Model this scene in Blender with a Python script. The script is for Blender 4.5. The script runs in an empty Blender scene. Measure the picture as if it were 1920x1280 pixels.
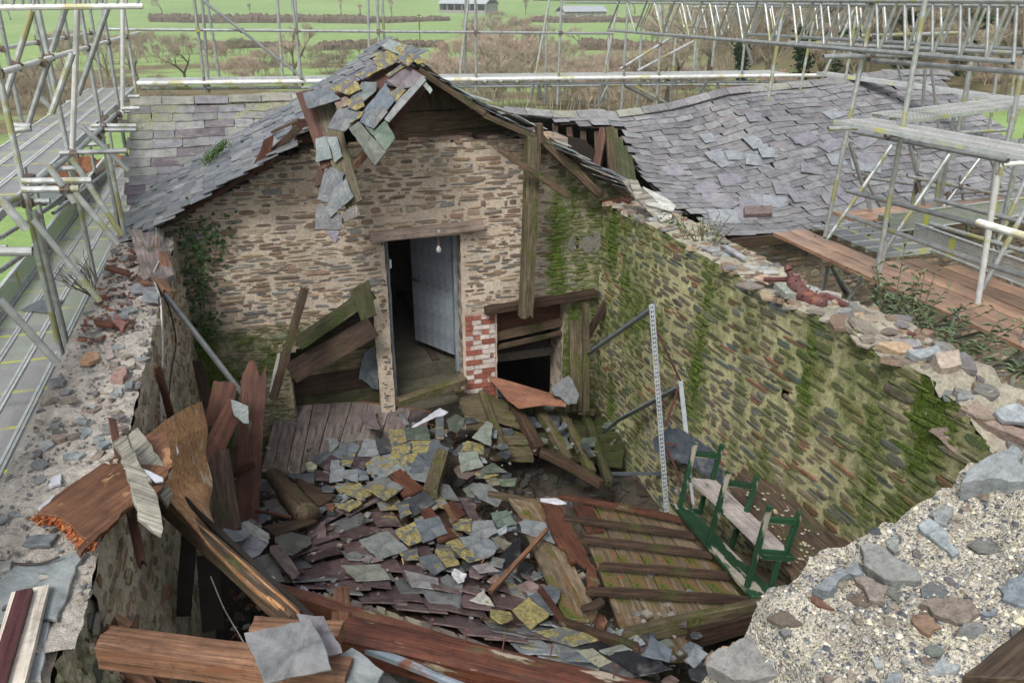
import bpy, math, random
from mathutils import Vector, Matrix, noise
from mathutils.bvhtree import BVHTree
R = math.radians
random.seed(7)
S = bpy.context.scene
COL = S.collection
# ---------------------------------------------------------------- camera, sky, sun, exposure
F = 1500.0; PITCH = math.atan(.44); YAW = R(17.3)
cam = bpy.data.cameras.new("camera"); cam.lens = F / 1920 * 36; cam.sensor_width = 36
cam.clip_start = .05; cam.clip_end = 6000
co = bpy.data.objects.new("camera", cam); COL.objects.link(co)
co.rotation_euler = (math.pi / 2 - PITCH, 0, -YAW); co.location = (0, 0, 0)
S.camera = co
W = bpy.data.worlds.new("World"); S.world = W; W.use_nodes = True
SUN_EL, SUN_AZ = R(52), R(216)          # azimuth measured clockwise from +Y
wn = W.node_tree; bg = wn.nodes['Background']
sky = wn.nodes.new('ShaderNodeTexSky'); sky.sky_type = 'NISHITA'; sky.sun_disc = False
sky.sun_elevation = SUN_EL; sky.sun_rotation = SUN_AZ; sky.dust_density = 4; sky.ozone_density = .6
hs = wn.nodes.new('ShaderNodeHueSaturation'); hs.inputs['Saturation'].default_value = .35
wn.links.new(sky.outputs[0], hs.inputs['Color']); wn.links.new(hs.outputs[0], bg.inputs[0])
bg.inputs[1].default_value = .105
sl = bpy.data.lights.new("sun", 'SUN'); sl.energy = 1.5; sl.angle = R(16); sl.color = (1, .97, .92)
so = bpy.data.objects.new("sun", sl); COL.objects.link(so)
sd = Vector((math.sin(SUN_AZ) * math.cos(SUN_EL), math.cos(SUN_AZ) * math.cos(SUN_EL), math.sin(SUN_EL)))
so.rotation_euler = sd.to_track_quat('Z', 'Y').to_euler()
S.view_settings.view_transform = 'Standard'; S.view_settings.look = 'None'
S.view_settings.exposure = .86; S.view_settings.gamma = 1; S.view_settings.use_curve_mapping = False

# ---------------------------------------------------------------- placing helpers
FW = Vector((math.sin(YAW) * math.cos(PITCH), math.cos(YAW) * math.cos(PITCH), -math.sin(PITCH)))
RT = Vector((math.cos(YAW), -math.sin(YAW), 0)); UP = RT.cross(FW)
def V(*a): return Vector(a)
def ray(x, y): return FW + RT * ((x - 960) / F) + UP * ((640 - y) / F)
def P(x, y, X=None, Y=None, Z=None, D=None):
    d = ray(x, y)
    return d * (X / d.x if X is not None else Y / d.y if Y is not None else Z / d.z if Z is not None else D)
def proj(p):
    c = p.dot(FW); return (960 + F * p.dot(RT) / c, 640 - F * p.dot(UP) / c)
def onp(x, y, p0, n):
    d = ray(x, y); k = d.dot(n)
    return d * (p0.dot(n) / k)
def lerp(a, b, t): return a + (b - a) * t
def rnd(a, b): return random.uniform(a, b)
def nz(p, s=1.0): return noise.noise(Vector(p) * s)
def table(x, T):
    if x <= T[0][0]: return T[0][1]
    for (a, b), (c, d) in zip(T, T[1:]):
        if x <= c: return b + (d - b) * (x - a) / (c - a)
    return T[-1][1]
def inpoly(x, y, poly):
    r = False; j = len(poly) - 1
    for i in range(len(poly)):
        xi, yi = poly[i]; xj, yj = poly[j]
        if (yi > y) != (yj > y) and x < (xj - xi) * (y - yi) / (yj - yi) + xi: r = not r
        j = i
    return r

# ---------------------------------------------------------------- materials
def base_mat(name, rough=.7, spec=.4, metal=0):
    m = bpy.data.materials.new(name); m.use_nodes = True
    b = m.node_tree.nodes['Principled BSDF']
    b.inputs['Roughness'].default_value = rough; b.inputs['Metallic'].default_value = metal
    b.inputs['Specular IOR Level'].default_value = spec
    return m, m.node_tree, b
def nd(t, kind, **kw):
    n = t.nodes.new(kind)
    for k, v in kw.items():
        if k in n.inputs: n.inputs[k].default_value = v
        else: setattr(n, k, v)
    return n
def tex(t, scale, detail=4, coord='Object', stretch=None, rough=.6, w=None):
    tc = t.nodes.new('ShaderNodeTexCoord'); mp = t.nodes.new('ShaderNodeMapping')
    if stretch: mp.inputs['Scale'].default_value = stretch
    t.links.new(tc.outputs[coord], mp.inputs[0])
    n = nd(t, 'ShaderNodeTexNoise', Scale=scale, Detail=detail, Roughness=rough)
    t.links.new(mp.outputs[0], n.inputs['Vector'])
    return n.outputs['Fac']
def ramp(t, fac, stops):
    r = t.nodes.new('ShaderNodeValToRGB'); e = r.color_ramp.elements
    while len(e) < len(stops): e.new(.5)
    for k, (p, c) in zip(e, stops): k.position = p; k.color = (c[0], c[1], c[2], 1) if not isinstance(c, (int, float)) else (c, c, c, 1)
    t.links.new(fac, r.inputs[0]); return r.outputs[0]
def mix(t, fac, a, b, mode='MIX'):
    m = t.nodes.new('ShaderNodeMix'); m.data_type = 'RGBA'; m.blend_type = mode
    for sock, v in ((m.inputs['Factor'], fac), (m.inputs['A'], a), (m.inputs['B'], b)):
        if isinstance(v, (int, float)): sock.default_value = v
        elif isinstance(v, (tuple, list)): sock.default_value = (*v, 1)
        else: t.links.new(v, sock)
    return m.outputs['Result']
def math_(t, op, a, b=0, c=None, clamp=False):
    m = t.nodes.new('ShaderNodeMath'); m.operation = op; m.use_clamp = clamp
    for i, v in enumerate((a, b) if c is None else (a, b, c)):
        if isinstance(v, (int, float)): m.inputs[i].default_value = v
        else: t.links.new(v, m.inputs[i])
    return m.outputs[0]
def bump(t, b, h, strength=.4, dist=.01):
    n = nd(t, 'ShaderNodeBump', Strength=strength, Distance=dist); t.links.new(h, n.inputs['Height'])
    t.links.new(n.outputs[0], b.inputs['Normal'])
def attr_mat(name, moss, moss2, rough=.75, spec=.35, scale=18, var=.45, mscale=9, bs=.5, bd=.01, stretch=None, roughvar=False, hard=9, grime=.7, stain=(.2, .12, .07), stain_amt=.35):
    """vertex colour = the piece's own colour, its alpha = how much moss, algae or lichen grows there"""
    m, t, b = base_mat(name, rough, spec)
    a = t.nodes.new('ShaderNodeAttribute'); a.attribute_name = 'Col'
    n1 = tex(t, scale, 6, stretch=stretch); n2 = tex(t, scale * 6, 4)
    v = math_(t, 'MULTIPLY_ADD', n1, var * 2, 1 - var); v2 = math_(t, 'MULTIPLY_ADD', n2, var, 1 - var / 2)
    c = mix(t, 1, a.outputs['Color'], v, 'MULTIPLY'); c = mix(t, 1, c, v2, 'MULTIPLY')
    gr = ramp(t, tex(t, scale * 1.7, 8, rough=.8), ((.36, .42), (.5, 1), (.66, 1.35))); c = mix(t, grime, c, mix(t, 1, c, gr, 'MULTIPLY'))
    st_ = ramp(t, tex(t, scale * .45, 6, rough=.7), ((.56, 0), (.72, stain_amt))); c = mix(t, st_, c, stain)
    nm = tex(t, mscale, 7, rough=.72)
    f = math_(t, 'ADD', nm, a.outputs['Alpha']); f = math_(t, 'SUBTRACT', f, 1.0); f = math_(t, 'MULTIPLY', f, hard, clamp=True)
    mc = mix(t, ramp(t, tex(t, mscale * 5, 4), ((.35, 0), (.65, 1))), moss, moss2)
    c = mix(t, f, c, mc); t.links.new(c, b.inputs['Base Color'])
    if roughvar:
        r = ramp(t, tex(t, 5, 3), ((.35, rough * .6), (.65, min(1, rough * 1.3)))); r = mix(t, f, r, (.95, .95, .95)); t.links.new(r, b.inputs['Roughness'])
    h = math_(t, 'ADD', n2, math_(t, 'MULTIPLY', f, math_(t, 'MULTIPLY', tex(t, mscale * 12, 3), 1.2)))
    bump(t, b, h, bs, bd)
    return m
def wood_mat(name, dark, light, moss=None, amt=.0, rough=.65, spec=.35, rot=None, rotamt=0):
    m, t, b = base_mat(name, rough, spec)
    g = tex(t, 3, 6, stretch=(1.2, 22, 22), rough=.65); g2 = tex(t, 2.2, 3)
    oi = t.nodes.new('ShaderNodeObjectInfo')
    c = mix(t, ramp(t, g, ((.36, 0), (.64, 1))), dark, light)
    c = mix(t, 1, c, ramp(t, tex(t, 1.3, 7, stretch=(.7, 30, 30), rough=.8), ((.38, .62), (.5, 1), (.62, 1.12))), 'MULTIPLY')
    c = mix(t, 1, c, ramp(t, tex(t, 22, 6, rough=.7), ((.34, .7), (.5, 1))), 'MULTIPLY')
    c = mix(t, 1, c, ramp(t, g2, ((.3, .62), (.7, 1.25))), 'MULTIPLY')
    c = mix(t, 1, c, math_(t, 'MULTIPLY_ADD', oi.outputs['Random'], .5, .75), 'MULTIPLY')
    if rot:
        c = mix(t, ramp(t, tex(t, 5, 6, stretch=(.5, 2, 2)), ((.62 - rotamt, 0), (.66 - rotamt, 1))), c, rot)
    if moss:
        f = ramp(t, tex(t, 4, 7, stretch=(.6, 2, 2), rough=.7), ((.62 - amt, 0), (.74 - amt, 1)))
        c = mix(t, f, c, mix(t, ramp(t, tex(t, 40, 3), ((.4, 0), (.6, 1))), moss, tuple(x * .45 for x in moss)))
    t.links.new(c, b.inputs['Base Color'])
    # small dark nail heads and holes are left to bump
    bump(t, b, math_(t, 'ADD', g, math_(t, 'MULTIPLY', tex(t, 60, 3), .3)), .5, .006)
    return m
M = {}
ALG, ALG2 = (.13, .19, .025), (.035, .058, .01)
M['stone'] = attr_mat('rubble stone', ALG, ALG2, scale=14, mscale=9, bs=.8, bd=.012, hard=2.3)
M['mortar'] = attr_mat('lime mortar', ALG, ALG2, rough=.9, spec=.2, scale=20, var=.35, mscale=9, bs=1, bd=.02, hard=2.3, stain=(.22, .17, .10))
m, t, b = base_mat('pebbly mortar', .9, .25)
a = t.nodes.new('ShaderNodeAttribute'); a.attribute_name = 'Col'
def vor(scale, feat='F1'):
    tc = t.nodes.new('ShaderNodeTexCoord'); v = nd(t, 'ShaderNodeTexVoronoi', Scale=scale); t.links.new(tc.outputs['Object'], v.inputs['Vector']); return v
v1, v2_, v3 = vor(150), vor(75), vor(320)
def val(v): 
    q = t.nodes.new('ShaderNodeSeparateColor'); t.links.new(v.outputs['Color'], q.inputs[0]); return q.outputs[0]
cc = ramp(t, val(v1), ((0, (.09, .09, .10)), (.10, (.10, .10, .11)), (.14, (.30, .27, .23)), (.35, (.42, .39, .31)), (.6, (.52, .49, .40)), (.8, (.60, .58, .52)), (1, (.44, .42, .28))))
c2 = ramp(t, val(v2_), ((0, (.12, .13, .15)), (.06, (.2, .2, .2)), (.1, (.46, .42, .36)), (.5, (.55, .51, .42)), (1, (.62, .6, .55))))
c = mix(t, ramp(t, tex(t, 40, 3), ((.45, 0), (.55, 1))), cc, c2)
c = mix(t, 1, c, ramp(t, v1.outputs['Distance'], ((.0, 1.1), (.55, .95), (.85, .45))), 'MULTIPLY')
c = mix(t, 1, c, ramp(t, tex(t, 3.5, 6), ((.35, .62), (.65, 1.05))), 'MULTIPLY'); c = mix(t, 1, c, ramp(t, tex(t, 14, 8, rough=.8), ((.36, .35), (.46, 1))), 'MULTIPLY')
f = math_(t, 'MULTIPLY', math_(t, 'SUBTRACT', math_(t, 'ADD', tex(t, 9, 7, rough=.75), a.outputs['Alpha']), .72), 2.2, clamp=True)
c = mix(t, f, c, mix(t, ramp(t, tex(t, 90, 3), ((.4, 0), (.6, 1))), (.38, .38, .16), (.46, .43, .24)))
t.links.new(c, b.inputs['Base Color'])
bump(t, b, math_(t, 'ADD', math_(t, 'MULTIPLY', v1.outputs['Distance'], -1), math_(t, 'MULTIPLY', v2_.outputs['Distance'], -1.5)), 1, .006); M['aggregate'] = m
M['slate'] = attr_mat('slate', (.33, .285, .12), (.13, .11, .045), rough=.45, spec=.4, scale=7, var=.45, mscale=8, bs=.6, bd=.008, roughvar=True, hard=40, stain=(.22, .21, .19), stain_amt=.6)
M['roofslate'] = attr_mat('weathered roof slate', (.27, .27, .19), (.15, .16, .09), rough=.45, spec=.45, scale=6, var=.35, mscale=6, bs=.35, bd=.005, roughvar=True, hard=12, stain=(.33, .33, .31), stain_amt=.5)
M['wood_red'] = wood_mat('wet red brown timber', (.05, .02, .013), (.125, .048, .028), (.09, .09, .03), .03, rot=(.30, .25, .20), rotamt=-.06)
M['purlin'] = wood_mat('dark rotten red timber', (.04, .014, .009), (.12, .042, .024), (.10, .10, .04), .03, rough=.5, rot=(.32, .27, .21), rotamt=.0)
M['wood_orange'] = wood_mat('rotten orange timber', (.11, .055, .032), (.27, .145, .085), rot=(.20, .085, .045), rotamt=.0)
M['wood_dark'] = wood_mat('dark wet timber', (.022, .014, .010), (.085, .052, .035), (.06, .07, .02), .04)
M['wood_brown'] = wood_mat('brown timber', (.04, .027, .018), (.155, .105, .07), (.075, .085, .03), .08)
M['wood_grey'] = wood_mat('silvered grey timber', (.13, .12, .10), (.33, .32, .27), (.16, .17, .08), .03)
M['wood_plum'] = wood_mat('weathered plum grey boards', (.10, .083, .078), (.24, .20, .19), (.11, .105, .055), .05)
M['wood_moss'] = wood_mat('mossy boards', (.045, .035, .022), (.17, .14, .085), (.09, .10, .025), .10)
M['wood_deck'] = wood_mat('wet stained deck boards', (.10, .072, .048), (.29, .225, .155), (.10, .13, .03), .11, rot=(.20, .095, .055), rotamt=.08, rough=.5)
M['wood_green'] = wood_mat('green stained boards', (.02, .02, .011), (.07, .068, .03), (.045, .06, .014), .12)
M['ply'] = wood_mat('pale orange board', (.28, .13, .055), (.48, .29, .15), rot=(.50, .42, .31), rotamt=.05)
M['wood_pink'] = wood_mat('wet scaffold board', (.31, .18, .11), (.46, .29, .19), rough=.3, spec=.6)
M['wood_white'] = wood_mat('white flaking paint', (.34, .30, .28), (.55, .50, .48), rot=(.06, .12, .05), rotamt=-.02)
M['wood_cream'] = wood_mat('cream flaking paint', (.5, .44, .36), (.75, .70, .62), rot=(.2, .13, .09), rotamt=-.03)
M['wood_paintgreen'] = wood_mat('green flaking paint', (.012, .05, .024), (.024, .085, .038), rot=(.33, .30, .25), rotamt=.055)
M['wood_maroon'] = wood_mat('maroon paint', (.06, .02, .022), (.11, .04, .042), rough=.5)
M['lintel'] = wood_mat('limewashed timber', (.20, .15, .12), (.40, .32, .27))
m, t, b = base_mat('blue grey painted door', .55, .35)
c = mix(t, ramp(t, tex(t, 2.5, 7, rough=.7), ((.35, 0), (.65, 1))), (.15, .175, .20), (.29, .33, .37)); c = mix(t, ramp(t, tex(t, 1.6, 8, rough=.75), ((.58, 0), (.66, 1))), c, (.05, .05, .055))
c = mix(t, ramp(t, tex(t, 30, 5), ((.62, 0), (.68, 1))), c, (.06, .06, .06)); t.links.new(c, b.inputs['Base Color']); bump(t, b, tex(t, 30, 5), .3, .003); M['door'] = m
M['redboard'] = wood_mat('terracotta hardboard', (.155, .072, .045), (.20, .095, .06))
def metal_mat(name, c1, c2, stain, samt, rough=.45, metal=.55, scale=2.5):
    m, t, b = base_mat(name, rough, .5, metal)
    c = mix(t, ramp(t, tex(t, 14, 4), ((.3, 0), (.7, 1))), c1, c2)
    oi = t.nodes.new('ShaderNodeObjectInfo')
    c = mix(t, 1, c, math_(t, 'MULTIPLY_ADD', oi.outputs['Random'], .4, .8), 'MULTIPLY')
    n = math_(t, 'ADD', tex(t, scale, 5, coord='Object'), math_(t, 'MULTIPLY', oi.outputs['Random'], .14))
    f = ramp(t, n, ((.68 - samt, 0), (.74 - samt, 1)))
    c = mix(t, f, c, stain); t.links.new(c, b.inputs['Base Color'])
    t.links.new(math_(t, 'SUBTRACT', metal, math_(t, 'MULTIPLY', f, metal)), b.inputs['Metallic'])
    bump(t, b, tex(t, 60, 3), .15, .003)
    return m
M['tube'] = metal_mat('galvanised scaffold tube', (.29, .31, .31), (.48, .50, .49), (.27, .27, .13), .05)
M['tube_white'] = metal_mat('pale scaffold tube', (.50, .51, .49), (.68, .68, .65), (.48, .46, .26), .03, metal=.1)
M['coupler'] = metal_mat('rusty coupler', (.10, .075, .06), (.20, .16, .13), (.30, .30, .09), -.02, .7, .2)
M['steel'] = metal_mat('galvanised deck steel', (.40, .43, .43), (.60, .63, .62), (.45, .47, .16), -.02, .45, .45)
M['bluesteel'] = metal_mat('blue grey steel angle', (.17, .21, .25), (.27, .32, .36), (.16, .07, .04), .0, .5, .3)
M['whitesteel'] = metal_mat('pale slotted steel', (.45, .50, .55), (.62, .68, .73), (.24, .10, .08), -.06, .5, .2)
M['rust'] = metal_mat('rusty cast iron', (.07, .03, .028), (.15, .06, .055), (.2, .08, .05), .0, .7, .1)
M['pipe'] = metal_mat('grey steel pipe', (.2, .21, .22), (.36, .37, .38), (.1, .07, .05), -.05, .35, .5)
def plain(name, c, rough=.8, c2=None, scale=8, spec=.3, bd=.01):
    m, t, b = base_mat(name, rough, spec)
    c2 = c2 or tuple(x * .6 for x in c)
    t.links.new(mix(t, ramp(t, tex(t, scale, 6), ((.3, 0), (.7, 1))), c2, c), b.inputs['Base Color'])
    bump(t, b, tex(t, scale * 5, 4), .4, bd); return m
M['rotten'] = wood_mat('rotten brown board', (.15, .07, .038), (.26, .125, .068), rot=(.36, .20, .10), rotamt=.0)
M['dark'] = plain('dark timber and hollow shade', (.025, .02, .016), .9)  # dark timber tone, also the painted shade behind the gable boards
M['rubble'] = plain('dark rubble', (.085, .068, .05), .85, (.025, .022, .014), 12, bd=.04)
M['ivory'] = plain('pale plastic', (.6, .62, .68), .35)
M['cable'] = plain('white cable', (.62, .6, .56), .5)
M['blackcable'] = plain('black cable', (.05, .04, .04), .6)
M['bulb'] = plain('milky glass bulb', (.62, .62, .6), .15)
M['leaf'] = plain('leaf', (.10, .19, .045), .5, (.04, .09, .02), 20)
M['ivy'] = plain('ivy leaf', (.035, .085, .02), .45, (.018, .045, .012), 20)
M['darkivy'] = plain('evergreen foliage', (.045, .085, .03), .7, (.02, .045, .015), .8)
M['bark'] = plain('bare bark', (.15, .125, .09), .9, (.085, .08, .045), 2)
M['twig'] = plain('bare twigs', (.38, .32, .25), .9, (.27, .24, .17), .12)
M['twigred'] = plain('reddish bare twigs', (.44, .33, .27), .9, (.32, .26, .20), .12)
M['budleaf'] = plain('buddleia leaf', (.15, .20, .11), .55, (.075, .11, .05), 20)
M['hedge'] = plain('winter hedge', (.17, .125, .095), .95, (.075, .065, .045), 1.2)
M['bracken'] = plain('dead bracken', (.22, .08, .04), .95, (.12, .06, .03), 1.2)
M['plaster'] = plain('grey plaster', (.2, .19, .16), .9)
def dots_mat(name, base, sx, sy, hole, frac, bands=0, band=(.5, .52, .12)):
    """perforated steel: the holes are cut right through"""
    m, t, b = base_mat(name, .5, .4, .4)
    tc = t.nodes.new('ShaderNodeTexCoord'); sp = t.nodes.new('ShaderNodeSeparateXYZ'); t.links.new(tc.outputs['Object'], sp.inputs[0])
    def cell(o, s):
        x = math_(t, 'FRACT', math_(t, 'MULTIPLY', o, 1 / s)); return math_(t, 'ABSOLUTE', math_(t, 'SUBTRACT', x, .5))
    d = math_(t, 'MAXIMUM', cell(sp.outputs[0], sx), cell(sp.outputs[1], sy))
    h = math_(t, 'LESS_THAN', d, frac)
    c = mix(t, ramp(t, tex(t, 6, 4), ((.3, 0), (.7, 1))), base, tuple(x * .75 for x in base))
    if bands:
        bb = math_(t, 'LESS_THAN', cell(sp.outputs[0], bands), .035)
        bb = math_(t, 'MULTIPLY', bb, ramp(t, tex(t, 3, 3), ((.4, .2), (.5, 1))))
        c = mix(t, bb, c, band); h = math_(t, 'MULTIPLY', h, math_(t, 'SUBTRACT', 1, bb))
    t.links.new(c, b.inputs['Base Color'])
    tr = t.nodes.new('ShaderNodeBsdfTransparent'); mx = t.nodes.new('ShaderNodeMixShader')
    t.links.new(h, mx.inputs[0]); t.links.new(b.outputs[0], mx.inputs[1]); t.links.new(tr.outputs[0], mx.inputs[2])
    t.links.new(mx.outputs[0], t.nodes['Material Output'].inputs[0]); return m
M['deck'] = dots_mat('perforated steel deck', (.34, .34, .35), .03, .022, 1, .2, bands=.62)
M['deckpale'] = dots_mat('pale perforated deck', (.58, .57, .55), .055, .04, 1, .25)
M['toe'] = dots_mat('perforated toe board', (.46, .48, .46), .03, .03, 1, .2, bands=1.1)
m, t, b = base_mat('pasture', .95, .1)
tc = nd(t, 'ShaderNodeTexCoord')
g = mix(t, ramp(t, tex(t, .02, 4), ((.35, 0), (.65, 1))), (.22, .33, .12), (.32, .43, .18))
g = mix(t, ramp(t, tex(t, .35, 6), ((.3, 0), (.75, 1))), g, (.18, .28, .09))
sp = t.nodes.new('ShaderNodeSeparateXYZ'); t.links.new(tc.outputs['Object'], sp.inputs[0])
dist = math_(t, 'SQRT', math_(t, 'ADD', math_(t, 'MULTIPLY', sp.outputs[0], sp.outputs[0]), math_(t, 'MULTIPLY', sp.outputs[1], sp.outputs[1])))
side = math_(t, 'MULTIPLY', math_(t, 'SUBTRACT', sp.outputs[0], math_(t, 'MULTIPLY', sp.outputs[1], .52)), .06, clamp=True)
wood_f = math_(t, 'MULTIPLY', side, math_(t, 'MULTIPLY', math_(t, 'SUBTRACT', dist, 48), .08, clamp=True))
belt = math_(t, 'MULTIPLY', math_(t, 'MULTIPLY', math_(t, 'SUBTRACT', dist, 62), .1, clamp=True), math_(t, 'MULTIPLY', math_(t, 'SUBTRACT', 215, dist), .05, clamp=True))
belt = math_(t, 'MULTIPLY', belt, ramp(t, tex(t, .035, 4), ((.42, 0), (.5, 1))))
yard = math_(t, 'MULTIPLY', math_(t, 'SUBTRACT', 21, dist), .3, clamp=True)
g = mix(t, yard, g, (.10, .09, .07))
rough_f = math_(t, 'MAXIMUM', wood_f, belt)
g = mix(t, rough_f, g, mix(t, ramp(t, tex(t, .5, 6), ((.4, 0), (.6, 1))), (.11, .11, .05), (.19, .145, .095)))
t.links.new(g, b.inputs['Base Color']); bump(t, b, tex(t, 2, 5), .6, .3); M['pasture'] = m

# ---------------------------------------------------------------- mesh builder
class MB:
    def __init__(s): s.v = []; s.f = []; s.c = []; s.m = []
    def add(s, vs, fs, c=(.5, .5, .5, 0), mi=0):
        o = len(s.v); s.v.extend(vs); s.f.extend([tuple(i + o for i in f) for f in fs]); s.m.extend([mi] * len(fs))
        if c and isinstance(c[0], (tuple, list)): s.c.extend(c)
        else: s.c.extend([c] * len(vs))
    def prism(s, poly, dn, c=(.5, .5, .5, 0), mi=0, inset=0):
        n = len(poly); a = [Vector(p) for p in poly]; b = [p + dn for p in a]
        fs = [tuple(range(n - 1, -1, -1)), tuple(range(n, 2 * n))] + [(i, (i + 1) % n, n + (i + 1) % n, n + i) for i in range(n)]
        s.add(a + b, fs, c, mi)
    def box(s, c0, ex, ey, ez, c=(.5, .5, .5, 0), mi=0):
        """c0 centre, half-axes"""
        p = [c0 + ex * i + ey * j + ez * k for i in (-1, 1) for j in (-1, 1) for k in (-1, 1)]
        s.add(p, [(0, 1, 3, 2), (4, 6, 7, 5), (0, 4, 5, 1), (2, 3, 7, 6), (0, 2, 6, 4), (1, 5, 7, 3)], c, mi)
    def bar(s, p0, p1, w, h, c=(.5, .5, .5, 0), mi=0, up=None):
        d = (p1 - p0); L = d.length; d = d / L; up = up or (V(0, 0, 1) if abs(d.z) < .95 else V(0, 1, 0))
        y = up.cross(d).normalized(); z = d.cross(y)
        s.box((p0 + p1) / 2, d * L / 2, y * w / 2, z * h / 2, c, mi)
    def tube(s, p0, p1, r0, r1=None, k=8, c=(.5, .5, .5, 0), mi=0, cap=True):
        r1 = r0 if r1 is None else r1
        d = (p1 - p0).normalized(); a = d.orthogonal().normalized(); b = d.cross(a)
        vs = [p + (a * math.cos(6.2832 * i / k) + b * math.sin(6.2832 * i / k)) * r for p, r in ((p0, r0), (p1, r1)) for i in range(k)]
        fs = [(i, (i + 1) % k, k + (i + 1) % k, k + i) for i in range(k)]
        if cap: fs += [tuple(range(k - 1, -1, -1)), tuple(range(k, 2 * k))]
        s.add(vs, fs, c, mi)
    def path(s, pts, r, k=6, c=(.5, .5, .5, 0), mi=0):
        for a, b in zip(pts, pts[1:]): s.tube(a, b, r, r, k, c, mi)
    def build(s, name, mats, parent=None, smooth=False, mw=None):
        me = bpy.data.meshes.new(name)
        if mw is None:
            if parent is None and s.v:
                n = len(s.v); cx = sum(p[0] for p in s.v) / n; cy = sum(p[1] for p in s.v) / n; cz = min(p[2] for p in s.v)
                mw = Matrix.Translation((cx, cy, cz))
            else: mw = Matrix.Identity(4)
        inv = mw.inverted()
        me.from_pydata([tuple(inv @ Vector(p)) for p in s.v], [], s.f)
        ca = me.color_attributes.new('Col', 'FLOAT_COLOR', 'POINT')
        ca.data.foreach_set('color', [x for c in s.c for x in c])
        for m_ in (mats if isinstance(mats, (list, tuple)) else [mats]): me.materials.append(M[m_] if isinstance(m_, str) else m_)
        if any(s.m): me.polygons.foreach_set('material_index', s.m)
        if smooth: me.polygons.foreach_set('use_smooth', [True] * len(s.f))
        me.update()
        o = bpy.data.objects.new(name, me); COL.objects.link(o)
        if parent is not None: o.parent = parent; o.matrix_parent_inverse = Matrix.Identity(4); o.matrix_basis = PW[parent.name].inverted() @ mw
        else: o.matrix_basis = mw
        PW[o.name] = mw
        return o
PW = {}
def tag(o, label=None, cat=None, group=None, kind=None):
    if label: o['label'] = label
    if cat: o['category'] = cat
    if group: o['group'] = group
    if kind: o['kind'] = kind
    return o
def empty(name, loc, label=None, cat=None, group=None):
    o = bpy.data.objects.new(name, None); COL.objects.link(o); o.empty_display_size = .2; o.location = loc
    PW[o.name] = Matrix.Translation(loc); return tag(o, label, cat, group)
def frame(o, ex, n):
    ex = ex.normalized(); n = (n - ex * n.dot(ex)).normalized(); ey = n.cross(ex)
    m = Matrix((ex, ey, n)).transposed().to_4x4(); m.translation = o; return m

# timber from point to point: grain along its own X, ends sawn or broken
def timber(name, p0, p1, w, h, mat, parent=None, up=None, e0=0, e1=0, bow=0, seg=None, jit=.004):
    d = p1 - p0; L = d.length
    up = up or (V(0, 0, 1) if abs(d.normalized().z) < .9 else V(0, -1, 0))
    mw = frame(p0, d, up)
    seg = seg or max(2, int(L / .18)); nw = 4 if max(e0, e1) > 0 else 2
    rs = random.Random(int(abs(p0.x * 977 + p1.y * 733 + w * 99991) * 10))
    ys = [lerp(-w / 2, w / 2, i / nw) for i in range(nw + 1)]
    off0 = [rs.uniform(0, e0) for _ in ys]; off1 = [rs.uniform(0, e1) for _ in ys]
    vs = []; mb = MB()
    for i in range(seg + 1):
        u = i / seg
        j = [rs.uniform(-jit, jit) for _ in range(4)]
        b = bow * math.sin(u * math.pi)
        for z, zz in ((0, 1), (1, -1)):
            for k, y in enumerate(ys):
                a = lerp(off0[k], L - off1[k], u)
                ed = 1 if k in (0, nw) else 0
                vs.append(V(a, y + (j[0] if k == 0 else j[1] if k == nw else 0), zz * h / 2 + b + (j[2] if zz > 0 else j[3]) * (1 if ed else .3) - ed * zz * min(h, w) * .06))
    n = nw + 1; fs = []
    for i in range(seg):
        a = i * 2 * n; c = (i + 1) * 2 * n
        for k in range(nw):
            fs.append((a + k, c + k, c + k + 1, a + k + 1)); fs.append((a + n + k, a + n + k + 1, c + n + k + 1, c + n + k))
        fs.append((a, a + n, c + n, c)); fs.append((a + nw, c + nw, c + n + nw, a + n + nw))
    for base, flip in ((0, 0), (seg * 2 * n, 1)):
        for k in range(nw):
            q = (base + k, base + k + 1, base + n + k + 1, base + n + k); fs.append(q if not flip else q[::-1])
    mb.add([mw @ p for p in vs], fs)
    return mb.build(name, mat, parent, mw=mw)

def rag(poly, amt, step, rs):
    """roughen a polygon's outline"""
    out = []
    n = len(poly)
    for i in range(n):
        a, b = poly[i], poly[(i + 1) % n]; out.append(a)
        L = (b - a).length; k = int(L / step)
        nrm = Vector((b.y - a.y, a.x - b.x)).normalized() if L > 1e-6 else Vector((0, 0))
        for j in range(1, k + 1):
            t = j / (k + 1); out.append(a.lerp(b, t) + nrm * rs.uniform(-amt, amt))
    return out
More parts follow.
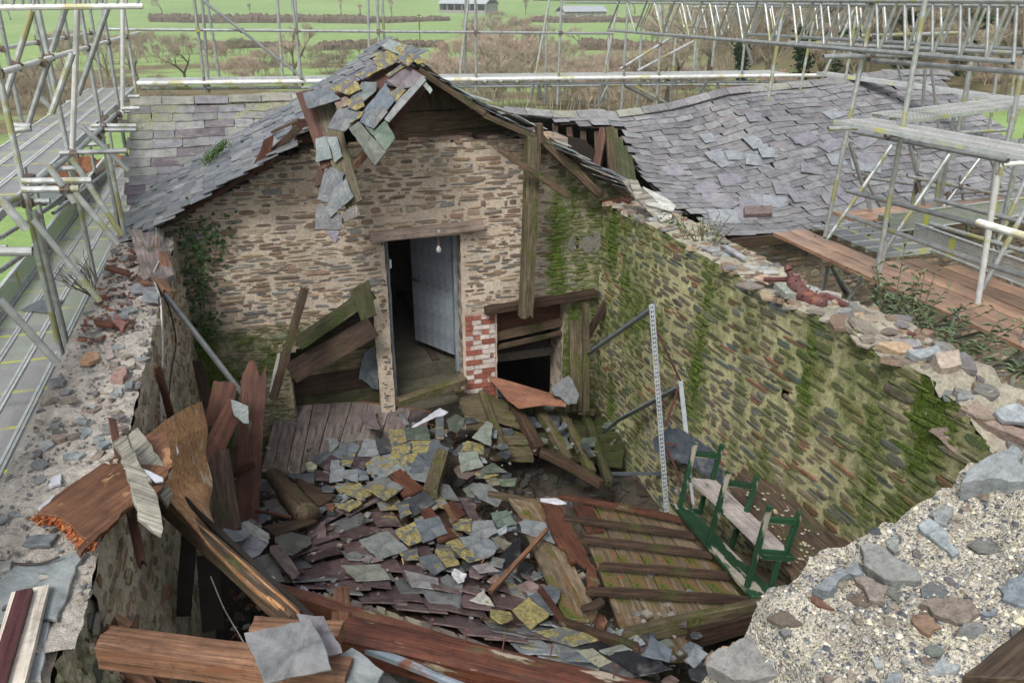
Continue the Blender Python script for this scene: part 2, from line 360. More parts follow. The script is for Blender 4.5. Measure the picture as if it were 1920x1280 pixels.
# flat piece given by the outline it shows, laid in a plane through p0 with normal n, with real thickness
def slab(name, pts, p0, n, th, mat, parent=None, col=(.2, .2, .2, 0), axis=(0, 1), ragged=.004, step=.06, nobj=True, mbs=None):
    w = [onp(x, y, p0, n) for x, y in pts]
    c = sum(w, Vector()) / len(w); ex = w[axis[1]] - w[axis[0]]
    mw = frame(c, ex, n); inv = mw.inverted()
    l2 = [(inv @ p).to_2d() for p in w]
    rs = random.Random(int(abs(c.x * 3571 + c.y * 1237) * 100))
    if ragged: l2 = rag(l2, ragged, step, rs)
    if sum(a.x * b.y - b.x * a.y for a, b in zip(l2, l2[1:] + l2[:1])) < 0: l2.reverse()
    mb = MB(); k = len(l2); e = min(th * .35, .004)
    top = [mw @ Vector((q.x, q.y, th)) for q in l2]; bot = [mw @ Vector((q.x, q.y, 0)) for q in l2]
    cx = sum((q for q in l2), Vector((0, 0))) / k
    ins = [mw @ Vector((*(q + (cx - q).normalized() * e), th)) for q in l2]
    top = [mw @ Vector((q.x, q.y, th - e)) for q in l2]
    vs = bot + top + ins
    fs = [tuple(range(k - 1, -1, -1)), tuple(range(2 * k, 3 * k))]
    for i in range(k):
        j = (i + 1) % k; fs += [(i, j, k + j, k + i), (k + i, k + j, 2 * k + j, 2 * k + i)]
    mb.add(vs, fs, col)
    return mb.build(name, mat, parent, mw=mw)

# ---------------------------------------------------------------- the heap of debris: one smooth surface through measured points (photo column, row, height)
HC = [(510, 740, -4.75), (830, 770, -4.95), (500, 880, -4.75), (600, 850, -4.72), (720, 830, -4.75), (840, 830, -4.75), (680, 930, -4.55), (820, 930, -4.6),
      (500, 960, -4.5), (500, 1040, -4.1), (450, 1010, -3.95), (600, 1000, -4.5), (780, 1010, -4.52), (640, 1060, -4.38), (560, 1090, -4.2), (640, 1110, -4.22),
      (760, 1090, -4.36), (900, 1090, -4.4), (900, 1190, -4.1), (1060, 1150, -4.33), (1060, 1250, -4.0), (1180, 1230, -3.95), (1250, 1250, -3.9),
      (1000, 1050, -4.6), (940, 980, -4.7), (900, 900, -4.8), (1000, 930, -4.75), (950, 760, -5.0), (1200, 800, -5.3), (870, 850, -4.85), (1050, 850, -5.05),
      (1100, 930, -4.75), (1250, 960, -4.75), (1400, 1060, -4.55), (1500, 1125, -4.35), (1200, 1100, -4.4), (1170, 1195, -4.2), (1300, 1230, -4.1), (700, 740, -5.1), (450, 850, -4.8),
      (1450, 900, -4.9), (1550, 1000, -4.5), (1350, 860, -5.2), (900, 700, -5.1), (1000, 740, -5.1)]
def hz(x, y):
    s = w = 0
    for a, b, z in HC:
        d = ((x - a) ** 2 + (1.3 * (y - b)) ** 2 + 250) ** -1.6; s += d * z; w += d
    return s / w
def hp(x, y, up=0): return P(x, y, Z=hz(x, y) + up)
def hn(x, y):
    a, b, c = hp(x, y), hp(x + 35, y), hp(x, y - 25)
    n = (b - a).cross(c - a).normalized()
    n = n if n.z > 0 else -n
    n = (n + V(0, 0, .35)).normalized()
    return n
def flat(name, T, pts, mat, label, cat, th=.012, up=.03, col=(.2, .2, .2, 0), tilt=.10, group=None, n=None, p0=None, ragged=.007, parent=None, axis=(0, 1)):
    q = [T(*p) for p in pts]; cx = sum(p[0] for p in q) / len(q); cy = sum(p[1] for p in q) / len(q)
    rs = random.Random(int(cx * 31 + cy * 17))
    nn = n or (hn(cx, cy) + V(rs.uniform(-tilt, tilt), rs.uniform(-tilt, tilt), 0)).normalized()
    o = slab(name, q, p0 or hp(cx, cy, up), nn, th, mat, parent, col, ragged=ragged, axis=axis)
    if label: tag(o, label, cat, group)
    return o
def ZT(x0, y0, s): return lambda x, y: (x0 + x * s, y0 + y * s)
T1 = ZT(180, 640, .2085); T2 = ZT(500, 640, .2085); T3 = ZT(840, 640, .2085); T4 = ZT(1080, 780, .2812)
T5 = ZT(400, 880, .2657); T6 = ZT(880, 900, .2969); T7 = ZT(0, 860, .3281); T8 = ZT(540, 80, .375); TI = ZT(0, 0, 1)
TA = ZT(0, 0, .3125); TB = ZT(0, 330, .3125); TC = ZT(1400, 0, .2734); TD = ZT(1460, 300, .3594); TE = ZT(1000, 0, .2604)
# slate colours
BLUE, PALE, PURP, GREEN, DARK, CHAR = (.105, .123, .14), (.19, .21, .225), (.062, .042, .048), (.085, .108, .088), (.045, .052, .057), (.014, .015, .019)
def sc(c, a=0, v=.12):
    k = 1 + rnd(-v, v); return (c[0] * k, c[1] * k, c[2] * k, a)
# ================================================================ LAND
def azim(x, y): return math.degrees(math.atan2(x, y))
def land(x, y):
    d = math.hypot(x, y); a = azim(x, y)
    z = table(d, [(0, -8), (30, -8.2), (60, -9.3), (100, -11.6), (180, -14.8), (260, -16.6), (420, -16.2), (500, -15.4), (640, -8.5), (900, 22), (1300, 75), (2600, 130)])
    r = max(0, min(1, (a - 30) / 16)); r = r * r * (3 - 2 * r)
    zr = table(d, [(0, -8), (22, -7.6), (40, -6.2), (70, -5.2), (130, 9), (220, 38), (400, 75), (2600, 150)])
    z = lerp(z, zr, r) + nz((x, y, 0), .03) * min(1.2, d * .012)
    return z
def build_land():
    mb = MB(); rr = [0, 8, 14, 20, 26, 33, 41, 50, 60, 72, 86, 102, 120, 142, 170, 205, 245, 290, 345, 410, 480, 560, 650, 760, 900, 1050]; NA = 144
    vs = [V(0, 0, -8)]
    for d in rr[1:]:
        for k in range(NA):
            a = 2 * math.pi * k / NA; x, y = d * math.sin(a), d * math.cos(a); vs.append(V(x, y, land(x, y)))
    fs = [(0, 1 + (k + 1) % NA, 1 + k) for k in range(NA)]
    for i in range(len(rr) - 2):
        for k in range(NA):
            a = 1 + i * NA; b = a + NA; k2 = (k + 1) % NA; fs.append((a + k, a + k2, b + k2, b + k))
    mb.add(vs, fs); o = mb.build('ground', 'pasture', smooth=True, mw=Matrix.Identity(4)); tag(o, 'bright green pasture running down into the valley and up the far hillside', 'ground', kind='structure')
build_land()
def on_land(px, py):
    """where the line of sight through a photo point meets the land"""
    d = ray(px, py); t = 12.0
    while t < 2500:
        p = d * t
        if p.z < land(p.x, p.y): break
        t *= 1.01
    p = d * t; return V(p.x, p.y, land(p.x, p.y))
# hedges between the fields
def hedge(x0, y0, x1, y1, h, w, label, mat='hedge', name='hedge', n=70):
    a, b = on_land(x0, y0), on_land(x1, y1); mb = MB(); rs = random.Random(int(x0 * 7 + y0)); L = (b - a).length
    n = int(max(20, min(160, L / (w * .35))))
    for i in range(n):
        t = (i + rs.uniform(0, 1)) / n; p = a.lerp(b, t); z = land(p.x, p.y)
        k = 6; r = w * rs.uniform(.6, 1.1); hh = h * rs.uniform(.75, 1.2)
        ring = lambda zz, rrr: [V(p.x + rrr * math.cos(6.283 * j / k + i) * rs.uniform(.75, 1.2), p.y + rrr * math.sin(6.283 * j / k + i) * rs.uniform(.75, 1.2), z + zz * rs.uniform(.85, 1.1)) for j in range(k)]
        vs = ring(-.3, r) + ring(hh * .6, r * 1.05) + ring(hh, r * .55)
        fs = [(q, (q + 1) % k, k + (q + 1) % k, k + q) for q in range(k)] + [(k + q, k + (q + 1) % k, 2 * k + (q + 1) % k, 2 * k + q) for q in range(k)] + [tuple(range(2 * k, 3 * k))]
        mb.add(vs, fs)
    return tag(mb.build(name, mat), label, 'hedge', 'hedges between the fields')
hedge(285, 42, 690, 45, 3.6, 2.0, 'long dark hedge along the far field left of the open barn')
hedge(600, 96, 830, 92, 2.2, 1.6, 'short brown hedge seen just above the broken gable apex')
hedge(1090, 93, 1300, 97, 2.6, 1.8, 'dark hedge below the white barn')
hedge(690, 42, 840, 40, 2.6, 2, 'hedge continuing in front of the open fronted barn')
hedge(1000, 43, 1200, 44, 3, 2.4, 'hedge at the foot of the white barn')
hedge(380, 92, 560, 90, 2, 1.5, 'reddish hedge between the two upper left fields', 'hedge')
# far barns
def far_barn(xl, xr, yb, yt, label, open_front, wallc, roofc):
    a, b = on_land(xl, yb), on_land(xr, yb); b = V(b.x, b.y, a.z); L = (b - a).length; ex = (b - a).normalized(); ey = V(-ex.y, ex.x, 0); ez = V(0, 0, 1)
    h = L * (yb - yt) / (xr - xl) * 1.0; Dp = L * .45; c = (a + b) / 2
    e = empty('farm_barn', a, label, 'barn', 'farm barns across the valley')
    mb = MB()
    mb.box(c + ey * Dp + ez * h * .3, ex * L / 2, ey * .3, ez * h * .34); mb.box(a + ey * Dp / 2 + ez * h * .3, ex * .3, ey * Dp / 2, ez * h * .34); mb.box(b + ey * Dp / 2 + ez * h * .3, ex * .3, ey * Dp / 2, ez * h * .34)
    mb.box(c + ez * h * .12 + ey * .2, ex * L / 2, ey * .25, ez * h * .16)
    if not open_front: mb.box(c + ez * h * .42 + ey * .4, ex * L / 2, ey * .2, ez * h * .15)
    mb.build('wall', plain(name='barn wall ' + str(xl), c=wallc), e)
    for i in range(7):
        p = a.lerp(b, i / 6); q = MB(); q.box(p + ez * h * .32, ex * .25, ey * .3, ez * h * .34); q.build('post', plain('barn post' + str(i) + str(xl), (.3, .3, .28)), e)
    mb = MB()
    for s in (0, 1):
        o = [a - ex + ey * (-.8) + ez * h * .62, b + ex - ey * .8 + ez * h * .62, b + ex + ey * Dp / 2 + ez * h, a - ex + ey * Dp / 2 + ez * h]
        if s: o = [V(*p) for p in o]; o = [o[3], o[2], o[1] + ey * (Dp + 1.6), o[0] + ey * (Dp + 1.6)]
        mb.prism(o, V(0, 0, .3))
    mb.build('roof', plain('barn roof ' + str(xl), roofc, .5, tuple(x * .8 for x in roofc), 1), e)
far_barn(825, 910, 30, 3, 'open fronted farm barn with a pale roof, left of the two barns across the valley', True, (.35, .35, .34), (.42, .46, .48))
far_barn(1060, 1135, 40, 18, 'low white walled farm barn with a grey roof, right of the two across the valley', False, (.55, .54, .50), (.38, .42, .45))
a = on_land(1012, 36); mb = MB()
for i in range(9): 
    p = a + V((i % 5) * 1.6 - 3, (i // 5) * 1.4, .8)
    mb.tube(p - V(.7, 0, 0), p + V(.7, 0, 0), .8, k=9)
tag(mb.build('silage_bales', plain('pink bale wrap', (.62, .28, .30), .4)), 'pile of pink wrapped bales between the two far barns', 'bales', kind='stuff')
# trees without leaves
def bare_tree(seed, twist=.35, spread=.6, lv=6, ivy=False, shrub=False):
    rs = random.Random(seed); tr = MB(); tw = MB(); iv = MB()
    def grow(p, d, L, r, l):
        q = p; dd = d
        for s in range(2):
            dd = (dd + V(rs.uniform(-twist, twist), rs.uniform(-twist, twist), rs.uniform(-twist * .5, twist * .7)) * .5).normalized()
            n_ = q + dd * L / 2; (tr if l < 3 and not shrub else tw).tube(q, n_, r * (1 - .2 * s), r * (.8 - .2 * s), 5 if l < 3 else 3, cap=False)
            if ivy and l < 3:
                for _ in range(60):
                    c = q.lerp(n_, rs.random()) + V(rs.gauss(0, 1), rs.gauss(0, 1), rs.gauss(0, 1)) * (.35 + r * 1.3) * .55; e = rs.uniform(.12, .24)
                    a = V(rs.gauss(0, 1), rs.gauss(0, 1), rs.gauss(0, 1)).normalized() * e; b_ = a.orthogonal().normalized() * e; iv.add([c - a, c - b_, c + a, c + b_], [(0, 1, 2, 3)])
            q = n_
        if l >= lv - 1:
            for _ in range(4):
                c0 = p.lerp(q, rs.uniform(.1, 1)); tdir = (dd + V(rs.gauss(0, .7), rs.gauss(0, .7), rs.gauss(.1, .55))).normalized(); e1 = c0 + tdir * L * rs.uniform(.5, 1.3); sd_ = tdir.orthogonal().normalized() * .0065
                tw.add([c0 - sd_, c0 + sd_, e1 + V(0, 0, .03)], [(0, 1, 2)])
                for _k in range(2):
                    c1 = c0.lerp(e1, rs.uniform(.3, .9)); e2 = c1 + (tdir + V(rs.gauss(0, .7), rs.gauss(0, .7), rs.gauss(.2, .5))).normalized() * L * .55; tw.add([c1 - sd_ * .8, c1 + sd_ * .8, e2], [(0, 1, 2)])
        if l >= lv: return
        nb = rs.choice((2, 3, 3)) if l < 4 else rs.choice((2, 3, 3, 4))
        if shrub and l == 0: nb = 6
        for k in range(nb):
            a = spread * rs.uniform(.5, 1.3); t = V(rs.uniform(-1, 1), rs.uniform(-1, 1), rs.uniform(-.5, .8)).normalized()
            nd_ = (dd + t * a).normalized(); nd_ = (nd_ + V(0, 0, .12)).normalized()
            grow(q, nd_, L * rs.uniform(.62, .85), max(r * .6, .013), l + 1)
    if shrub:
        for k in range(15): a_ = k * 2.4; o_ = .5 * math.sqrt(k); grow(V(o_ * math.cos(a_), o_ * math.sin(a_), -.2), V(math.cos(a_) * .05 * k / 2, math.sin(a_) * .05 * k / 2, 1).normalized(), rs.uniform(.8, 1.5), .05, 2)
    else: grow(V(0, 0, -.3), V(0, 0, 1), 2.3, .30, 0)
    return tr, tw, iv
def tree_proto(seed, **k):
    tr, tw, iv = bare_tree(seed, **k)
    zt = max(max((p.z for p in tr.v), default=0), max((p.z for p in tw.v), default=0)); 
    I = Matrix.Identity(4); ms = ([('trunk', tr, 'bark')] if tr.v else []) + [('crown', tw, 'twig')] + ([('ivy', iv, 'darkivy')] if iv.v else [])
    return zt, [(n_, b_, m_) for n_, b_, m_ in ms]
PROTO = {}
def put_tree(kind, px, py, hpx, label, name='bare_tree', cat='tree', mat=None, group='bare trees in the valley', wide=1, where=None):
    if kind not in PROTO:
        seed, kw = kind; zt, ms = tree_proto(seed, **dict(kw)); lst = []
        for n_, b_, m_ in ms:
            me = bpy.data.meshes.new(n_); me.from_pydata([tuple(v) for v in b_.v], [], b_.f); me.materials.append(M[m_]); lst.append((n_, me))
        PROTO[kind] = (zt, lst)
    zt, lst = PROTO[kind]; p = where or on_land(px, py); d = p.dot(FW); h = hpx * d / F * 1.0; s = h / zt
    r = bpy.data.objects.new(name, None); COL.objects.link(r); r.location = p; r.scale = (s * wide, s * wide, s); r.rotation_euler = (0, 0, rnd(0, 6.28))
    tag(r, label, cat, group)
    for n_, me in lst:
        o = bpy.data.objects.new(n_, me); COL.objects.link(o); o.parent = r
        if mat and n_ == 'crown': o.material_slots[0].link = 'OBJECT'; o.material_slots[0].material = M[mat]
OAK = (11, (('twist', .55), ('spread', .75), ('lv', 6))); OAK2 = (12, (('twist', .5), ('spread', .8), ('lv', 6))); ASH = (13, (('twist', .25), ('spread', .5), ('lv', 6))); ASH2 = (14, (('twist', .3), ('spread', .45), ('lv', 6)))
SHR = (15, (('twist', .3), ('spread', .55), ('lv', 6), ('shrub', True))); SHR2 = (16, (('twist', .35), ('spread', .6), ('lv', 6), ('shrub', True))); IVY = (17, (('twist', .3), ('spread', .5), ('lv', 5), ('ivy', True))); IVY2 = (18, (('twist', .35), ('spread', .55), ('lv', 5), ('ivy', True)))
put_tree(OAK, 350, 165, 95, 'gnarled bare oak with twisted limbs behind the end of the upper left walkway')
put_tree(OAK2, 262, 165, 85, 'bare spreading tree just left of the gnarled oak')
put_tree(ASH, 205, 160, 100, 'tall bare tree seen between the left scaffold standards')
put_tree(IVY, 150, 190, 85, 'ivy clad tree behind the upper left walkway')
put_tree(OAK, 60, 185, 75, 'low bare tree at the left beyond the scaffold')
put_tree(SHR, 460, 165, 62, 'rounded leafless thicket right of the gnarled oak', 'bare_shrub', 'shrub', 'twigred', wide=1.3)
put_tree(ASH, 555, 160, 118, 'bare tree behind the slanting brace of the back scaffold')
put_tree(SHR2, 620, 140, 45, 'small pale bush left of the broken gable apex', 'bare_shrub', 'shrub', wide=1.5)
put_tree(ASH2, 120, 130, 60, 'faint tree at far left beyond the gnarled trees')
for i, (x, y, h, l) in enumerate([(735, 38, 40, 'small round tree standing on the far hedge left of the barns'), (677, 34, 26, 'tiny field tree near the top of the far field'), (305, 30, 34, 'pale tree on the upper left hillside'), (640, 32, 36, 'pale tree beside the far hedge above the gable'), (470, 34, 26, 'tiny tree in the far field above the left brace'), (1085, 93, 44, 'bare tree on the hedge below the white barn'), (822, 130, 50, 'small bare tree right of the gable apex'), (985, 28, 30, 'bare tree between the two far barns'), (1190, 28, 40, 'bare tree right of the white barn'), (20, 40, 40, 'tree at the top left corner')]):
    put_tree((ASH, ASH2, OAK)[i % 3], x, y, h, l, mat='twigred' if i % 2 else None)
for i, (x, y, h, k, mt, l) in enumerate([(870, 165, 95, SHR, 'twigred', 'reddish thicket right of the gable apex'), (950, 150, 110, SHR2, 'twigred', 'tall pale reddish thicket in the middle of the valley'), (930, 185, 110, OAK2, None, 'bare tree in front of the reddish thicket'), (1010, 190, 105, OAK, None, 'olive twigged tree behind the middle of the back scaffold'),
        (1080, 195, 90, SHR, None, 'thicket behind the low dip of the ridge'), (1150, 195, 95, OAK2, 'twigred', 'bare tree above the sagging ridge'), (1200, 190, 110, SHR2, None, 'grey thicket right of the sagging ridge'), (1250, 195, 130, OAK, None, 'bare tree behind the start of the lattice beams'), (900, 120, 80, ASH, 'twigred', 'slender reddish tree beside the valley thicket'), (990, 120, 75, ASH2, 'twigred', 'slender pale tree left of the white barn')]):
    put_tree(k, x, y, h, l, 'bare_shrub' if k in (SHR, SHR2) else 'bare_tree', 'shrub' if k in (SHR, SHR2) else 'tree', mt, wide=1.35 if k in (SHR, SHR2) else 1.1)
put_tree(IVY, 1385, 190, 165, 'ivy clad tree right of the red striped tube', wide=.8); put_tree(IVY2, 1500, 170, 165, 'bushy dark ivy covered tree behind the lattice beams', wide=1.1)
put_tree(IVY, 1560, 165, 170, 'ivy clad trunk left of the big right standard', wide=.9); put_tree(IVY2, 1690, 140, 165, 'tall ivy covered tree above the right ridge end', wide=1.2); put_tree(IVY, 1800, 150, 190, 'ivy covered tree at the upper right', wide=1)
RW = ['bare tree on the wooded bank %s' % s for s in ('above the hump of the right roof', 'left of the dark ivy tree', 'between the ivy clad trees', 'behind the right ridge end', 'right of the tall ivy tree', 'at the far right edge', 'furthest right on the skyline', 'behind the upper right standards', 'at the back of the wood', 'beside the red striped tube', 'over the grass slope', 'in the middle of the wood')]
for i, (x, y, h) in enumerate([(1330, 150, 150), (1440, 130, 150), (1540, 110, 150), (1620, 150, 160), (1740, 120, 150), (1880, 130, 170), (1915, 60, 150), (1840, 70, 130), (1660, 60, 120), (1400, 70, 120), (1780, 160, 120), (1580, 50, 120)]):
    put_tree((OAK, ASH, OAK2, ASH2)[i % 4], x, y, h, RW[i], wide=1.1, group='bare trees on the wooded bank')
for i, (x, y, h, l) in enumerate([(1300, 200, 70, 'scrub left of the ivy clad trees'), (1460, 185, 60, 'russet scrub above the right roof'), (1350, 100, 90, 'grey scrub on the bank'), (1620, 100, 90, 'scrub below the dark ivy tree'), (1760, 60, 90, 'scrub high on the right bank'), (1860, 160, 60, 'scrub at the edge of the grass slope')]):
    put_tree((SHR, SHR2)[i % 2], x, y, h, l, 'bare_shrub', 'shrub', 'twigred' if i % 2 else None, wide=1.6, group='scrub on the wooded bank')
hedge(1380, 178, 1580, 176, .8, 2.5, 'orange brown dead bracken behind the right roof', 'bracken', 'bracken_bank')
TH = [(120, 118, 60), (160, 105, 55), (205, 120, 60), (250, 110, 58), (300, 118, 55), (345, 105, 45), (405, 125, 50), (440, 108, 42), (500, 150, 60), (530, 118, 45), (590, 128, 45), (650, 115, 36), (20, 205, 70), (75, 195, 60), (130, 195, 60), (185, 200, 55), (235, 190, 50), (300, 185, 50),
      (840, 190, 90), (890, 205, 90), (950, 205, 95), (1000, 150, 90), (1045, 205, 85), (1095, 150, 60), (1120, 210, 85), (1180, 215, 80), (905, 90, 60), (960, 85, 60), (1010, 100, 55), (800, 150, 45), (760, 140, 40), (1060, 120, 50), (1150, 150, 60), (1220, 150, 70), (930, 50, 30), (1240, 90, 60)]
for i, (x, y, h) in enumerate(TH):
    put_tree((SHR, SHR2)[i % 2], x, y, h, 'leafless thicket among many in the tangled belt along the valley floor', 'bare_shrub', 'shrub', 'twigred' if i % 3 == 0 else None, wide=1.25, group='thickets in the valley belt')
TW2 = [(1280, 120, 120), (1360, 150, 130), (1430, 190, 120), (1480, 90, 120), (1530, 190, 120), (1600, 190, 130), (1650, 100, 130), (1700, 180, 140), (1760, 100, 130), (1820, 120, 140), (1880, 180, 140), (1900, 100, 130), (1350, 60, 100), (1450, 50, 90), (1550, 60, 90), (1700, 50, 90), (1850, 50, 90), (1300, 50, 80)]
for i, (x, y, h) in enumerate(TW2):
    put_tree((OAK, SHR2, ASH2, SHR, ASH)[i % 5], x, y, h, 'leafless tree or scrub among many on the wooded bank', 'bare_tree', 'tree', 'twigred' if i % 4 == 0 else None, wide=1.3, group='leafless growth on the wooded bank')
# distant power pole
p = on_land(788, 88); mb = MB(); mb.tube(p, p + V(0, 0, 9.5), .16, k=6); mb.tube(p + V(-.9, 0, 9), p + V(.9, 0, 9), .08, k=5); tag(mb.build('utility_pole', 'wood_brown'), 'thin wooden utility pole in the green field right of the gable apex', 'pole')
# ================================================================ THE RUIN: walls
STC = [(.22, .165, .12), (.27, .20, .14), (.31, .23, .155), (.18, .155, .13), (.20, .195, .18), (.17, .17, .16), (.22, .145, .105), (.31, .265, .20), (.20, .145, .11), (.34, .27, .19)]
MOR = (.60, .51, .41)
def rubble(mb, O, ex, ez, n, u0, u1, v0, v1, inside, alg, hr=(.03, .075), lr=(.07, .34), seed=1, prot=.016, skew=0, jitc=.18, gap=1.0, warm=1.0, skip=.08, pal=None):
    """stones laid in rough courses over a wall face: O origin, ex along, ez up, n outwards"""
    rs = random.Random(seed); v = v0
    while v < v1:
        h = rs.uniform(*hr) if rs.random() > .16 else rs.uniform(hr[1], hr[1] * 1.9)
        u = u0 - rs.uniform(0, .3)
        while u < u1:
            L = min(lr[1] * 1.2, max(lr[0], rs.gauss((lr[0] + lr[1]) / 2.1, .08))); g = rs.uniform(.012, .035) * gap
            cu, cv = u + L / 2, v + h / 2 + nz((u * 2.3, v * 4, seed), 1) * .03
            if not (inside(cu - L * .47, cv) and inside(cu + L * .47, cv)) and inside(cu, cv): L = rs.uniform(.05, .11); cu = u + L / 2
            if inside(cu - L * .47, cv) and inside(cu + L * .47, cv) and inside(cu, cv + h * .4) and rs.random() > skip:
                k = rs.choice((7, 8, 9)); hh = h * rs.uniform(.32, .52); ll = (L - g) / 2; pts = []
                rot = rs.uniform(-.06, .06) + skew
                for i in range(k):
                    a = 6.2832 * i / k + rs.uniform(-.2, .2); ca, sa = math.cos(a), math.sin(a)
                    x = math.copysign(abs(ca) ** .55, ca) * ll * rs.uniform(.84, 1.05); y = math.copysign(abs(sa) ** .6, sa) * hh * rs.uniform(.75, 1.1)
                    pts.append((x * math.cos(rot) - y * math.sin(rot), x * math.sin(rot) + y * math.cos(rot)))
                pr = prot * rs.uniform(.35, 1.5); c = rs.choice(pal or STC); kk = 1 + rs.uniform(-jitc, jitc) * 1.6
                A = alg(cu, cv); col = (c[0] * kk * warm, c[1] * kk, c[2] * kk / warm, A)
                W3 = lambda x, y, d: O + ex * (cu + x) + ez * (cv + y) + n * d
                b0 = [W3(x, y, -.012) for x, y in pts]; b1 = [W3(x * .97, y * .95, pr * .7) for x, y in pts]; b2 = [W3(x * .82, y * .72, pr * rs.uniform(.85, 1.25)) for x, y in pts]
                fs = [tuple(range(2 * k, 3 * k))]
                for i in range(k):
                    j = (i + 1) % k; fs += [(i, j, k + j, k + i), (k + i, k + j, 2 * k + j, 2 * k + i)]
                mb.add(b0 + b1 + b2, fs, col)
            u += L + g
        v += h
def mortar(mb, O, ex, ez, n, u0, u1, v0, v1, inside, alg, st=.045, amp=.012, col=MOR, mi=0):
    """mortar face; cells outside the outline are left open"""
    nu = int((u1 - u0) / st); nv = int((v1 - v0) / st); idx = {}; vs = []; cs = []; fs = []
    def vert(i, j):
        if (i, j) not in idx:
            u = u0 + (u1 - u0) * i / nu; v = v0 + (v1 - v0) * j / nv; idx[i, j] = len(vs)
            d = (nz((u * 6, v * 9, 3.3)) * .6 + nz((u * 17, v * 23, 8)) * .5) * amp
            vs.append(O + ex * (u + nz((u * 9, v * 9, 1)) * .012) + ez * (v + nz((u * 9, v * 9, 5)) * .012) + n * d)
            k = 1 + nz((u * 1.7, v * 2.2, 9)) * .35; cs.append((col[0] * k, col[1] * k, col[2] * k, alg(u, v)))
        return idx[i, j]
    for i in range(nu):
        for j in range(nv):
            if inside(u0 + (u1 - u0) * (i + .5) / nu, v0 + (v1 - v0) * (j + .5) / nv):
                fs.append((vert(i, j), vert(i + 1, j), vert(i + 1, j + 1), vert(i, j + 1)))
    mb.add(vs, fs, cs, mi)
X_, Y_, Z_ = V(1, 0, 0), V(0, 1, 0), V(0, 0, 1)
ruin = empty('ruined_barn', (1.5, 6, -6), 'roofless rubble stone barn full of fallen roof timbers and slates', 'building')
# --- gable wall (face at Y = 9)
GP = [(-1.55, -7.2), (4.5, -7.2), (4.5, -2.52), (4.3, -2.34), (3.72, -1.98), (3.22, -1.60), (2.6, -1.57), (1.6, -1.60), (.55, -1.60), (.2, -1.72), (-.3, -1.95), (-.8, -2.18), (-1.2, -2.4), (-1.55, -2.6)]
DOORP = (1.262, 2.172, -5.3, -2.655); CART = (2.60, 3.52, -6.5, -3.70); REC = (.05, 1.09, -6.2, -3.35)
PIER = (2.19, 2.57, -6, -3.72)
def g_in(u, v):
    if not inpoly(u, v, GP): return False
    for a, b, c, d in (DOORP, CART, PIER):
        if a < u < b and c < v < d: return False
    if REC[0] < u < REC[1] and REC[2] < v < -3.95 + (u - REC[0]) * .62: return False
    if 3.64 < u < 3.70 and -2.98 < v < -2.86: return False
    return True
def g_alg(u, v):
    s = nz((u * 2.5, v * .8, 4)) * .35
    r = max(0, min(1, (u - 2.9) / .5)) * (.50 + .45 * nz((u * 4.5, v * .5, 7)) - .25 * max(0, min(1, (v + 2.1) / .5)))
    r += .22 * math.exp(-((u - 3.74) / .16) ** 2) * (1 if v < -2.2 else 0)
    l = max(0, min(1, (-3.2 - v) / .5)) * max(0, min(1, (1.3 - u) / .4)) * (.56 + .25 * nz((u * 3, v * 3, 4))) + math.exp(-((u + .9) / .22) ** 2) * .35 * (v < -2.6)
    low = max(0, min(1, (-4.3 - v) / .5)) * .3
    return max(min(r * 1.15, .76), l * 1.1, low) + s * .3 + .14
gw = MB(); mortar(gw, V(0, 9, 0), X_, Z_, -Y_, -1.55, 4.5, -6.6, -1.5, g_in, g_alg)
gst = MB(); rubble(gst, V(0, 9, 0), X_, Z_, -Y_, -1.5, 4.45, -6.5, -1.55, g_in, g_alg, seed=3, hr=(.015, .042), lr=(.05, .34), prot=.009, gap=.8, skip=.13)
# returns and back face of the wall
def wall_back(mb, poly, off, dn, holes=()):
    mb.prism([V(x, off, z) for x, z in poly], dn, (.25, .2, .16, .1))
gb = MB()
for (x0, x1, z0, z1) in ((-1.55, .05, -7, -1.75), (.05, 1.262, -3.3, -1.65), (1.09, 1.262, -7, -3.3), (1.262, 2.172, -2.655, -1.62), (2.172, 2.6, -7, -1.62), (2.6, 3.52, -3.7, -1.62), (3.52, 4.5, -7, -2.4), (3.52, 3.7, -2.4, -2.0), (.05, 1.09, -7, -6.2)):
    if x0 < 0: 
        gb.prism([V(x0, 9.06, z0), V(x1, 9.06, z0), V(x1, 9.06, -2.02), V(-1.05, 9.06, -2.42), V(x0, 9.06, -2.72)], V(0, .44, 0), (.26, .21, .17, .05)); continue
    gb.box(V((x0 + x1) / 2, 9.28, (z0 + z1) / 2), X_ * (x1 - x0) / 2, Y_ * .22, Z_ * (z1 - z0) / 2, (.26, .21, .17, .05))
g1 = gw.build('gable_wall', 'mortar', ruin, smooth=True); gst.build('stones', 'stone', g1); gb.build('wall_core', 'stone', g1)
# door reveals with stones
rv = MB(); rvs = MB()
for X0, n in ((1.262, X_), (2.172, -X_)):
    mortar(rv, V(X0, 9, 0), Y_, Z_, n, 0, .48, -5.3, -2.655, lambda u, v: True, lambda u, v: .05, amp=.02)
    rubble(rvs, V(X0, 9, 0), Y_, Z_, n, 0, .46, -5.3, -2.68, lambda u, v: 0 < u < .44, lambda u, v: .1 + .2 * (v < -4.2), seed=8, lr=(.08, .2), hr=(.04, .09), prot=.006)
for X0, n in ((3.52, -X_), (2.6, X_)):
    mortar(rv, V(X0, 9, 0), Y_, Z_, n, 0, .48, -6.5, -3.7, lambda u, v: True, lambda u, v: .2)
rv.build('reveal', 'mortar', g1); rvs.build('reveal_stones', 'stone', g1)
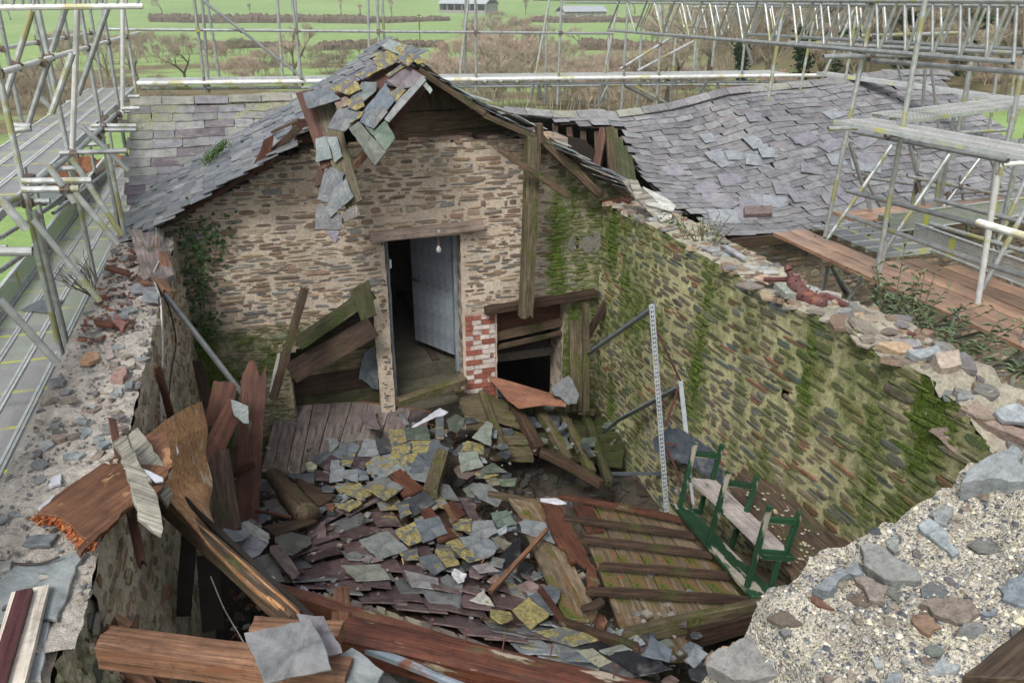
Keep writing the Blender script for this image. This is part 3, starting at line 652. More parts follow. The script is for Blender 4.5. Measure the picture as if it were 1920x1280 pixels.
# wall head debris: mortar and ragged stones on the level top
tp = MB(); rs = random.Random(5)
for i in range(190):
    u = rs.uniform(-1.4, 4.4)
    zt = next((lerp(b[1], a[1], (u - b[0]) / (a[0] - b[0])) for a, b in zip(GP[2:], GP[3:]) if b[0] <= u <= a[0]), None)
    if zt is None: continue
    c = V(u, 9.02 + rs.uniform(0, .4), zt + rs.uniform(-.03, .015)); w, d, h = rs.uniform(.05, .16), rs.uniform(.05, .12), rs.uniform(.012, .035)
    k = rs.choice(STC); a = rs.uniform(-.4, .4); e1 = V(math.cos(a), math.sin(a), rs.uniform(-.15, .15)); e2 = V(-math.sin(a), math.cos(a), 0)
    tp.prism([c + e1 * w * x * rs.uniform(.7, 1.1) + e2 * d * y * rs.uniform(.7, 1.1) for x, y in ((-1, -.6), (-.3, -1), (.8, -.8), (1, .2), (.4, 1), (-.7, .8))], V(0, 0, h), (k[0] * 1.2, k[1] * 1.2, k[2] * 1.2, rs.uniform(.1, .45)))
tp.build('coping_stones', 'stone', g1)
# brick pier, whitewashed
bp = MB(); bw = .215; bh = .068; row = 0; z = -5.9
bp.box(V(2.38, 9.2, -4.8), X_ * .185, Y_ * .195, Z_ * 1.08, (.5, .45, .40, 0))
while z < -3.75:
    x = 2.19 - (bw / 2 if row % 2 else 0)
    while x < 2.57:
        a, b = max(2.19, x), min(2.57, x + bw - .012)
        if b - a > .03:
            red = rs.random() < .27; c = (.30, .10, .07) if red else (.60, .53, .49); k = rs.uniform(.85, 1.1)
            if not red and rs.random() < .4:
                m_ = (a + b) / 2 + rs.uniform(-.03, .03); bp.box(V((a + m_) / 2, 9.03, z + bh / 2), X_ * (m_ - a) / 2, Y_ * .05, Z_ * (bh - .011) / 2, (.36 * k, .15 * k, .11 * k, 0)); a = m_
            bp.box(V((a + b) / 2, 9.03 + rs.uniform(-.006, .006), z + bh / 2), X_ * (b - a) / 2, Y_ * .05, Z_ * (bh - .011) / 2, (c[0] * k, c[1] * k, c[2] * k, .05 if z > -4.3 else .3))
        x += bw
    z += bh; row += 1
bp.build('brick_pier', 'stone', g1)
# lintels
timber('lintel', V(1.08, 8.98, -2.60), V(2.42, 9.0, -2.56), .25, .10, 'lintel', g1)
timber('lintel', V(2.42, 8.97, -3.66), V(3.95, 8.97, -3.58), .2, .085, 'wood_dark', g1, e0=.03, e1=.05)
tag(g1, None)
# plaster patches and putlog hole
pl = MB()
for (cx, cz, w, h, s) in ((3.80, -2.93, .10, .12, 1), (3.93, -2.9, .06, .16, 2), (3.58, -2.92, .05, .10, 3)):
    rs2 = random.Random(s); pl.prism([V(cx + w * math.cos(a * .6283) * rs2.uniform(.7, 1.1), 8.985, cz + h * math.sin(a * .6283) * rs2.uniform(.7, 1.1)) for a in range(10)], V(0, .04, 0), (.23, .22, .19, .12))
pl.build('plaster_patch', 'mortar', g1)
# --- right wall (face at X = 3.98)
RT_PX = [(1140, 385), (1190, 408), (1250, 437), (1300, 470), (1350, 500), (1385, 515), (1420, 548), (1480, 575), (1545, 600), (1600, 622), (1650, 668), (1700, 690), (1745, 705), (1758, 745), (1800, 752), (1822, 790), (1858, 850)]
XR = 3.98
RTOP = sorted(((p.y, p.z) for p in (P(x, y, X=XR) for x, y in RT_PX)))
RTOP = [(1.2, RTOP[0][1])] + RTOP + [(9.5, -2.5)]
def r_top(y): return table(y, RTOP)
def r_in(u, v): return v < r_top(u) and not (4.98 < u < 5.06 and -3.18 < v < -3.08)
def r_alg(u, v):
    t = r_top(u) - v
    s = nz((u * 3.2, v * .45, 11)); s2 = nz((u * 8, v * .9, 2))
    a = .62 + .36 * s + .22 * s2 + .30 * nz((u * 1.6, v * 1.6, 6)) + .30 * math.exp(-t / .8) * max(0, nz((u * 4.5, v * .3, 21)) + .15) - .12 * (t > 1.7) + .12 * math.exp(-((u - 8.4) / .5) ** 2) + .15 * math.exp(-((u - 3.6) / .35) ** 2) - .16 * math.exp(-((u - 4.9) / .5) ** 2)
    return a
MR = (.50, .48, .27)
rw = MB(); mortar(rw, V(XR, 0, 0), Y_, Z_, -X_, 1.2, 9.05, -6.6, -2.0, r_in, r_alg, col=MR)
rst = MB(); rubble(rst, V(XR, 0, 0), Y_, Z_, -X_, 1.2, 9.0, -6.5, -2.02, r_in, r_alg, seed=21, hr=(.016, .052), lr=(.08, .38), prot=.010, skew=-.05, gap=.9, skip=.16, pal=[(.13, .125, .085), (.16, .15, .10), (.10, .115, .11), (.19, .16, .10), (.12, .10, .08), (.145, .15, .125), (.22, .195, .13), (.20, .11, .07)])
w2 = rw.build('side_wall', 'mortar', ruin, smooth=True); rst.build('stones', 'stone', w2)
def top_surface(mb, fx, ys, xw, zf, st=.03, amp=.02, col=(.48, .42, .34), algf=lambda x, y: .1, outer=-7, wcol=(.26, .21, .17, .2)):
    """crumbled head of a wall running along Y: fx(y) inner edge, xw width (signed)"""
    y0, y1 = ys; ny = int((y1 - y0) / st); nx = max(3, int(abs(xw) / st)); vs = []; cs = []; fs = []
    for j in range(ny + 1):
        y = lerp(y0, y1, j / ny)
        for i in range(nx + 1):
            t = i / nx; x = fx(y) + xw * t; e = min(t, 1 - t) * 8; e = min(1, e)
            z = zf(y) + (nz((x * 5, y * 5, 0)) * 1.6 + nz((x * 14, y * 14, 4)) + nz((x * 35, y * 35, 4)) * .5) * amp * (.3 + .7 * e) + .02 * e
            vs.append(V(x + nz((x * 9, y * 9, 2)) * .02, y, z)); k = 1 + nz((x * 4, y * 3, 7)) * .3 + nz((x * 20, y * 20, 1)) * .2
            cs.append((col[0] * k, col[1] * k, col[2] * k, algf(x, y)))
    for j in range(ny):
        for i in range(nx):
            a = j * (nx + 1) + i; q = (a, a + 1, a + nx + 2, a + nx + 1); fs.append(q if xw > 0 else q[::-1])
    mb.add(vs, fs, cs)
    # outer face
    o = len(mb.v); v2 = []
    for j in range(ny + 1):
        p = vs[j * (nx + 1) + nx]; v2 += [V(p.x, p.y, p.z), V(p.x, p.y, outer)]
    mb.add(v2, [(2 * j, 2 * j + 1, 2 * j + 3, 2 * j + 2) for j in range(ny)], wcol)
rt = MB(); top_surface(rt, lambda y: XR, (1.2, 9.5), .52, r_top, col=(.43, .40, .32), algf=lambda x, y: .22 + .25 * nz((x * 2, y * 2, 3)))
rt.build('wall_top', 'mortar', w2, smooth=True)
def scatter_stones(mb, n, pos, size, cols, rs, th=(.012, .04), alg=(.0, .2), tilt=.25):
    for _ in range(n):
        c = pos(rs)
        if c is None: continue
        s = rs.uniform(*size); k = rs.choice((5, 6, 7)); a0 = rs.uniform(0, 6.28); asp = rs.uniform(.5, 1)
        nn = V(rs.uniform(-tilt, tilt), rs.uniform(-tilt, tilt), 1).normalized(); e1 = nn.cross(V(math.cos(a0), math.sin(a0), 0)).normalized(); e2 = nn.cross(e1)
        cc = rs.choice(cols); f = rs.uniform(.75, 1.2); h = rs.uniform(*th)
        pts = [c + e1 * math.cos(6.283 * i / k + rs.uniform(-.25, .25)) * s * rs.uniform(.75, 1.1) + e2 * math.sin(6.283 * i / k) * s * asp * rs.uniform(.75, 1.1) - nn * h * .4 for i in range(k)]
        mb.prism(pts, nn * h, (cc[0] * f, cc[1] * f, cc[2] * f, rs.uniform(*alg)))
rs = random.Random(31)
SL3 = [(.20, .215, .22), (.25, .265, .26), (.17, .16, .165), (.26, .23, .19), (.22, .18, .15), (.36, .33, .28)]
ts = MB()
def rpos(rs):
    y = rs.uniform(1.5, 9); return V(XR + rs.uniform(-.03, .5), y, r_top(y) + rs.uniform(.0, .03))
scatter_stones(ts, 330, rpos, (.03, .13), SL3 + STC, rs, alg=(.05, .5)); ts.build('coping_stones', 'stone', w2)
# --- left wall (face at X = -.97), thicker towards the camera
XL = -.97
def l_x(y): return XL
def l_top(y): return -2.47 + .05 * nz((y * 1.3, 0, 0)) + .05 * max(0, min(1, (y - 7.8) / .8))
def l_alg_shade(u, v): return .26 + .25 * nz((u * 3.5, v * .5, 5)) + .16 * math.exp(-((u - 7.0) / .35) ** 2) + .28 * math.exp(-((u - 8.9) / .25) ** 2) + .22 * max(0, min(1, (-3.0 - v) / .6))  # algae streaks; the low-wall term paints the hollow's shade as extra growth
lw = MB(); mortar(lw, V(XL, 0, 0), Y_, Z_, X_, 3.35, 9.05, -6.6, -2.4, lambda u, v: v < l_top(u), l_alg_shade, col=(.66, .59, .45), amp=.03)
lst = MB(); rubble(lst, V(XL, 0, 0), Y_, Z_, X_, 3.35, 9.0, -6.5, -2.5, lambda u, v: v < l_top(u) - .03, l_alg_shade, seed=41, hr=(.02, .06), lr=(.06, .28), prot=.012, gap=1.8, skip=.42, pal=[(.36, .30, .21), (.30, .25, .17), (.26, .21, .15), (.22, .20, .16), (.40, .34, .25), (.28, .18, .11)])
w3 = lw.build('side_wall', 'mortar', ruin, smooth=True); lst.build('stones', 'stone', w3)
lt = MB(); top_surface(lt, lambda y: XL, (2.9, 9.2), -.60, l_top, col=(.52, .48, .43), amp=.022, algf=lambda x, y: .02)
lt.build('wall_top', 'mortar', w3, smooth=True)
ts = MB()
def lpos(rs):
    y = rs.uniform(3.2, 9); return V(XL - rs.uniform(0, .56), y, l_top(y) + rs.uniform(.0, .04))
scatter_stones(ts, 170, lpos, (.015, .07), SL3, rs, alg=(-.2, .1)); scatter_stones(ts, 1500, lpos, (.004, .016), SL3, rs, alg=(-.2, .1), th=(.005, .015))
ts.build('coping_stones', 'stone', w3)
# near end of the left wall: a pier standing further in
EZB = V(-.28, 0, 1); XN = -1.05
nw_ = MB(); mortar(nw_, V(XN - .70, 0, 0), Y_, EZB, X_, 1.2, 3.42, -6.6, -2.35, lambda u, v: v < -2.52, lambda u, v: .48 + .3 * nz((u * 5, v * .7, 2)), col=(.62, .58, .42), amp=.035, st=.03)
rubble(nw_, V(XN - .70, 0, 0), Y_, EZB, X_, 1.2, 3.40, -6.5, -2.6, lambda u, v: True, lambda u, v: .48 + .3 * nz((u * 5, v * .7, 2)), seed=44, hr=(.03, .07), lr=(.05, .16), prot=.012, gap=2)
top_surface(nw_, lambda y: XN, (1.2, 3.42), -.52, lambda y: -2.51, amp=.012, col=(.52, .44, .36))
w4 = nw_.build('wall_pier', 'mortar', ruin)
# --- near wall, broken down to a rising slope of mortar and pebbles under the camera's right
NE = [P(x, y, Y=2.15) for x, y in ((1335, 1285), (1400, 1215), (1440, 1135), (1480, 1110), (1530, 1065), (1590, 1050), (1640, 1010), (1660, 1000), (1740, 960), (1800, 925), (1850, 880), (1885, 868), (1935, 862), (2100, 820))]
NED = [(p.x, p.z) for p in NE]
def n_z(x, y):
    z = table(x, [(.6, NED[0][1] - 1.2)] + NED); return z - .06 * (2.15 - y) 
nm = MB(); st = .018; x0, x1, y0, y1 = 1.0, 4.4, .75, 2.2; nx = int((x1 - x0) / st); ny = int((y1 - y0) / st); vs = []; cs = []; fs = []
for j in range(ny + 1):
    for i in range(nx + 1):
        x = lerp(x0, x1, i / nx); y = lerp(y0, y1, j / ny); yy = y + nz((x * 6, 0, 3)) * .05 + nz((x * 19, 0, 3)) * .02
        z = n_z(x, y) + nz((x * 4, y * 4, 0)) * .035 + nz((x * 12, y * 12, 0)) * .022 + nz((x * 40, y * 40, 0)) * .010 + nz((x * 90, y * 90, 0)) * .005
        k = 1 + .25 * nz((x * 30, y * 30, 2)); g = .12 + .3 * nz((x * 3, y * 3, 4)); cs.append((.50 * k, .46 * k, .35 * k, g)); vs.append(V(x, yy, z))
for j in range(ny):
    for i in range(nx): a = j * (nx + 1) + i; fs.append((a, a + 1, a + nx + 2, a + nx + 1))
nm.add(vs, fs, cs)
face = [vs[ny * (nx + 1) + i] for i in range(nx + 1)]
nm.add([q for p in face for q in (p, V(p.x, p.y - .02, -7))], [(2 * i, 2 * i + 2, 2 * i + 3, 2 * i + 1) for i in range(nx)], (.3, .26, .2, .3))
w5 = nm.build('near_wall', 'aggregate', ruin, smooth=True)
bv = BVHTree.FromPolygons([tuple(v) for v in vs], fs)
def drop(x, y, z=0):
    h = bv.ray_cast(Vector((x, y, 2)), Vector((0, 0, -1))); return h[0] if h[0] is not None else None
PB = [(.52, .49, .42), (.62, .58, .50), (.40, .37, .30), (.30, .29, .27), (.11, .12, .14), (.08, .09, .11), (.30, .25, .20), (.22, .24, .25), (.50, .47, .34)]
pb = MB(); rs = random.Random(77)
for _ in range(20000):
    x, y = rs.uniform(1.1, 3.6), rs.uniform(.85, 2.2); c = drop(x, y)
    if c is None: continue
    q = proj(c)
    if not (1280 < q[0] < 2020 and 800 < q[1] < 1340): continue
    s = abs(rs.gauss(0, 1)) * .0048 + .0032
    if rs.random() < .03: s *= 2.2
    c3 = rs.choice(PB); kk_ = rs.uniform(.75, 1.15); vs2 = []
    for (a, b_, d) in ((1, 0, 0), (-1, 0, 0), (0, 1, 0), (0, -1, 0), (0, 0, 1), (0, 0, -1)):
        vs2.append(c + V(a * s * rs.uniform(.7, 1.3), b_ * s * rs.uniform(.7, 1.3), d * s * rs.uniform(.5, .9)))
    # squash an octahedron into a chip
    pb.add(vs2, [(0, 2, 4), (2, 1, 4), (1, 3, 4), (3, 0, 4), (2, 0, 5), (1, 2, 5), (3, 1, 5), (0, 3, 5)], (*[v * kk_ for v in c3], rs.uniform(-.2, .35)))
tag(pb.build('pebbles', 'stone', w5), kind='stuff')
ns = MB()
def npos(rs):
    c = drop(rs.uniform(1.2, 3.4), rs.uniform(.95, 2.1)); return c
scatter_stones(ns, 150, npos, (.012, .035), SL3, rs, th=(.008, .02), alg=(-.2, .2)); scatter_stones(ns, 34, npos, (.035, .085), [(.13, .145, .155), (.17, .18, .175), (.16, .13, .105), (.2, .205, .19)], rs, th=(.012, .022), alg=(-.2, .3), tilt=.15); tag(ns.build('stone_chips', 'stone', w5), kind='stuff')
# big stones and slates bedded in the near wall, each traced
def bedded(pts, T, col, label, th=.05, tilt=(0, 0), name='bedded_stone', alg=0):
    q = [T(*p) for p in pts]; cx = sum(p[0] for p in q) / len(q); cy = sum(p[1] for p in q) / len(q)
    d = ray(cx, cy); h = bv.ray_cast(Vector((0, 0, 0)), d.normalized())[0]
    p0 = h if h is not None else P(cx, cy, Y=2.1)
    n = V(-.35 + tilt[0], -.15 + tilt[1], 1).normalized()
    o = slab(name, q, p0 - n * th * .45, n, th, 'stone', w5, (*[c_ * .78 for c_ in col], alg), ragged=.012, step=.035); return tag(o, label)
TF = ZT(1280, 850, .336)
bedded([(990, 580), (1050, 565), (1150, 620), (1330, 750), (1330, 775), (1160, 785), (1060, 720), (1010, 690)], TF, (.27, .28, .27), 'large grey angular stone at the wall edge', .09)
bedded([(725, 800), (850, 720), (980, 655), (1010, 720), (900, 740), (860, 790), (790, 815)], TF, (.24, .27, .29), 'blue grey edge stone', .07)
bedded([(950, 720), (1050, 740), (1150, 790), (1130, 870), (1040, 860)], TF, (.28, .24, .21), 'rusty streaked stone', .06)
bedded([(1320, 875), (1500, 830), (1600, 850), (1650, 930), (1560, 985), (1440, 950)], TF, (.24, .20, .17), 'dark brown slab bedded in mortar', .05)
bedded([(1280, 930), (1400, 945), (1440, 1000), (1380, 1040), (1300, 990)], TF, (.26, .17, .12), 'rusty chip below the slab', .04)
bedded([(1760, 790), (1850, 730), (1905, 670), (1930, 680), (1930, 900), (1880, 890), (1780, 850)], TF, (.22, .26, .29), 'blue slate at the right edge', .05)
bedded([(1310, 430), (1370, 395), (1450, 450), (1540, 590), (1500, 610), (1400, 520)], TF, (.33, .37, .39), 'pale blue long slate', .05)
bedded([(1370, 380), (1450, 320), (1510, 350), (1470, 440), (1400, 420)], TF, (.28, .30, .30), 'grey stone above the long slate', .05)
bedded([(1545, 265), (1640, 150), (1760, 90), (1830, 55), (1870, 90), (1880, 170), (1910, 210), (1910, 260), (1700, 240)], TF, (.30, .33, .34), 'big blue grey stone with rusty veins at the far corner', .12)
bedded([(1640, 150), (1760, 150), (1840, 240), (1740, 235), (1660, 200)], TF, (.30, .19, .14), 'rusty vein', .13)
bedded([(145, 1250), (180, 1180), (300, 1120), (440, 1080), (530, 1110), (680, 1200), (640, 1300), (300, 1330)], TF, (.27, .27, .26), 'large grey stone at the lower corner', .10)
bedded([(145, 1250), (180, 1180), (300, 1120), (330, 1180), (290, 1300)], TF, (.42, .28, .20), 'pale rusty stone at the lower corner', .11)
bedded([(540, 1020), (600, 1015), (620, 1050), (570, 1060)], TF, (.2, .21, .21), 'small oval stone', .05)
bedded([(1340, 1115), (1440, 1110), (1450, 1140), (1390, 1160)], TF, (.15, .18, .16), 'green chip', .04)
bedded([(1350, 1190), (1450, 1155), (1545, 1200), (1500, 1240), (1360, 1250)], TF, (.34, .37, .38), 'pale slate chip', .03)
bedded([(1140, 1240), (1210, 1225), (1230, 1290), (1120, 1300)], TF, (.26, .29, .31), 'slate chip at the bottom', .03)
bedded([(1650, 915), (1740, 880), (1755, 900), (1690, 925)], TF, (.22, .25, .3), 'small blue chip', .03)
bedded([(1130, 520), (1190, 490), (1210, 580), (1180, 590)], TF, (.30, .32, .30), 'pale edge stone', .05)
bedded([(1660, 280), (1720, 290), (1690, 320)], TF, (.2, .23, .28), 'blue chip near the big stone', .03)
bedded([(700, 820), (770, 830), (850, 890), (800, 880)], TF, (.18, .10, .07), 'brown wood splinter', .03)
# corner blocks where near wall and right wall meet
cb = MB()
def block(px, pl, col, label, th, n=V(-.15, -.35, 1), name='coping_block', X=None):
    q = px; cx = sum(p[0] for p in q) / len(q); cy = sum(p[1] for p in q) / len(q)
    return tag(slab(name, q, P(cx, cy, **pl), n.normalized(), th, 'stone', w2, (*col, .1), ragged=.01, step=.08), label)
block([(1752, 722), (1770, 705), (1840, 718), (1846, 740), (1800, 752), (1760, 745)], dict(X=4.15), (.34, .34, .30), 'pale block on the broken wall head', -.14)
block([(1862, 775), (1905, 760), (1935, 775), (1930, 800), (1880, 795)], dict(X=4.2), (.30, .33, .35), 'blue slate on the maroon stained block', .03)
block([(1800, 765), (1830, 750), (1880, 790), (1935, 812), (1935, 830), (1860, 800)], dict(X=4.1), (.26, .20, .17), 'long maroon stained stone at the wall end', -.28)
block([(1640, 655), (1670, 650), (1700, 655), (1715, 670), (1680, 672)], dict(X=4.1), (.40, .30, .20), 'buff coping stone', .06)
block([(1665, 640), (1720, 640), (1728, 652), (1690, 658)], dict(X=4.2), (.25, .24, .24), 'dark slate coping piece', .03)
block([(1697, 665), (1755, 655), (1762, 672), (1720, 680)], dict(X=4.15), (.28, .31, .32), 'blue grey coping slab', .05)
block([(1745, 680), (1790, 672), (1795, 700), (1755, 708)], dict(X=4.15), (.38, .32, .26), 'rounded buff coping stone', .09)
# ================================================================ ROOFS
def slate_roof(mb, Sf, ul, vl, expo, wr, colf, keep, seed=1, th=.007, lift=.014, slip=.004, over=1.55, rot=.02, drop_=.0):
    rs = random.Random(seed); nrow = int(vl / expo); e = .01
    for k in range(nrow + 1):
        v = vl - k * expo; u = -rs.uniform(0, .2)
        while u < ul:
            w = rs.uniform(*wr); cu = u + w / 2
            if keep(cu, v - expo / 2) and rs.random() >= drop_:
                du, dv = rs.gauss(0, slip), rs.gauss(0, slip * 1.6); bu = cu + du; bv_ = v + dv
                p = Sf(bu, bv_); ex = (Sf(bu + e, bv_) - Sf(bu - e, bv_)).normalized(); ey = (Sf(bu, bv_ - .15) - Sf(bu, bv_ + .02)).normalized()
                n = ex.cross(ey).normalized(); n = n if n.z > 0 else -n
                r = rs.gauss(0, rot) * (3 if rs.random() < .06 else 1); ex2 = ex * math.cos(r) + ey * math.sin(r); ey2 = ey * math.cos(r) - ex * math.sin(r)
                L = expo * over; g = w - .004; lf = n * (lift * rs.uniform(.7, 1.5)); hi = n * .002
                j = lambda a=.006: rs.uniform(-a, a)
                bl = p - ex2 * g / 2 + lf; br = p + ex2 * g / 2 + lf
                pts = [bl + ex2 * (.01 if rs.random() < .7 else .03) + ey2 * j(), p - ex2 * g * .2 + lf + ey2 * j(.008), p + ex2 * g * .2 + lf + ey2 * j(.008), br - ex2 * (.005 if rs.random() < .8 else .035) + ey2 * j(),
                       br + ey2 * (.03 + j(.01)), p + ex2 * g / 2 + ey2 * L + hi, p - ex2 * g / 2 + ey2 * L + hi, bl + ey2 * (.03 + j(.01))]
                mb.prism(pts, n * th, colf(cu, v, rs))
            u += w
def sheet(mb, Sf, ul, vl, keep, off=.02, st=.15, c=(.1, .08, .07, 0)):
    nu, nv = int(ul / st), int(vl / st); idx = {}; vs = []; fs = []
    def vt(i, j):
        if (i, j) not in idx: idx[i, j] = len(vs); vs.append(Sf(ul * i / nu, vl * j / nv) - V(0, 0, off))
        return idx[i, j]
    for i in range(nu):
        for j in range(nv):
            if keep(ul * (i + .5) / nu, vl * (j + .5) / nv): fs.append((vt(i, j), vt(i + 1, j), vt(i + 1, j + 1), vt(i, j + 1)))
    mb.add(vs, fs, c)
wing = empty('cross_barn', (4, 11, -7), 'long slate roofed barn lying across behind the ruin, its roof sagging', 'building')
CR_Y, CE_Y = 13.0, 9.30
def ridge_z(x): return table(x, [(-2, -1.48), (1, -1.50), (3.6, -1.78), (4.8, -1.92), (6.0, -1.97), (7.0, -1.86), (8.0, -1.66), (9.0, -1.62), (10.2, -1.56), (11.4, -1.45), (12.3, -1.44), (13, -1.5)])
def eave_z(x): return -3.13 - .05 * math.sin(x)
def SC(x0):
    def f(u, v):
        x = x0 + u; y = CR_Y - v; t = v / (CR_Y - CE_Y)
        z = lerp(ridge_z(x), eave_z(x), t) - .16 * math.sin(min(1, max(0, t)) * math.pi) * math.exp(-((x - 6.7) / 1.3) ** 2) + .05 * math.sin(t * math.pi) * math.exp(-((x - 8.7) / .9) ** 2) + nz((x * .9, y * .9, 0)) * .05
        return V(x, y, z)
    return f
BOUND = [(1030, 195), (1050, 232), (1165, 243), (1178, 285), (1200, 335), (1235, 368), (1300, 410), (1345, 447), (1370, 520), (2400, 520), (2400, -50), (1030, -50)]
sr = SC(4.2)
def keep_r(u, v): return inpoly(*proj(sr(u, v)), BOUND) and 4.2 + u < 12.55 + .18 * math.sin(v * 9)
def col_r(u, v, rs):
    b = rs.choice([(.20, .202, .213), (.225, .226, .235), (.175, .178, .19), (.205, .195, .203), (.235, .24, .245)]); k = rs.uniform(.85, 1.15)
    a = .02 + .30 * max(0, 1 - v / .8) + rs.uniform(-.12, .08) + .25 * max(0, (u - 7.2)) * max(0, 1 - v / 1.6)
    return (b[0] * k * .9, b[1] * k * .9, b[2] * k * .9, a + .05)
mb = MB(); slate_roof(mb, sr, 8.6, CR_Y - CE_Y, .155, (.22, .36), col_r, keep_r, seed=5, rot=.035, slip=.010, lift=.017)
# a few slipped, skewed big slates
rs = random.Random(3)
for _ in range(34):
    u, v = rs.uniform(1.9, 5.4), rs.uniform(.8, 3.3)
    if not keep_r(u, v): continue
    p = sr(u, v) + V(0, 0, .035); a = rs.uniform(-.5, .5); ex = V(math.cos(a), math.sin(a) * .8, math.sin(a) * .35).normalized(); ey = V(-math.sin(a), math.cos(a) * .92, math.cos(a) * .40).normalized(); w, h = rs.uniform(.14, .24), rs.uniform(.12, .18)
    c = rs.choice([(.22, .21, .24), (.25, .27, .29), (.2, .2, .22)]); mb.prism([p + ex * w * x + ey * h * y for x, y in ((-1, -1), (1, -.9), (1, 1), (-.9, .9))], V(0, -.003, .008), (*c, 0))
rf = mb.build('slate_roof', 'roofslate', wing)
mb = MB(); sheet(mb, sr, 8.4, CR_Y - CE_Y - .05, lambda u, v: keep_r(u - .05, v) and keep_r(u + .1, v)); mb.build('roof_boarding', 'dark', wing)
# left piece of the cross barn's roof
sl_ = SC(-1.62)
def col_l(u, v, rs):
    b = rs.choice([(.29, .29, .29), (.24, .24, .255), (.20, .18, .19), (.33, .33, .31), (.27, .28, .25), (.17, .145, .165)]); k = rs.uniform(.85, 1.15)
    k *= .74; return (b[0] * k, b[1] * k, b[2] * k, .30 + rs.uniform(-.15, .12) + .30 * max(0, 1 - v / 1.3))
mb = MB(); slate_roof(mb, sl_, 2.7, 3.4, .19, (.26, .42), col_l, lambda u, v: u < 2.65, seed=9, rot=.02, lift=.014); mb.build('slate_roof', 'roofslate', wing)
mb = MB(); sheet(mb, sl_, 2.6, 3.4, lambda u, v: True); mb.prism([V(-1.60, 13, -1.55), V(-1.60, 9.6, -3.08), V(-1.60, 9.6, -7.5), V(-1.60, 13, -7.5)], V(.1, 0, 0)); mb.build('roof_boarding', 'dark', wing)
# ridge capping of both pieces
def ridge_run(xa, xb, mat='roofslate', hump=0):
    x = xa; rs = random.Random(int(xa * 10))
    mb = MB()
    while x < xb:
        L = rs.uniform(.34, .48); a = V(x, 13, ridge_z(x) + .045 + rs.uniform(-.008, .008)); b = V(x + L - .012, 13, ridge_z(x + L) + .045 + rs.uniform(-.008, .008))
        k = rs.uniform(.8, 1.15); c = rs.choice([(.22, .22, .22), (.25, .245, .21), (.20, .195, .205)]); c = (c[0] * k, c[1] * k, c[2] * k, .32 + rs.uniform(-.1, .15))
        for s in (-1, 1): 
            o = V(0, s * .17, -.085); mb.prism([a, b, b + o, a + o], V(0, s * .006, .014), c)
        x += L
    mb.build('ridge_tiles', mat, wing)
ridge_run(-1.65, .95); ridge_run(3.9, 12.6)
# rear slope, front and end walls
mb = MB(); mb.prism([V(-1.6, 13, -1.6), V(3, 13, -1.75), V(5, 13, -2.05), V(6.3, 13, -2.1), V(8, 13, -1.8), V(12.5, 13, -1.6), V(12.5, 16.7, -3.2), V(-1.6, 16.7, -3.2)], V(0, .01, .03), (.2, .2, .21, .1)); mb.build('rear_slope', 'roofslate', wing)
def ALG_F(u, v): return .25 + .3 * nz((u * 2, v * .5, 3))
mb = MB(); mortar(mb, V(0, 9.5, 0), X_, Z_, -Y_, 4.5, 12.4, -7.2, -3.1, lambda u, v: v < eave_z(u) - .08, ALG_F, st=.09, col=(.2, .17, .13)); rubble(mb, V(0, 9.5, 0), X_, Z_, -Y_, 4.5, 12.3, -7, -3.2, lambda u, v: True, ALG_F, seed=61, hr=(.05, .1), lr=(.1, .4)); mb.build('front_wall', 'stone', wing)
mb = MB(); mb.box(V(12.3, 13, -5), X_ * .2, Y_ * 3.5, Z_ * 2.1, (.2, .17, .13, .1)); mb.prism([V(12.2, 9.5, -2.95), V(12.2, 16.5, -2.95), V(12.2, 13, -1.7)], V(.25, 0, 0), (.2, .17, .13, .1)); mb.box(V(5.5, 16.6, -5.1), X_ * 7, Y_ * .2, Z_ * 2.0, (.2, .17, .13, .1)); mb.build('end_wall', 'stone', wing)
timber('gutter_board', V(6.0, 9.22, -3.2), V(12.3, 9.22, -3.16), .06, .14, 'wood_dark', wing)
tag(slab('fallen_stone', [(1393, 394), (1445, 392), (1445, 407), (1394, 409)], P(1420, 400, Y=9.9) + V(0, 0, .02), V(0, -.4, .92), .07, 'stone', None, (.17, .13, .12, .35)), 'single moss spotted dark brick lying on the slates of the right roof', 'brick')

# --- roof over the gable: left slope seen from above, right slope seen from its broken edge
AX, AZ = 1.66, -.72; SA = math.atan2(1.68, 3.16)
def SLf(u, v): 
    x = AX - v * math.cos(SA); y = 8.72 + u; z = AZ - v * math.sin(SA) - .05 * math.sin(v / 3.6 * math.pi) + nz((x, y, 1)) * .03
    return V(x, y, z)
def cross_z(x, y): return lerp(ridge_z(x), eave_z(x), (13 - y) / 3.7)
def keep_ml(u, v):
    p = SLf(u, v)
    if p.y > 12.6 or p.z < cross_z(p.x, p.y) - .02: return False
    if u < .25 + .1 * math.sin(v * 7) and v < 1.45: return False
    return p.y < 11.6
def col_m(u, v, rs):
    b = rs.choice([(.13, .14, .155), (.11, .12, .135), (.17, .175, .18)]); k = rs.uniform(.75, 1.2)
    return (b[0] * k, b[1] * k, b[2] * k, .05 + rs.uniform(-.1, .12) + .38 * max(0, 1 - v / 1.5))
mb = MB(); slate_roof(mb, SLf, 3, 3.6, .15, (.22, .34), col_m, keep_ml, seed=13, lift=.026, rot=.03, slip=.012); main_roof = mb.build('slate_roof', 'roofslate', ruin)
mb = MB(); sheet(mb, SLf, 2.9, 3.55, lambda u, v: keep_ml(u - .02, v) and keep_ml(u, v)); mb.build('roof_boarding', 'dark', ruin)
def SRf(u, v): return V(AX + v * math.cos(SA) * .98, 8.74 + u, AZ - v * math.sin(SA) * 1.03 - .07 * math.sin(v / 3.0 * math.pi))
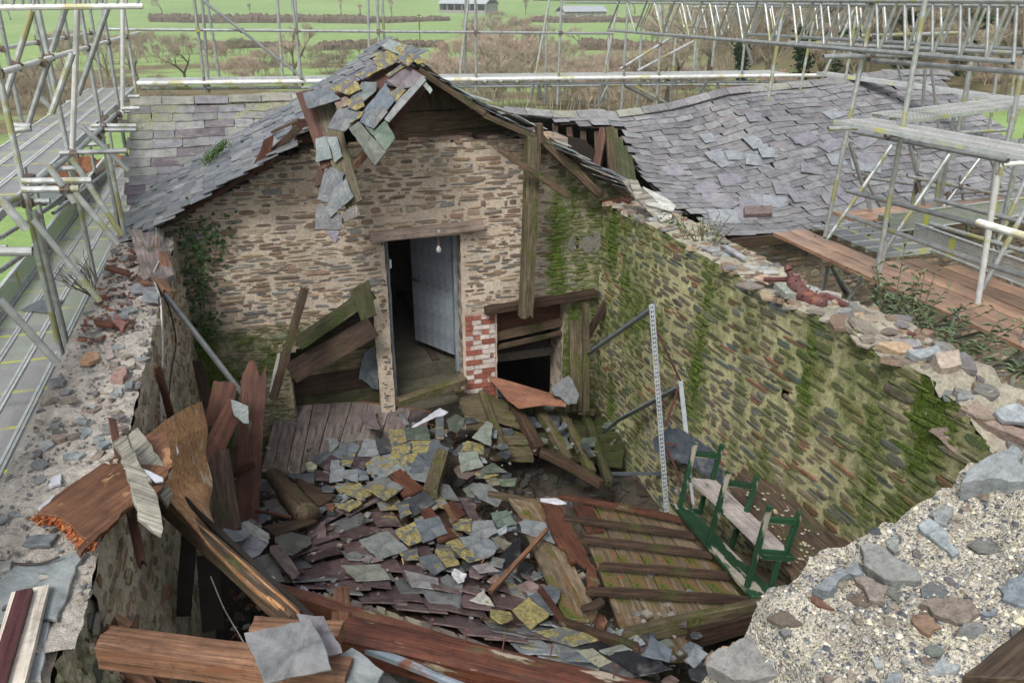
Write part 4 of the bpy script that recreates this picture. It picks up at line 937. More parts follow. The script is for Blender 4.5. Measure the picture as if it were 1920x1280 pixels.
mb = MB(); slate_roof(mb, SRf, 2.2, 3.1, .15, (.22, .34), col_m, lambda u, v: u < (2.2 if v < 1.7 else .6) and u > .05 * math.sin(v * 9), seed=14, lift=.03, rot=.05, slip=.02, over=1.8); mb.build('slate_roof', 'roofslate', ruin)
mb = MB(); sheet(mb, SRf, 2.1, 3.1, lambda u, v: u < (2.1 if v < 1.7 else .5), off=.03); mb.build('roof_boarding', 'dark', ruin)
rs = random.Random(4); mb = MB()                    # ridge tiles going back from the apex
y = 8.74
for i, L in enumerate((.42, .45, .42, .44, .4)):
    a, b = V(AX, y, AZ + .05), V(AX, y + L - .012, AZ + .05 - .01 * i)
    for s in (-1, 1): mb.prism([a, b, b + V(s * .2, 0, -.10), a + V(s * .2, 0, -.10)], V(0, 0, .016), (.30, .31, .27, .42))
    y += L
mb.build('ridge_tiles', 'roofslate', ruin)
# loose tilted slates fringing the right verge
for i, (x, y) in enumerate([(860, 172), (885, 185), (905, 198), (925, 205), (945, 215), (960, 222), (985, 230), (1000, 238), (1035, 268), (1055, 280), (1080, 292), (1100, 308), (1120, 325), (1140, 340), (1155, 352)]):
    p = P(x, y - 4, Y=8.72 + (i % 3) * .05); rs = random.Random(i); mbb = MB(); a = rs.uniform(-.25, .1); d = V(math.cos(SA + a), 0, -math.sin(SA + a)); n = V(math.sin(SA + a), -.05, math.cos(SA + a))
    w = rs.uniform(.16, .26); mbb.prism([p - d * w, p + d * w * .9 + V(0, -.06, 0), p + d * w + V(0, .2, 0), p - d * w * .9 + V(0, .22, 0)], n * .009, (.30 + rnd(-.05, .05), .33, .32, .15)); mbb.build('verge_slate', 'roofslate', ruin)
def on(T, pts): return [T(*p) for p in pts]
GBN = -Y_
for pts, mt in (([(690, 110), (940, 325), (590, 345), (560, 250)], 'wood_brown'), ([(540, 352), (950, 329), (1080, 412), (500, 462)], 'wood_brown'), ([(440, 465), (1090, 416), (1200, 482), (1200, 500), (440, 500)], 'wood_brown')):
    slab('gable_board', on(T8, pts), V(0, 9.32, 0), GBN, .025, mt, ruin, axis=(3, 2) if len(pts) == 4 else (4, 3))
mb = MB(); mb.prism([V(-.8, 9.6, -2.2), V(4.1, 9.6, -2.2), V(AX, 9.6, AZ - .15)], V(0, .03, 0), (.03, .025, .02, 0)); mb.build('hollow_shade_sheet', 'dark', ruin)  # near-black sheet painting the shade of the hollow behind the gable boards
# rake board and rafters of the right verge
f0, f1, f2 = P(785, 128, Y=8.72), P(915, 212, Y=8.72), P(1014, 258, Y=8.72)
timber('rake_board', f0 - Z_ * .02, f1 - Z_ * .03, .05, .07, 'wood_brown', ruin, up=V(0, 0, 1), e1=.05); timber('rake_board', f1 + V(-.05, .01, -.02), f2 - Z_ * .02, .05, .06, 'wood_brown', ruin, up=V(0, 0, 1), e1=.1)
timber('rafter', P(1012, 258, Y=8.70), P(1134, 374, Y=8.80), .07, .10, 'wood_brown', ruin, e1=.15)
timber('rafter', P(1010, 232, Y=8.68), P(1012, 268, Y=8.68), .07, .1, 'wood_brown', ruin)
timber('rafter', P(1030, 262, Y=8.75), P(1178, 368, Y=8.85), .06, .05, 'wood_dark', ruin, e1=.1)
timber('rake_board', P(345, 396, Y=8.80), P(480, 314, Y=8.80), .04, .09, 'wood_red', ruin, e0=.05, e1=.12)
timber('rake_board', P(262, 436, Y=8.80), P(350, 400, Y=8.80), .04, .08, 'wood_dark', ruin)
timber('rafter', P(478, 318, Y=8.84), P(560, 240, Y=8.84), .05, .08, 'wood_dark', ruin, e0=.1)
slab('wall_plate_board', [(473, 322), (494, 262), (513, 252), (503, 319)], V(0, 8.78, 0), GBN, .03, 'wood_red', ruin, axis=(0, 1), ragged=.008)
slab('wall_plate_board', [(548, 225), (575, 222), (595, 268), (545, 268)], V(0, 9.1, 0), GBN, .03, 'wood_red', ruin, axis=(3, 2))
# void behind the right verge
timber('collar_post', P(1118, 318, Y=10.6), P(1132, 240, Y=10.8), .11, .06, 'wood_red', wing)
timber('collar_post', P(1150, 345, Y=10.2), P(1142, 238, Y=10.4), .12, .06, 'wood_brown', wing)
for i in range(4): timber('wall_board', P(1158 + i * 10, 345 + i * 3, Y=10.3), P(1150 + i * 9, 242 + i * 16, Y=10.8), .12, .02, 'wood_green', wing)
for i in range(5): timber('rafter', P(1040 + i * 26, 232, Y=12.9), P(1050 + i * 24, 330, Y=11.2), .09, .05, 'wood_dark', wing)
slab('broken_board', [(1042, 250), (1095, 262), (1130, 300), (1125, 318), (1060, 300)], V(0, 11.6, 0), V(0, -1, .2), .03, 'dark', wing)

# ---- the torn piece of roof hanging from the left of the apex
hang = empty('hanging_roof_piece', P(650, 200, Y=8.6), 'torn section of slated roof hanging down in front of the gable wall left of the doorway', 'roof section')
HN = V(-.40, -.62, .68).normalized(); HP0 = P(700, 160, Y=8.50)
def hs(pts, col, a=0, up=0, T=T8, mat='slate', name='slate', th=.009, lab=None, n=None, p0=None, axis=(0, 1), rg=.005):
    nn = ((n or HN) + V(rnd(-.05, .05), rnd(-.04, .04), 0)).normalized(); q = on(T, pts); cx = sum(p[0] for p in q) / len(q); cy = sum(p[1] for p in q) / len(q)
    base = onp(cx, cy, p0 or HP0, n or HN)
    o = slab(name, q, base + (n or HN) * up, nn, th, mat, hang, (*[c * rnd(.62, .8) for c in col], a), ragged=rg, step=.05, axis=axis)
    if lab: o['label'] = lab
L1, L2 = .52, .46; RB = (.14, .155, .18)
LN = V(-.15, -.85, .5).normalized(); LP = P(600, 330, Y=8.45)
hs([(38, 255), (130, 235), (190, 330), (240, 600), (170, 640), (100, 420)], RB, 0, 0, mat='wood_red', name='sarking_board', th=.022, n=LN, p0=LP, axis=(0, 5))
hs([(140, 290), (235, 300), (290, 500), (372, 790), (290, 832), (190, 520)], RB, 0, .03, mat='wood_moss', name='sarking_board', th=.022, n=LN, p0=LP, axis=(0, 5))
hs([(200, 270), (330, 215), (480, 120), (600, 95), (690, 175), (640, 260), (500, 400), (420, 400), (300, 400), (230, 330)], RB, 0, -.05, mat='wood_red', name='sarking_board', th=.022, axis=(1, 5))
for pts, c, a, u in (([(75, 255), (205, 225), (265, 285), (100, 335)], RB, .2, .05), ([(215, 232), (330, 170), (370, 235), (305, 265), (250, 245)], RB, L1, .06), ([(335, 165), (450, 120), (478, 130), (370, 190)], RB, L1, .07),
        ([(430, 110), (440, 60), (510, 38), (562, 90), (480, 135)], RB, L1, .08), ([(465, 20), (510, -15), (600, 18), (562, 62), (520, 50)], (.26, .28, .29), L2, .1), ([(540, 80), (575, 38), (645, 88), (600, 122)], RB, L1, .11), ([(600, 60), (640, 55), (692, 102), (650, 112)], RB, L1, .12),
        ([(490, 165), (575, 105), (592, 120), (505, 175)], RB, L1, .05), ([(470, 205), (600, 122), (692, 175), (640, 215), (560, 240), (490, 190)], (.16, .15, .17), 0, .03), ([(370, 200), (445, 198), (440, 245), (340, 330), (298, 300)], RB, .05, .04), ([(300, 288), (370, 272), (384, 320), (345, 342), (300, 330)], RB, L1, .055),
        ([(360, 400), (430, 435), (535, 290), (490, 205), (380, 340)], RB, .12, .05), ([(508, 252), (560, 220), (592, 240), (540, 302)], RB, L1, .065), ([(195, 430), (285, 447), (345, 385), (382, 350), (300, 325), (250, 335)], RB, .22, .035), ([(305, 410), (325, 365), (384, 342), (365, 375)], RB, L1, .06), ([(400, 370), (470, 310), (500, 350), (430, 432)], RB, .24, .06),
        ([(230, 300), (290, 270), (330, 300), (250, 340)], (.2, .15, .14), .1, .02), ([(280, 190), (360, 140), (400, 160), (320, 215)], RB, .3, .05), ([(385, 130), (430, 95), (470, 120), (400, 160)], RB, .35, .06)):
    hs(pts, c, a, u)
hs([(483, 385), (505, 402), (692, 190), (676, 165), (560, 280)], (.2, .22, .26), 0, .06, name='lead_strip', rg=0); hs([(668, 208), (690, 195), (724, 240), (710, 260)], (.25, .26, .25), .1, .03)
for pts, c, a, u in (([(305, 430), (355, 395), (492, 550), (435, 620)], (.10, .13, .105), .2, .05), ([(360, 390), (430, 442), (492, 388), (537, 480), (487, 545)], (.11, .14, .115), .25, .03)): hs(pts, c, a, u)
for pts, c, a, u in (([(137, 480), (190, 468), (222, 580), (140, 602)], (.17, .2, .215), .2, .06), ([(192, 470), (247, 470), (274, 570), (235, 602), (210, 520)], (.16, .195, .205), .1, .075), ([(178, 655), (215, 620), (284, 650), (237, 812), (145, 785)], (.07, .085, .095), 0, .08), ([(230, 725), (290, 680), (330, 770), (212, 877), (188, 830)], (.085, .11, .105), 0, .1),
        ([(138, 835), (160, 800), (272, 870), (266, 937), (134, 937)], (.075, .078, .095), .05, .07), ([(180, 935), (262, 935), (236, 1008)], (.12, .10, .14), 0, .06), ([(285, 832), (345, 815), (362, 865), (255, 912)], (.09, .08, .06), .1, .03)): hs(pts, c, a, u, n=LN, p0=LP)
timber('rafter', P(793, 160, Y=8.45), P(729, 240, Y=8.3), .06, .09, 'wood_red', hang, e1=.05)
timber('rafter', P(688, 282, Y=8.45), P(666, 314, Y=8.4), .06, .07, 'wood_orange', hang, e1=.1)
timber('batten', P(560, 225, Y=8.55), P(510, 248, Y=8.7), .04, .03, 'wood_brown', hang)
slab('split_end', on(T8, [(135, 720), (150, 640), (182, 640), (175, 700), (150, 728)]), LP + V(0, .05, 0), LN, .04, 'wood_red', hang)

# --- big post and loose rafters in front of the gable's right
tag(timber('leaning_post', P(999, 256, Y=8.72), P(985, 596, Y=8.55), .155, .14, 'wood_moss', up=V(0, -1, 0), e1=.06, bow=.02), 'tall green stained timber post standing against the gable wall right of the doorway', 'timber')
tag(timber('broken_batten', P(930, 276, Y=8.45), P(1068, 369, Y=8.5), .08, .07, 'wood_brown', e0=.16, e1=.05), 'slim broken rafter with an orange split end crossing the tall post', 'timber')
# --- door, frame, steps, bulb
dr = empty('open_door', V(2.13, 9.35, -4.5), 'blue grey plank door standing open inward in the gable doorway', 'door')
d0, d1 = V(2.13, 9.36, 0), P(775, 445, Z=-2.75); d1 = V(1.735, 10.02, 0)
de = (d1 - d0).normalized()
for i in range(6):
    a = d0 + de * i * .128; timber('door_board', V(a.x, a.y, -4.40) + de * .063, V(a.x, a.y, -2.70) + de * .063, .125, .03, 'door', dr, up=V(de.y, -de.x, 0), jit=.001)
mb = MB(); c = d0 + de * .68 + V(de.y, -de.x, 0) * -.05; mb.box(V(c.x, c.y - .03, -3.5), de * .07, V(0, .02, 0), Z_ * .012); mb.build('latch', 'rust', dr)
dfm = empty('door_frame', V(1.7, 9.2, -4.5), 'narrow grey blue timber frame lining the gable doorway', 'door frame')
timber('jamb', V(1.285, 9.16, -4.95), V(1.285, 9.16, -2.66), .045, .09, 'door', dfm, up=V(0, -1, 0)); timber('jamb', V(2.145, 9.30, -4.6), V(2.145, 9.30, -2.66), .05, .09, 'door', dfm, up=V(0, -1, 0)); timber('head', V(1.3, 9.24, -2.67), V(2.13, 9.24, -2.67), .09, .04, 'door', dfm)
mb = MB(); mb.box(V(1.315, 9.08, -2.98), X_ * .012, Y_ * .02, Z_ * .05); mb.build('keeper', 'ivory', dfm)
bl = empty('hanging_bulb', P(822, 434, Y=8.9), 'bare light bulb hanging on a short flex in front of the door lintel', 'light bulb')
p = P(822, 434, Y=8.88); q = P(822, 455, Y=8.88); mb = MB(); mb.tube(p + V(0, .06, .01), p + V(0, -.02, .01), .03, .02, 10); mb.build('ceiling_rose', 'ivory', bl)
mb = MB(); mb.tube(p, q, .006, k=6); mb.tube(q + V(0, 0, .0), q - V(0, 0, .03), .016, k=8); mb.build('flex', 'rust', bl)
bm_ = MB(); k = 10; prof = [(0, .012), (.02, .018), (.04, .029), (.06, .033), (.08, .027), (.09, .012), (.094, .002)]; q2 = q - V(0, 0, .03)
for (a, r), (a2, r2) in zip(prof, prof[1:]): bm_.tube(q2 - V(0, 0, a), q2 - V(0, 0, a2), r, r2, k, cap=False)
bm_.build('glass_bulb', 'bulb', bl, smooth=True)
stp = empty('doorway_steps', V(1.7, 9.2, -5.2), 'dark mossy stone steps in the bottom of the gable doorway', 'steps')
for i, (z, y) in enumerate([(-4.52, 9.46), (-4.72, 9.22), (-4.92, 9.0)]):
    rsx = random.Random(i); mb = MB(); mb.prism([V(1.27, y, z - .5), V(2.17, y + .02, z - .5), V(2.165, y + .01, z - .01), V(2.0, y, z), V(1.6, y - .015, z - .012), V(1.27, y, z)], V(0, .3, 0), (.09, .085, .06, .32)); mb.build('step', 'stone', stp)
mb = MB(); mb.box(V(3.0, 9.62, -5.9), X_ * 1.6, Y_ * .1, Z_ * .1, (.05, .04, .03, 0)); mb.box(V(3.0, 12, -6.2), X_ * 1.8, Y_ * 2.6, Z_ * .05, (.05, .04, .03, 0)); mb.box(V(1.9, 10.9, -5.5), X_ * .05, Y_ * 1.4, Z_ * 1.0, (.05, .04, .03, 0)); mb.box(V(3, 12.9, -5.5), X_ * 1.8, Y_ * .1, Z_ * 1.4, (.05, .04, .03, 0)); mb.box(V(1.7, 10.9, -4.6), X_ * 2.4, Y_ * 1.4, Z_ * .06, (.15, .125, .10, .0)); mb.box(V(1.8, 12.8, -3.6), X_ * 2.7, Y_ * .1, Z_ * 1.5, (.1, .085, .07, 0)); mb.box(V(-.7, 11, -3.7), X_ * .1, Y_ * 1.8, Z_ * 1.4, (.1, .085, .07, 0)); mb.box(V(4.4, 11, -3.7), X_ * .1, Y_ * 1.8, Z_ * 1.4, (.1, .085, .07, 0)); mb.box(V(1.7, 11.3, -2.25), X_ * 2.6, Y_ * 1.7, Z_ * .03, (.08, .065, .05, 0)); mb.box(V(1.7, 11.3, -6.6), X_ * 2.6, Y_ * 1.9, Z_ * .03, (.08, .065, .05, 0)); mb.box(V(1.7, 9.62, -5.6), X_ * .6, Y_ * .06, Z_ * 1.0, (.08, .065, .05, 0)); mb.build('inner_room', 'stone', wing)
# cart opening: board hatch above the dark hole
ht = empty('hatch_boards', V(3, 9.1, -4), 'rusty brown board and crossbar closing the top of the opening right of the brick pier', 'boards')
timber('board', V(2.6, 9.2, -3.93), V(3.52, 9.2, -3.86), .44, .03, 'wood_red', ht, up=V(0, -1, 0)); timber('crossbar', V(2.58, 9.12, -4.10), V(3.54, 9.12, -4.0), .09, .12, 'wood_brown', ht, e1=.05); timber('crossbar', V(2.58, 9.1, -4.25), V(3.54, 9.1, -4.15), .05, .06, 'wood_brown', ht)
# recess left of the door: dark boards behind two leaning planks
rcs = empty('boarded_recess', V(.55, 9.3, -5), 'dark mould stained boarding in the recess left of the doorway', 'boarding')
for i in range(7): timber('board', V(.02, 9.26, -3.45 - i * .27), V(1.12, 9.26, -3.43 - i * .27), .262, .02, ('wood_green', 'wood_dark', 'wood_green', 'wood_moss', 'wood_dark')[i % 5], rcs, up=V(0, -1, 0))
tag(slab('lead_sheet', on(T2, [(880, 100), (1000, 20), (1003, 430), (950, 420), (900, 370), (825, 330), (850, 200)]), V(0, 9.18, 0), GBN, .01, 'roofslate', None, (.13, .16, .18, 0)), 'blue grey slate sheet on edge against the left door jamb', 'slate sheet')
tag(timber('leaning_plank', P(550, 650, Y=8.85), P(698, 548, Y=8.75), .17, .05, 'wood_green', up=V(0, -1, .3), e0=.1), 'wide mossy plank slanting up across the dark recess', 'plank')
tag(timber('leaning_plank', P(545, 700, Y=8.9), P(700, 612, Y=8.8), .26, .03, 'wood_dark', up=V(0, -1, .3)), 'broad dark green board behind the slanting mossy plank', 'plank')
tag(slab('leaning_plank', [(655, 545), (690, 524), (706, 590), (676, 600)], V(0, 8.70, 0), V(0, -1, .2), .05, 'wood_green', axis=(1, 2)), 'short thick mossy plank end left of the door jamb', 'plank')
tag(timber('leaning_batten', P(573, 536, Y=8.5), P(512, 748, Y=8.35), .085, .06, 'wood_brown', up=V(0, -1, 0), e0=.05), 'long brown batten with orange scars leaning in front of the recess', 'timber')
tag(timber('slotted_strip', P(523, 662, Y=8.55), P(507, 735, Y=8.5), .03, .01, 'cable', up=V(0, -1, 0)), 'short pale perforated strip beside the leaning batten', 'metal strip')
# ================================================================ SCAFFOLDING
TR = .0242
class Scaf:
    def __init__(s, name, loc, label): s.e = empty(name, loc, label, 'scaffold'); s.segs = []; s.n = 0
    def pole(s, a, b, mat='tube', r=TR, name='pole', **pl):
        p0 = a if isinstance(a, Vector) else P(*a, **pl); p1 = b if isinstance(b, Vector) else P(*b, **pl)
        mw = frame(p0, p1 - p0, V(0, 0, 1) if abs((p1 - p0).normalized().z) < .9 else V(0, 1, 0)); mb = MB(); L = (p1 - p0).length
        k = 10; n = max(1, int(L / .9)); vs = []; fs = []
        for i in range(n + 1):
            x = L * i / n
            for q in range(k): vs.append(mw @ V(x, r * math.cos(6.2832 * q / k), r * math.sin(6.2832 * q / k)))
        for i in range(n):
            for q in range(k): fs.append((i * k + q, i * k + (q + 1) % k, (i + 1) * k + (q + 1) % k, (i + 1) * k + q))
        # hollow tube ends
        for i, d in ((0, .04), (n, -.04)):
            o = len(vs); 
            for q in range(k): vs.append(mw @ V(L * i / n + d, r * .8 * math.cos(6.2832 * q / k), r * .8 * math.sin(6.2832 * q / k)))
            for q in range(k): fs.append((i * k + q, i * k + (q + 1) % k, o + (q + 1) % k, o + q))
            fs.append(tuple(range(o, o + k)))
        mb.add(vs, fs); mb.build(name, mat, s.e, mw=mw, smooth=False); 
        if name == 'pole': s.segs.append((p0, p1))
    def couplers(s, mx=95, tol=.13):
        pts = []
        for i in range(len(s.segs)):
            for j in range(i + 1, len(s.segs)):
                a0, a1 = s.segs[i]; b0, b1 = s.segs[j]; d1, d2 = a1 - a0, b1 - b0; w = a0 - b0
                a, b, c, d, e = d1.dot(d1), d1.dot(d2), d2.dot(d2), d1.dot(w), d2.dot(w); D = a * c - b * b
                if D < 1e-4 * a * c: continue
                u = (b * e - c * d) / D; v = (a * e - b * d) / D
                if -.02 < u < 1.02 and -.02 < v < 1.02:
                    p, q = a0 + d1 * u, b0 + d2 * v
                    if (p - q).length < tol and all((p - o[0]).length > .12 for o in pts): pts.append(((p + q) / 2, d1.normalized(), d2.normalized()))
        pts.sort(key=lambda o: o[0].length)
        for c, e1, e2 in pts[:mx]:
            mb = MB(); z = e1.cross(e2).normalized(); mb.tube(c - e1 * .03, c + e1 * .03, TR * 1.55, k=8); mb.tube(c - e2 * .028, c + e2 * .028, TR * 1.5, k=8)
            mb.box(c + z * .015, e1 * .032, e2 * .034, z * .028); mb.tube(c + z * .02 + e1 * .03, c + z * .02 + e1 * .085, .008, k=5); mb.tube(c + z * .01 - e2 * .02, c + z * .01 - e2 * .085, .008, k=5); mb.tube(c + z * .01 + e2 * .06, c + z * .01 + e2 * .085, .014, k=6)
            mb.build('coupler', 'coupler', s.e)
    def deck(s, p0, p1, side, w, n, mat='deck', lip=True, th=.05, name='deck_board'):
        """n boards side by side, running p0 -> p1, spreading along side"""
        for i in range(n):
            a = p0 + side * (w * (i + .5)); b = p1 + side * (w * (i + .5)); mw = frame(a, b - a, Z_); mb = MB(); L = (b - a).length
            q = lambda x, y, z: mw @ V(x, y, z)
            hw = w / 2 - .004
            mb.add([q(0, -hw, 0), q(L, -hw, 0), q(L, hw, 0), q(0, hw, 0)], [(0, 1, 2, 3)], mi=0)
            for sg in (-1, 1):
                mb.box(q(L / 2, sg * (hw - .011), .002), (q(1, 0, 0) - q(0, 0, 0)) * L / 2, (q(0, 1, 0) - q(0, 0, 0)) * .011, Z_ * .005, mi=1)
                mb.box(q(L / 2, sg * hw, -th / 2), (q(1, 0, 0) - q(0, 0, 0)) * L / 2, (q(0, 1, 0) - q(0, 0, 0)) * .002, Z_ * th / 2, mi=1)
            mb.build(name, [mat, 'steel'], s.e, mw=mw)
# ------------------------------------------------ left scaffold along the outside of the left wall
L_ = Scaf('scaffold', V(-2.1, 7, -8), 'tall tube scaffold with two metal walkways along the left wall')
XI, XO = -1.78, -2.52
def std(s, base, top, X, mat='tube', down=0):
    y = P(*base, X=X).y; a, b = P(*base, Y=y), P(*top, Y=y); d = (b - a).normalized(); s.pole(a - d * down, b + d * .8, mat)
for base, top, X, dn in (((122, 700), (0, 150), XI, .2), ((185, 555), (68, 0), XI, 1.4), ((222, 424), (148, 0), XI, 1.5), ((250, 372), (190, 0), XI, 1.8), ((256, 176), (234, 31), -1.72, 1.4),
        ((41, 231), (0, 35), XO, 2), ((100, 188), (62, 25), XO, 2.5), ((140, 130), (120, 30), XO, 3), ((191, 156), (169, 19), XO, 3)): std(L_, base, top, X, down=dn)
L_.pole((230, 216), (230, -40), 'tube_white', Y=11); L_.pole((136, 279), (147, -40), 'tube_white', Y=8)
for a, b, Yp in (((8, 190), (60, 20), 7.5), ((97, 97), (124, 14), 8), ((53, 233), (90, 118), 8.2), ((147, 178), (202, 16), 8.5), ((97, 212), (136, 100), 7)): L_.pole(a, b, Y=Yp)
L_.pole((0, 137), (262, 61), 'tube_white', X=XI + .05); L_.pole((0, 92), (181, 60), 'tube_white', X=XO - .05)
L_.pole((-20, 15), (268, 12), 'tube_white', Y=7.8)
for i in range(14):                                                  # close set droppers above the top rail
    x = 4 + i * 19.5; L_.pole(P(x, 15, Y=7.8), P(x + (5 if i % 2 else -5), -40, Y=7.8), 'tube', r=.014, name='dropper')
for a, b in (((-30, 392), (32, 371)), ((66, 341), (125, 297)), ((140, 288), (219, 212))): L_.pole(a, b, X=-1.62)
for a, b, Yp in (((41, 340), (172, 338), 6.6), ((41, 356), (148, 354), 6.4), ((112, 287), (239, 283), 8.2), ((172, 236), (256, 236), 10), ((168, 244), (256, 244), 9.8), ((240, 181), (262, 181), 11), ((228, 204), (262, 203), 10), ((0, 471), (61, 472), 4.5), ((18, 234), (58, 238), 7.2), ((18, 246), (58, 241), 7)): L_.pole(a, b, Y=Yp)
for a, b, Yp in (((134, 297), (228, 440), 7.2), ((62, 412), (187, 564), 6.4), ((0, 561), (109, 682), 5.2), ((140, 361), (222, 458), 7), ((153, 236), (240, 320), 8.6), ((90, 310), (140, 380), 6.4), ((66, 175), (98, 205), 8.5), ((0, 372), (50, 430), 5)): L_.pole(a, b, Y=Yp)
for a, b, X in (((0, 446), (140, 361), -2.6), ((0, 508), (60, 465), -2.2), ((0, 400), (90, 345), -2.9), ((50, 420), (200, 300), -2.6), ((100, 400), (215, 310), -2.5)): L_.pole(a, b, X=X)
for x, y, Yp in ((68, 470, 7), (200, 270, 9), (64, 395, 6.8)): a = P(x, y, Y=Yp); L_.pole(a, a + V(0, 0, -2.5))
# upper walkway: three boards, lower walkway: four boards with a toe board
L_.deck(V(-1.77, 2.2, -1.42), V(-1.77, 14.4, -1.42), -X_, .225, 3)
for i in range(9): L_.pole(V(-1.6, 3.0 + i * 1.3, -1.50), V(-2.6, 3.0 + i * 1.3, -1.50))
L_.deck(V(-1.64, 2.4, -2.86), V(-1.64, 15.5, -2.86), -X_, .225, 4)
for i in range(8): L_.pole(V(-1.60, 3.2 + i * 1.6, -2.94), V(-2.8, 3.2 + i * 1.6, -2.94))
p0, p1 = V(-2.56, 3, -2.75), V(-2.56, 15.5, -2.75); mw = frame(p0, Y_, X_); mb = MB(); q = lambda x, y, z: mw @ V(x, y, z)
mb.add([q(0, -.11, 0), q(12.5, -.11, 0), q(12.5, .11, 0), q(0, .11, 0)], [(0, 1, 2, 3)]); mb.box(V(-2.56, 9.25, -2.64), X_ * .018, Y_ * 6.25, Z_ * .012, mi=1); mb.box(V(-2.56, 9.25, -2.86), X_ * .018, Y_ * 6.25, Z_ * .012, mi=1); mb.build('toe_board', ['toe', 'steel'], L_.e, mw=mw)
L_.couplers(90)
tag(slab('loose_slate', [(38, 582), (75, 563), (118, 563), (98, 588)], V(0, 0, -2.845), Z_, .008, 'slate', None, (.10, .11, .12, 0)), 'dark wet slate lying on the lower left metal walkway', 'slate')
# ------------------------------------------------ back scaffold beyond the cross barn
B_ = Scaf('scaffold', V(3, 14.8, -8), 'tube scaffold with one long pale walkway behind the ridges')
YB = 14.6
B_.deck(P(255, 155, Y=YB), P(1480, 138, Y=YB), Y_, .225, 3, mat='deckpale')
z0 = P(600, 152, Y=YB).z
B_.pole((250, 157), (1560, 141), 'tube_white', r=.035, Y=YB - .05); B_.pole((265, 166), (565, 164), Y=YB + .2); B_.pole((850, 159), (1580, 152), Y=YB); B_.pole((183, 55), (1150, 63), Y=YB); B_.pole((265, 167), (1500, 158), Y=YB + 1.1)
for a, b, Yp in (((385, 172), (364, 0), YB), ((392, 172), (379, 0), YB + .3), ((412, 150), (388, 0), YB + 1.0), ((530, 148), (520, 0), YB + 1), ((567, 160), (548, 0), YB), ((562, 150), (553, 0), YB + .9), ((693, 140), (690, 0), YB + 1), ((712, 120), (707, 0), YB), ((722, 120), (717, 0), YB + .1), ((862, 142), (878, 0), YB + .9), ((893, 172), (891, 0), YB), ((873, 160), (873, 0), YB + 1),
        ((995, 190), (1030, 0), YB + .5), ((1022, 196), (1026, 40), YB + 1), ((1045, 196), (1053, 0), YB), ((1122, 195), (1160, 0), YB + .5), ((1137, 203), (1142, 50), YB + 1), ((1165, 204), (1178, 0), YB), ((1196, 200), (1202, 66), YB + 1.1), ((1231, 195), (1243, 0), YB), ((1257, 195), (1267, 72), YB + .9), ((1388, 158), (1396, 83), YB), ((1300, 130), (1312, 0), YB + .8), ((1303, 140), (1310, 70), YB + 1), ((1335, 125), (1345, 20), YB)):
    B_.pole(a, b, Y=Yp)
for a, b, Yp in (((570, 148), (378, 0), YB - .1), ((1162, 130), (1260, 70), YB), ((1195, 133), (1300, 78), YB + .5), ((1248, 192), (1190, 162), YB), ((1225, 190), (1170, 160), YB + .8), ((1120, 200), (1140, 160), YB + 1), ((1300, 190), (1325, 155), YB + .5), ((1352, 182), (1345, 155), YB + .6), ((1018, 190), (1010, 160), YB + .6)): B_.pole(a, b, Y=Yp)
for x in (900, 930, 960, 1060, 1205, 1233, 1262, 1290, 1410, 1440, 1500): B_.pole(P(x, 152, Y=YB + .3), P(x + 14, 155, Y=YB - .35), name='transom')
B_.pole((1115, 200), (1025, 160), 'tube', r=.01, Y=YB + 1.1)
B_.couplers(60)
# ------------------------------------------------ right scaffold: decks, guard rails and lattice beams
R_ = Scaf('scaffold', V(7, 7, -8), 'large tube scaffold with lattice beams and boarded platforms over the right side')
XA, XB = 5.95, 7.2
for a, b, Yp, m_ in (((1543, 462), (1640, 0), 7.3, 'tube'), ((1645, 505), (1735, 0), 6.1, 'tube'), ((1440, 190), (1471, 0), 10.2, 'tube'), ((1833, 568), (1870, 330), 4.9, 'tube_white'), ((1742, 450), (1768, 300), 7.9, 'tube'), ((1752, 450), (1790, 210), 8.1, 'tube'), ((1785, 300), (1822, 110), 7.9, 'tube'), ((1802, 260), (1820, 120), 9.5, 'tube'),
        ((1855, 420), (1922, 110), 6.6, 'tube'), ((1875, 440), (1915, 260), 6.8, 'tube'), ((1600, 560), (1560, 500), 7.4, 'tube'), ((1690, 480), (1710, 420), 8.6, 'tube'), ((1840, 460), (1870, 290), 8.8, 'tube'), ((1850, 280), (1870, 130), 10.5, 'tube')):
    R_.pole(a, b, m_, Y=Yp)
a = P(1553, 500, Y=7.2); R_.pole(a, a + V(.05, 0, -3), Y=7.2); a = P(1640, 560, Y=6.2); R_.pole(a + V(0, 0, .6), a + V(0, 0, -3)); a = P(1730, 590, Y=6.6); R_.pole(a, a + V(0, 0, -3)); a = P(1745, 590, Y=6.4); R_.pole(a, a + V(0, 0, -3)); a = P(1780, 640, Y=4.9); R_.pole(a + V(0, 0, .3), a + V(0, 0, -3)); a = P(1905, 690, Y=4.4); R_.pole(a + V(0, 0, .5), a + V(0, 0, -3))
R_.pole((1590, 560), (1560, 500), Y=7.5); R_.pole((1588, 565), (1632, 505), Y=6.9)
for a, b in (((1588, 358), (1860, 428)), ((1588, 404), (1855, 498)), ((1858, 427), (1990, 462)), ((1852, 496), (1990, 540))): R_.pole(a, b, X=XA + .1)
R_.pole((1744, 419), (1990, 492), X=7.0); R_.pole((1755, 374), (1990, 436), X=7.1); R_.pole((1834, 417), (1990, 463), 'tube_white', X=4.3); R_.pole((1765, 364), (1990, 349), Y=8.3); R_.pole((1770, 405), (1990, 388), Y=8.6); R_.pole((1835, 482), (1925, 466), Y=7.6)
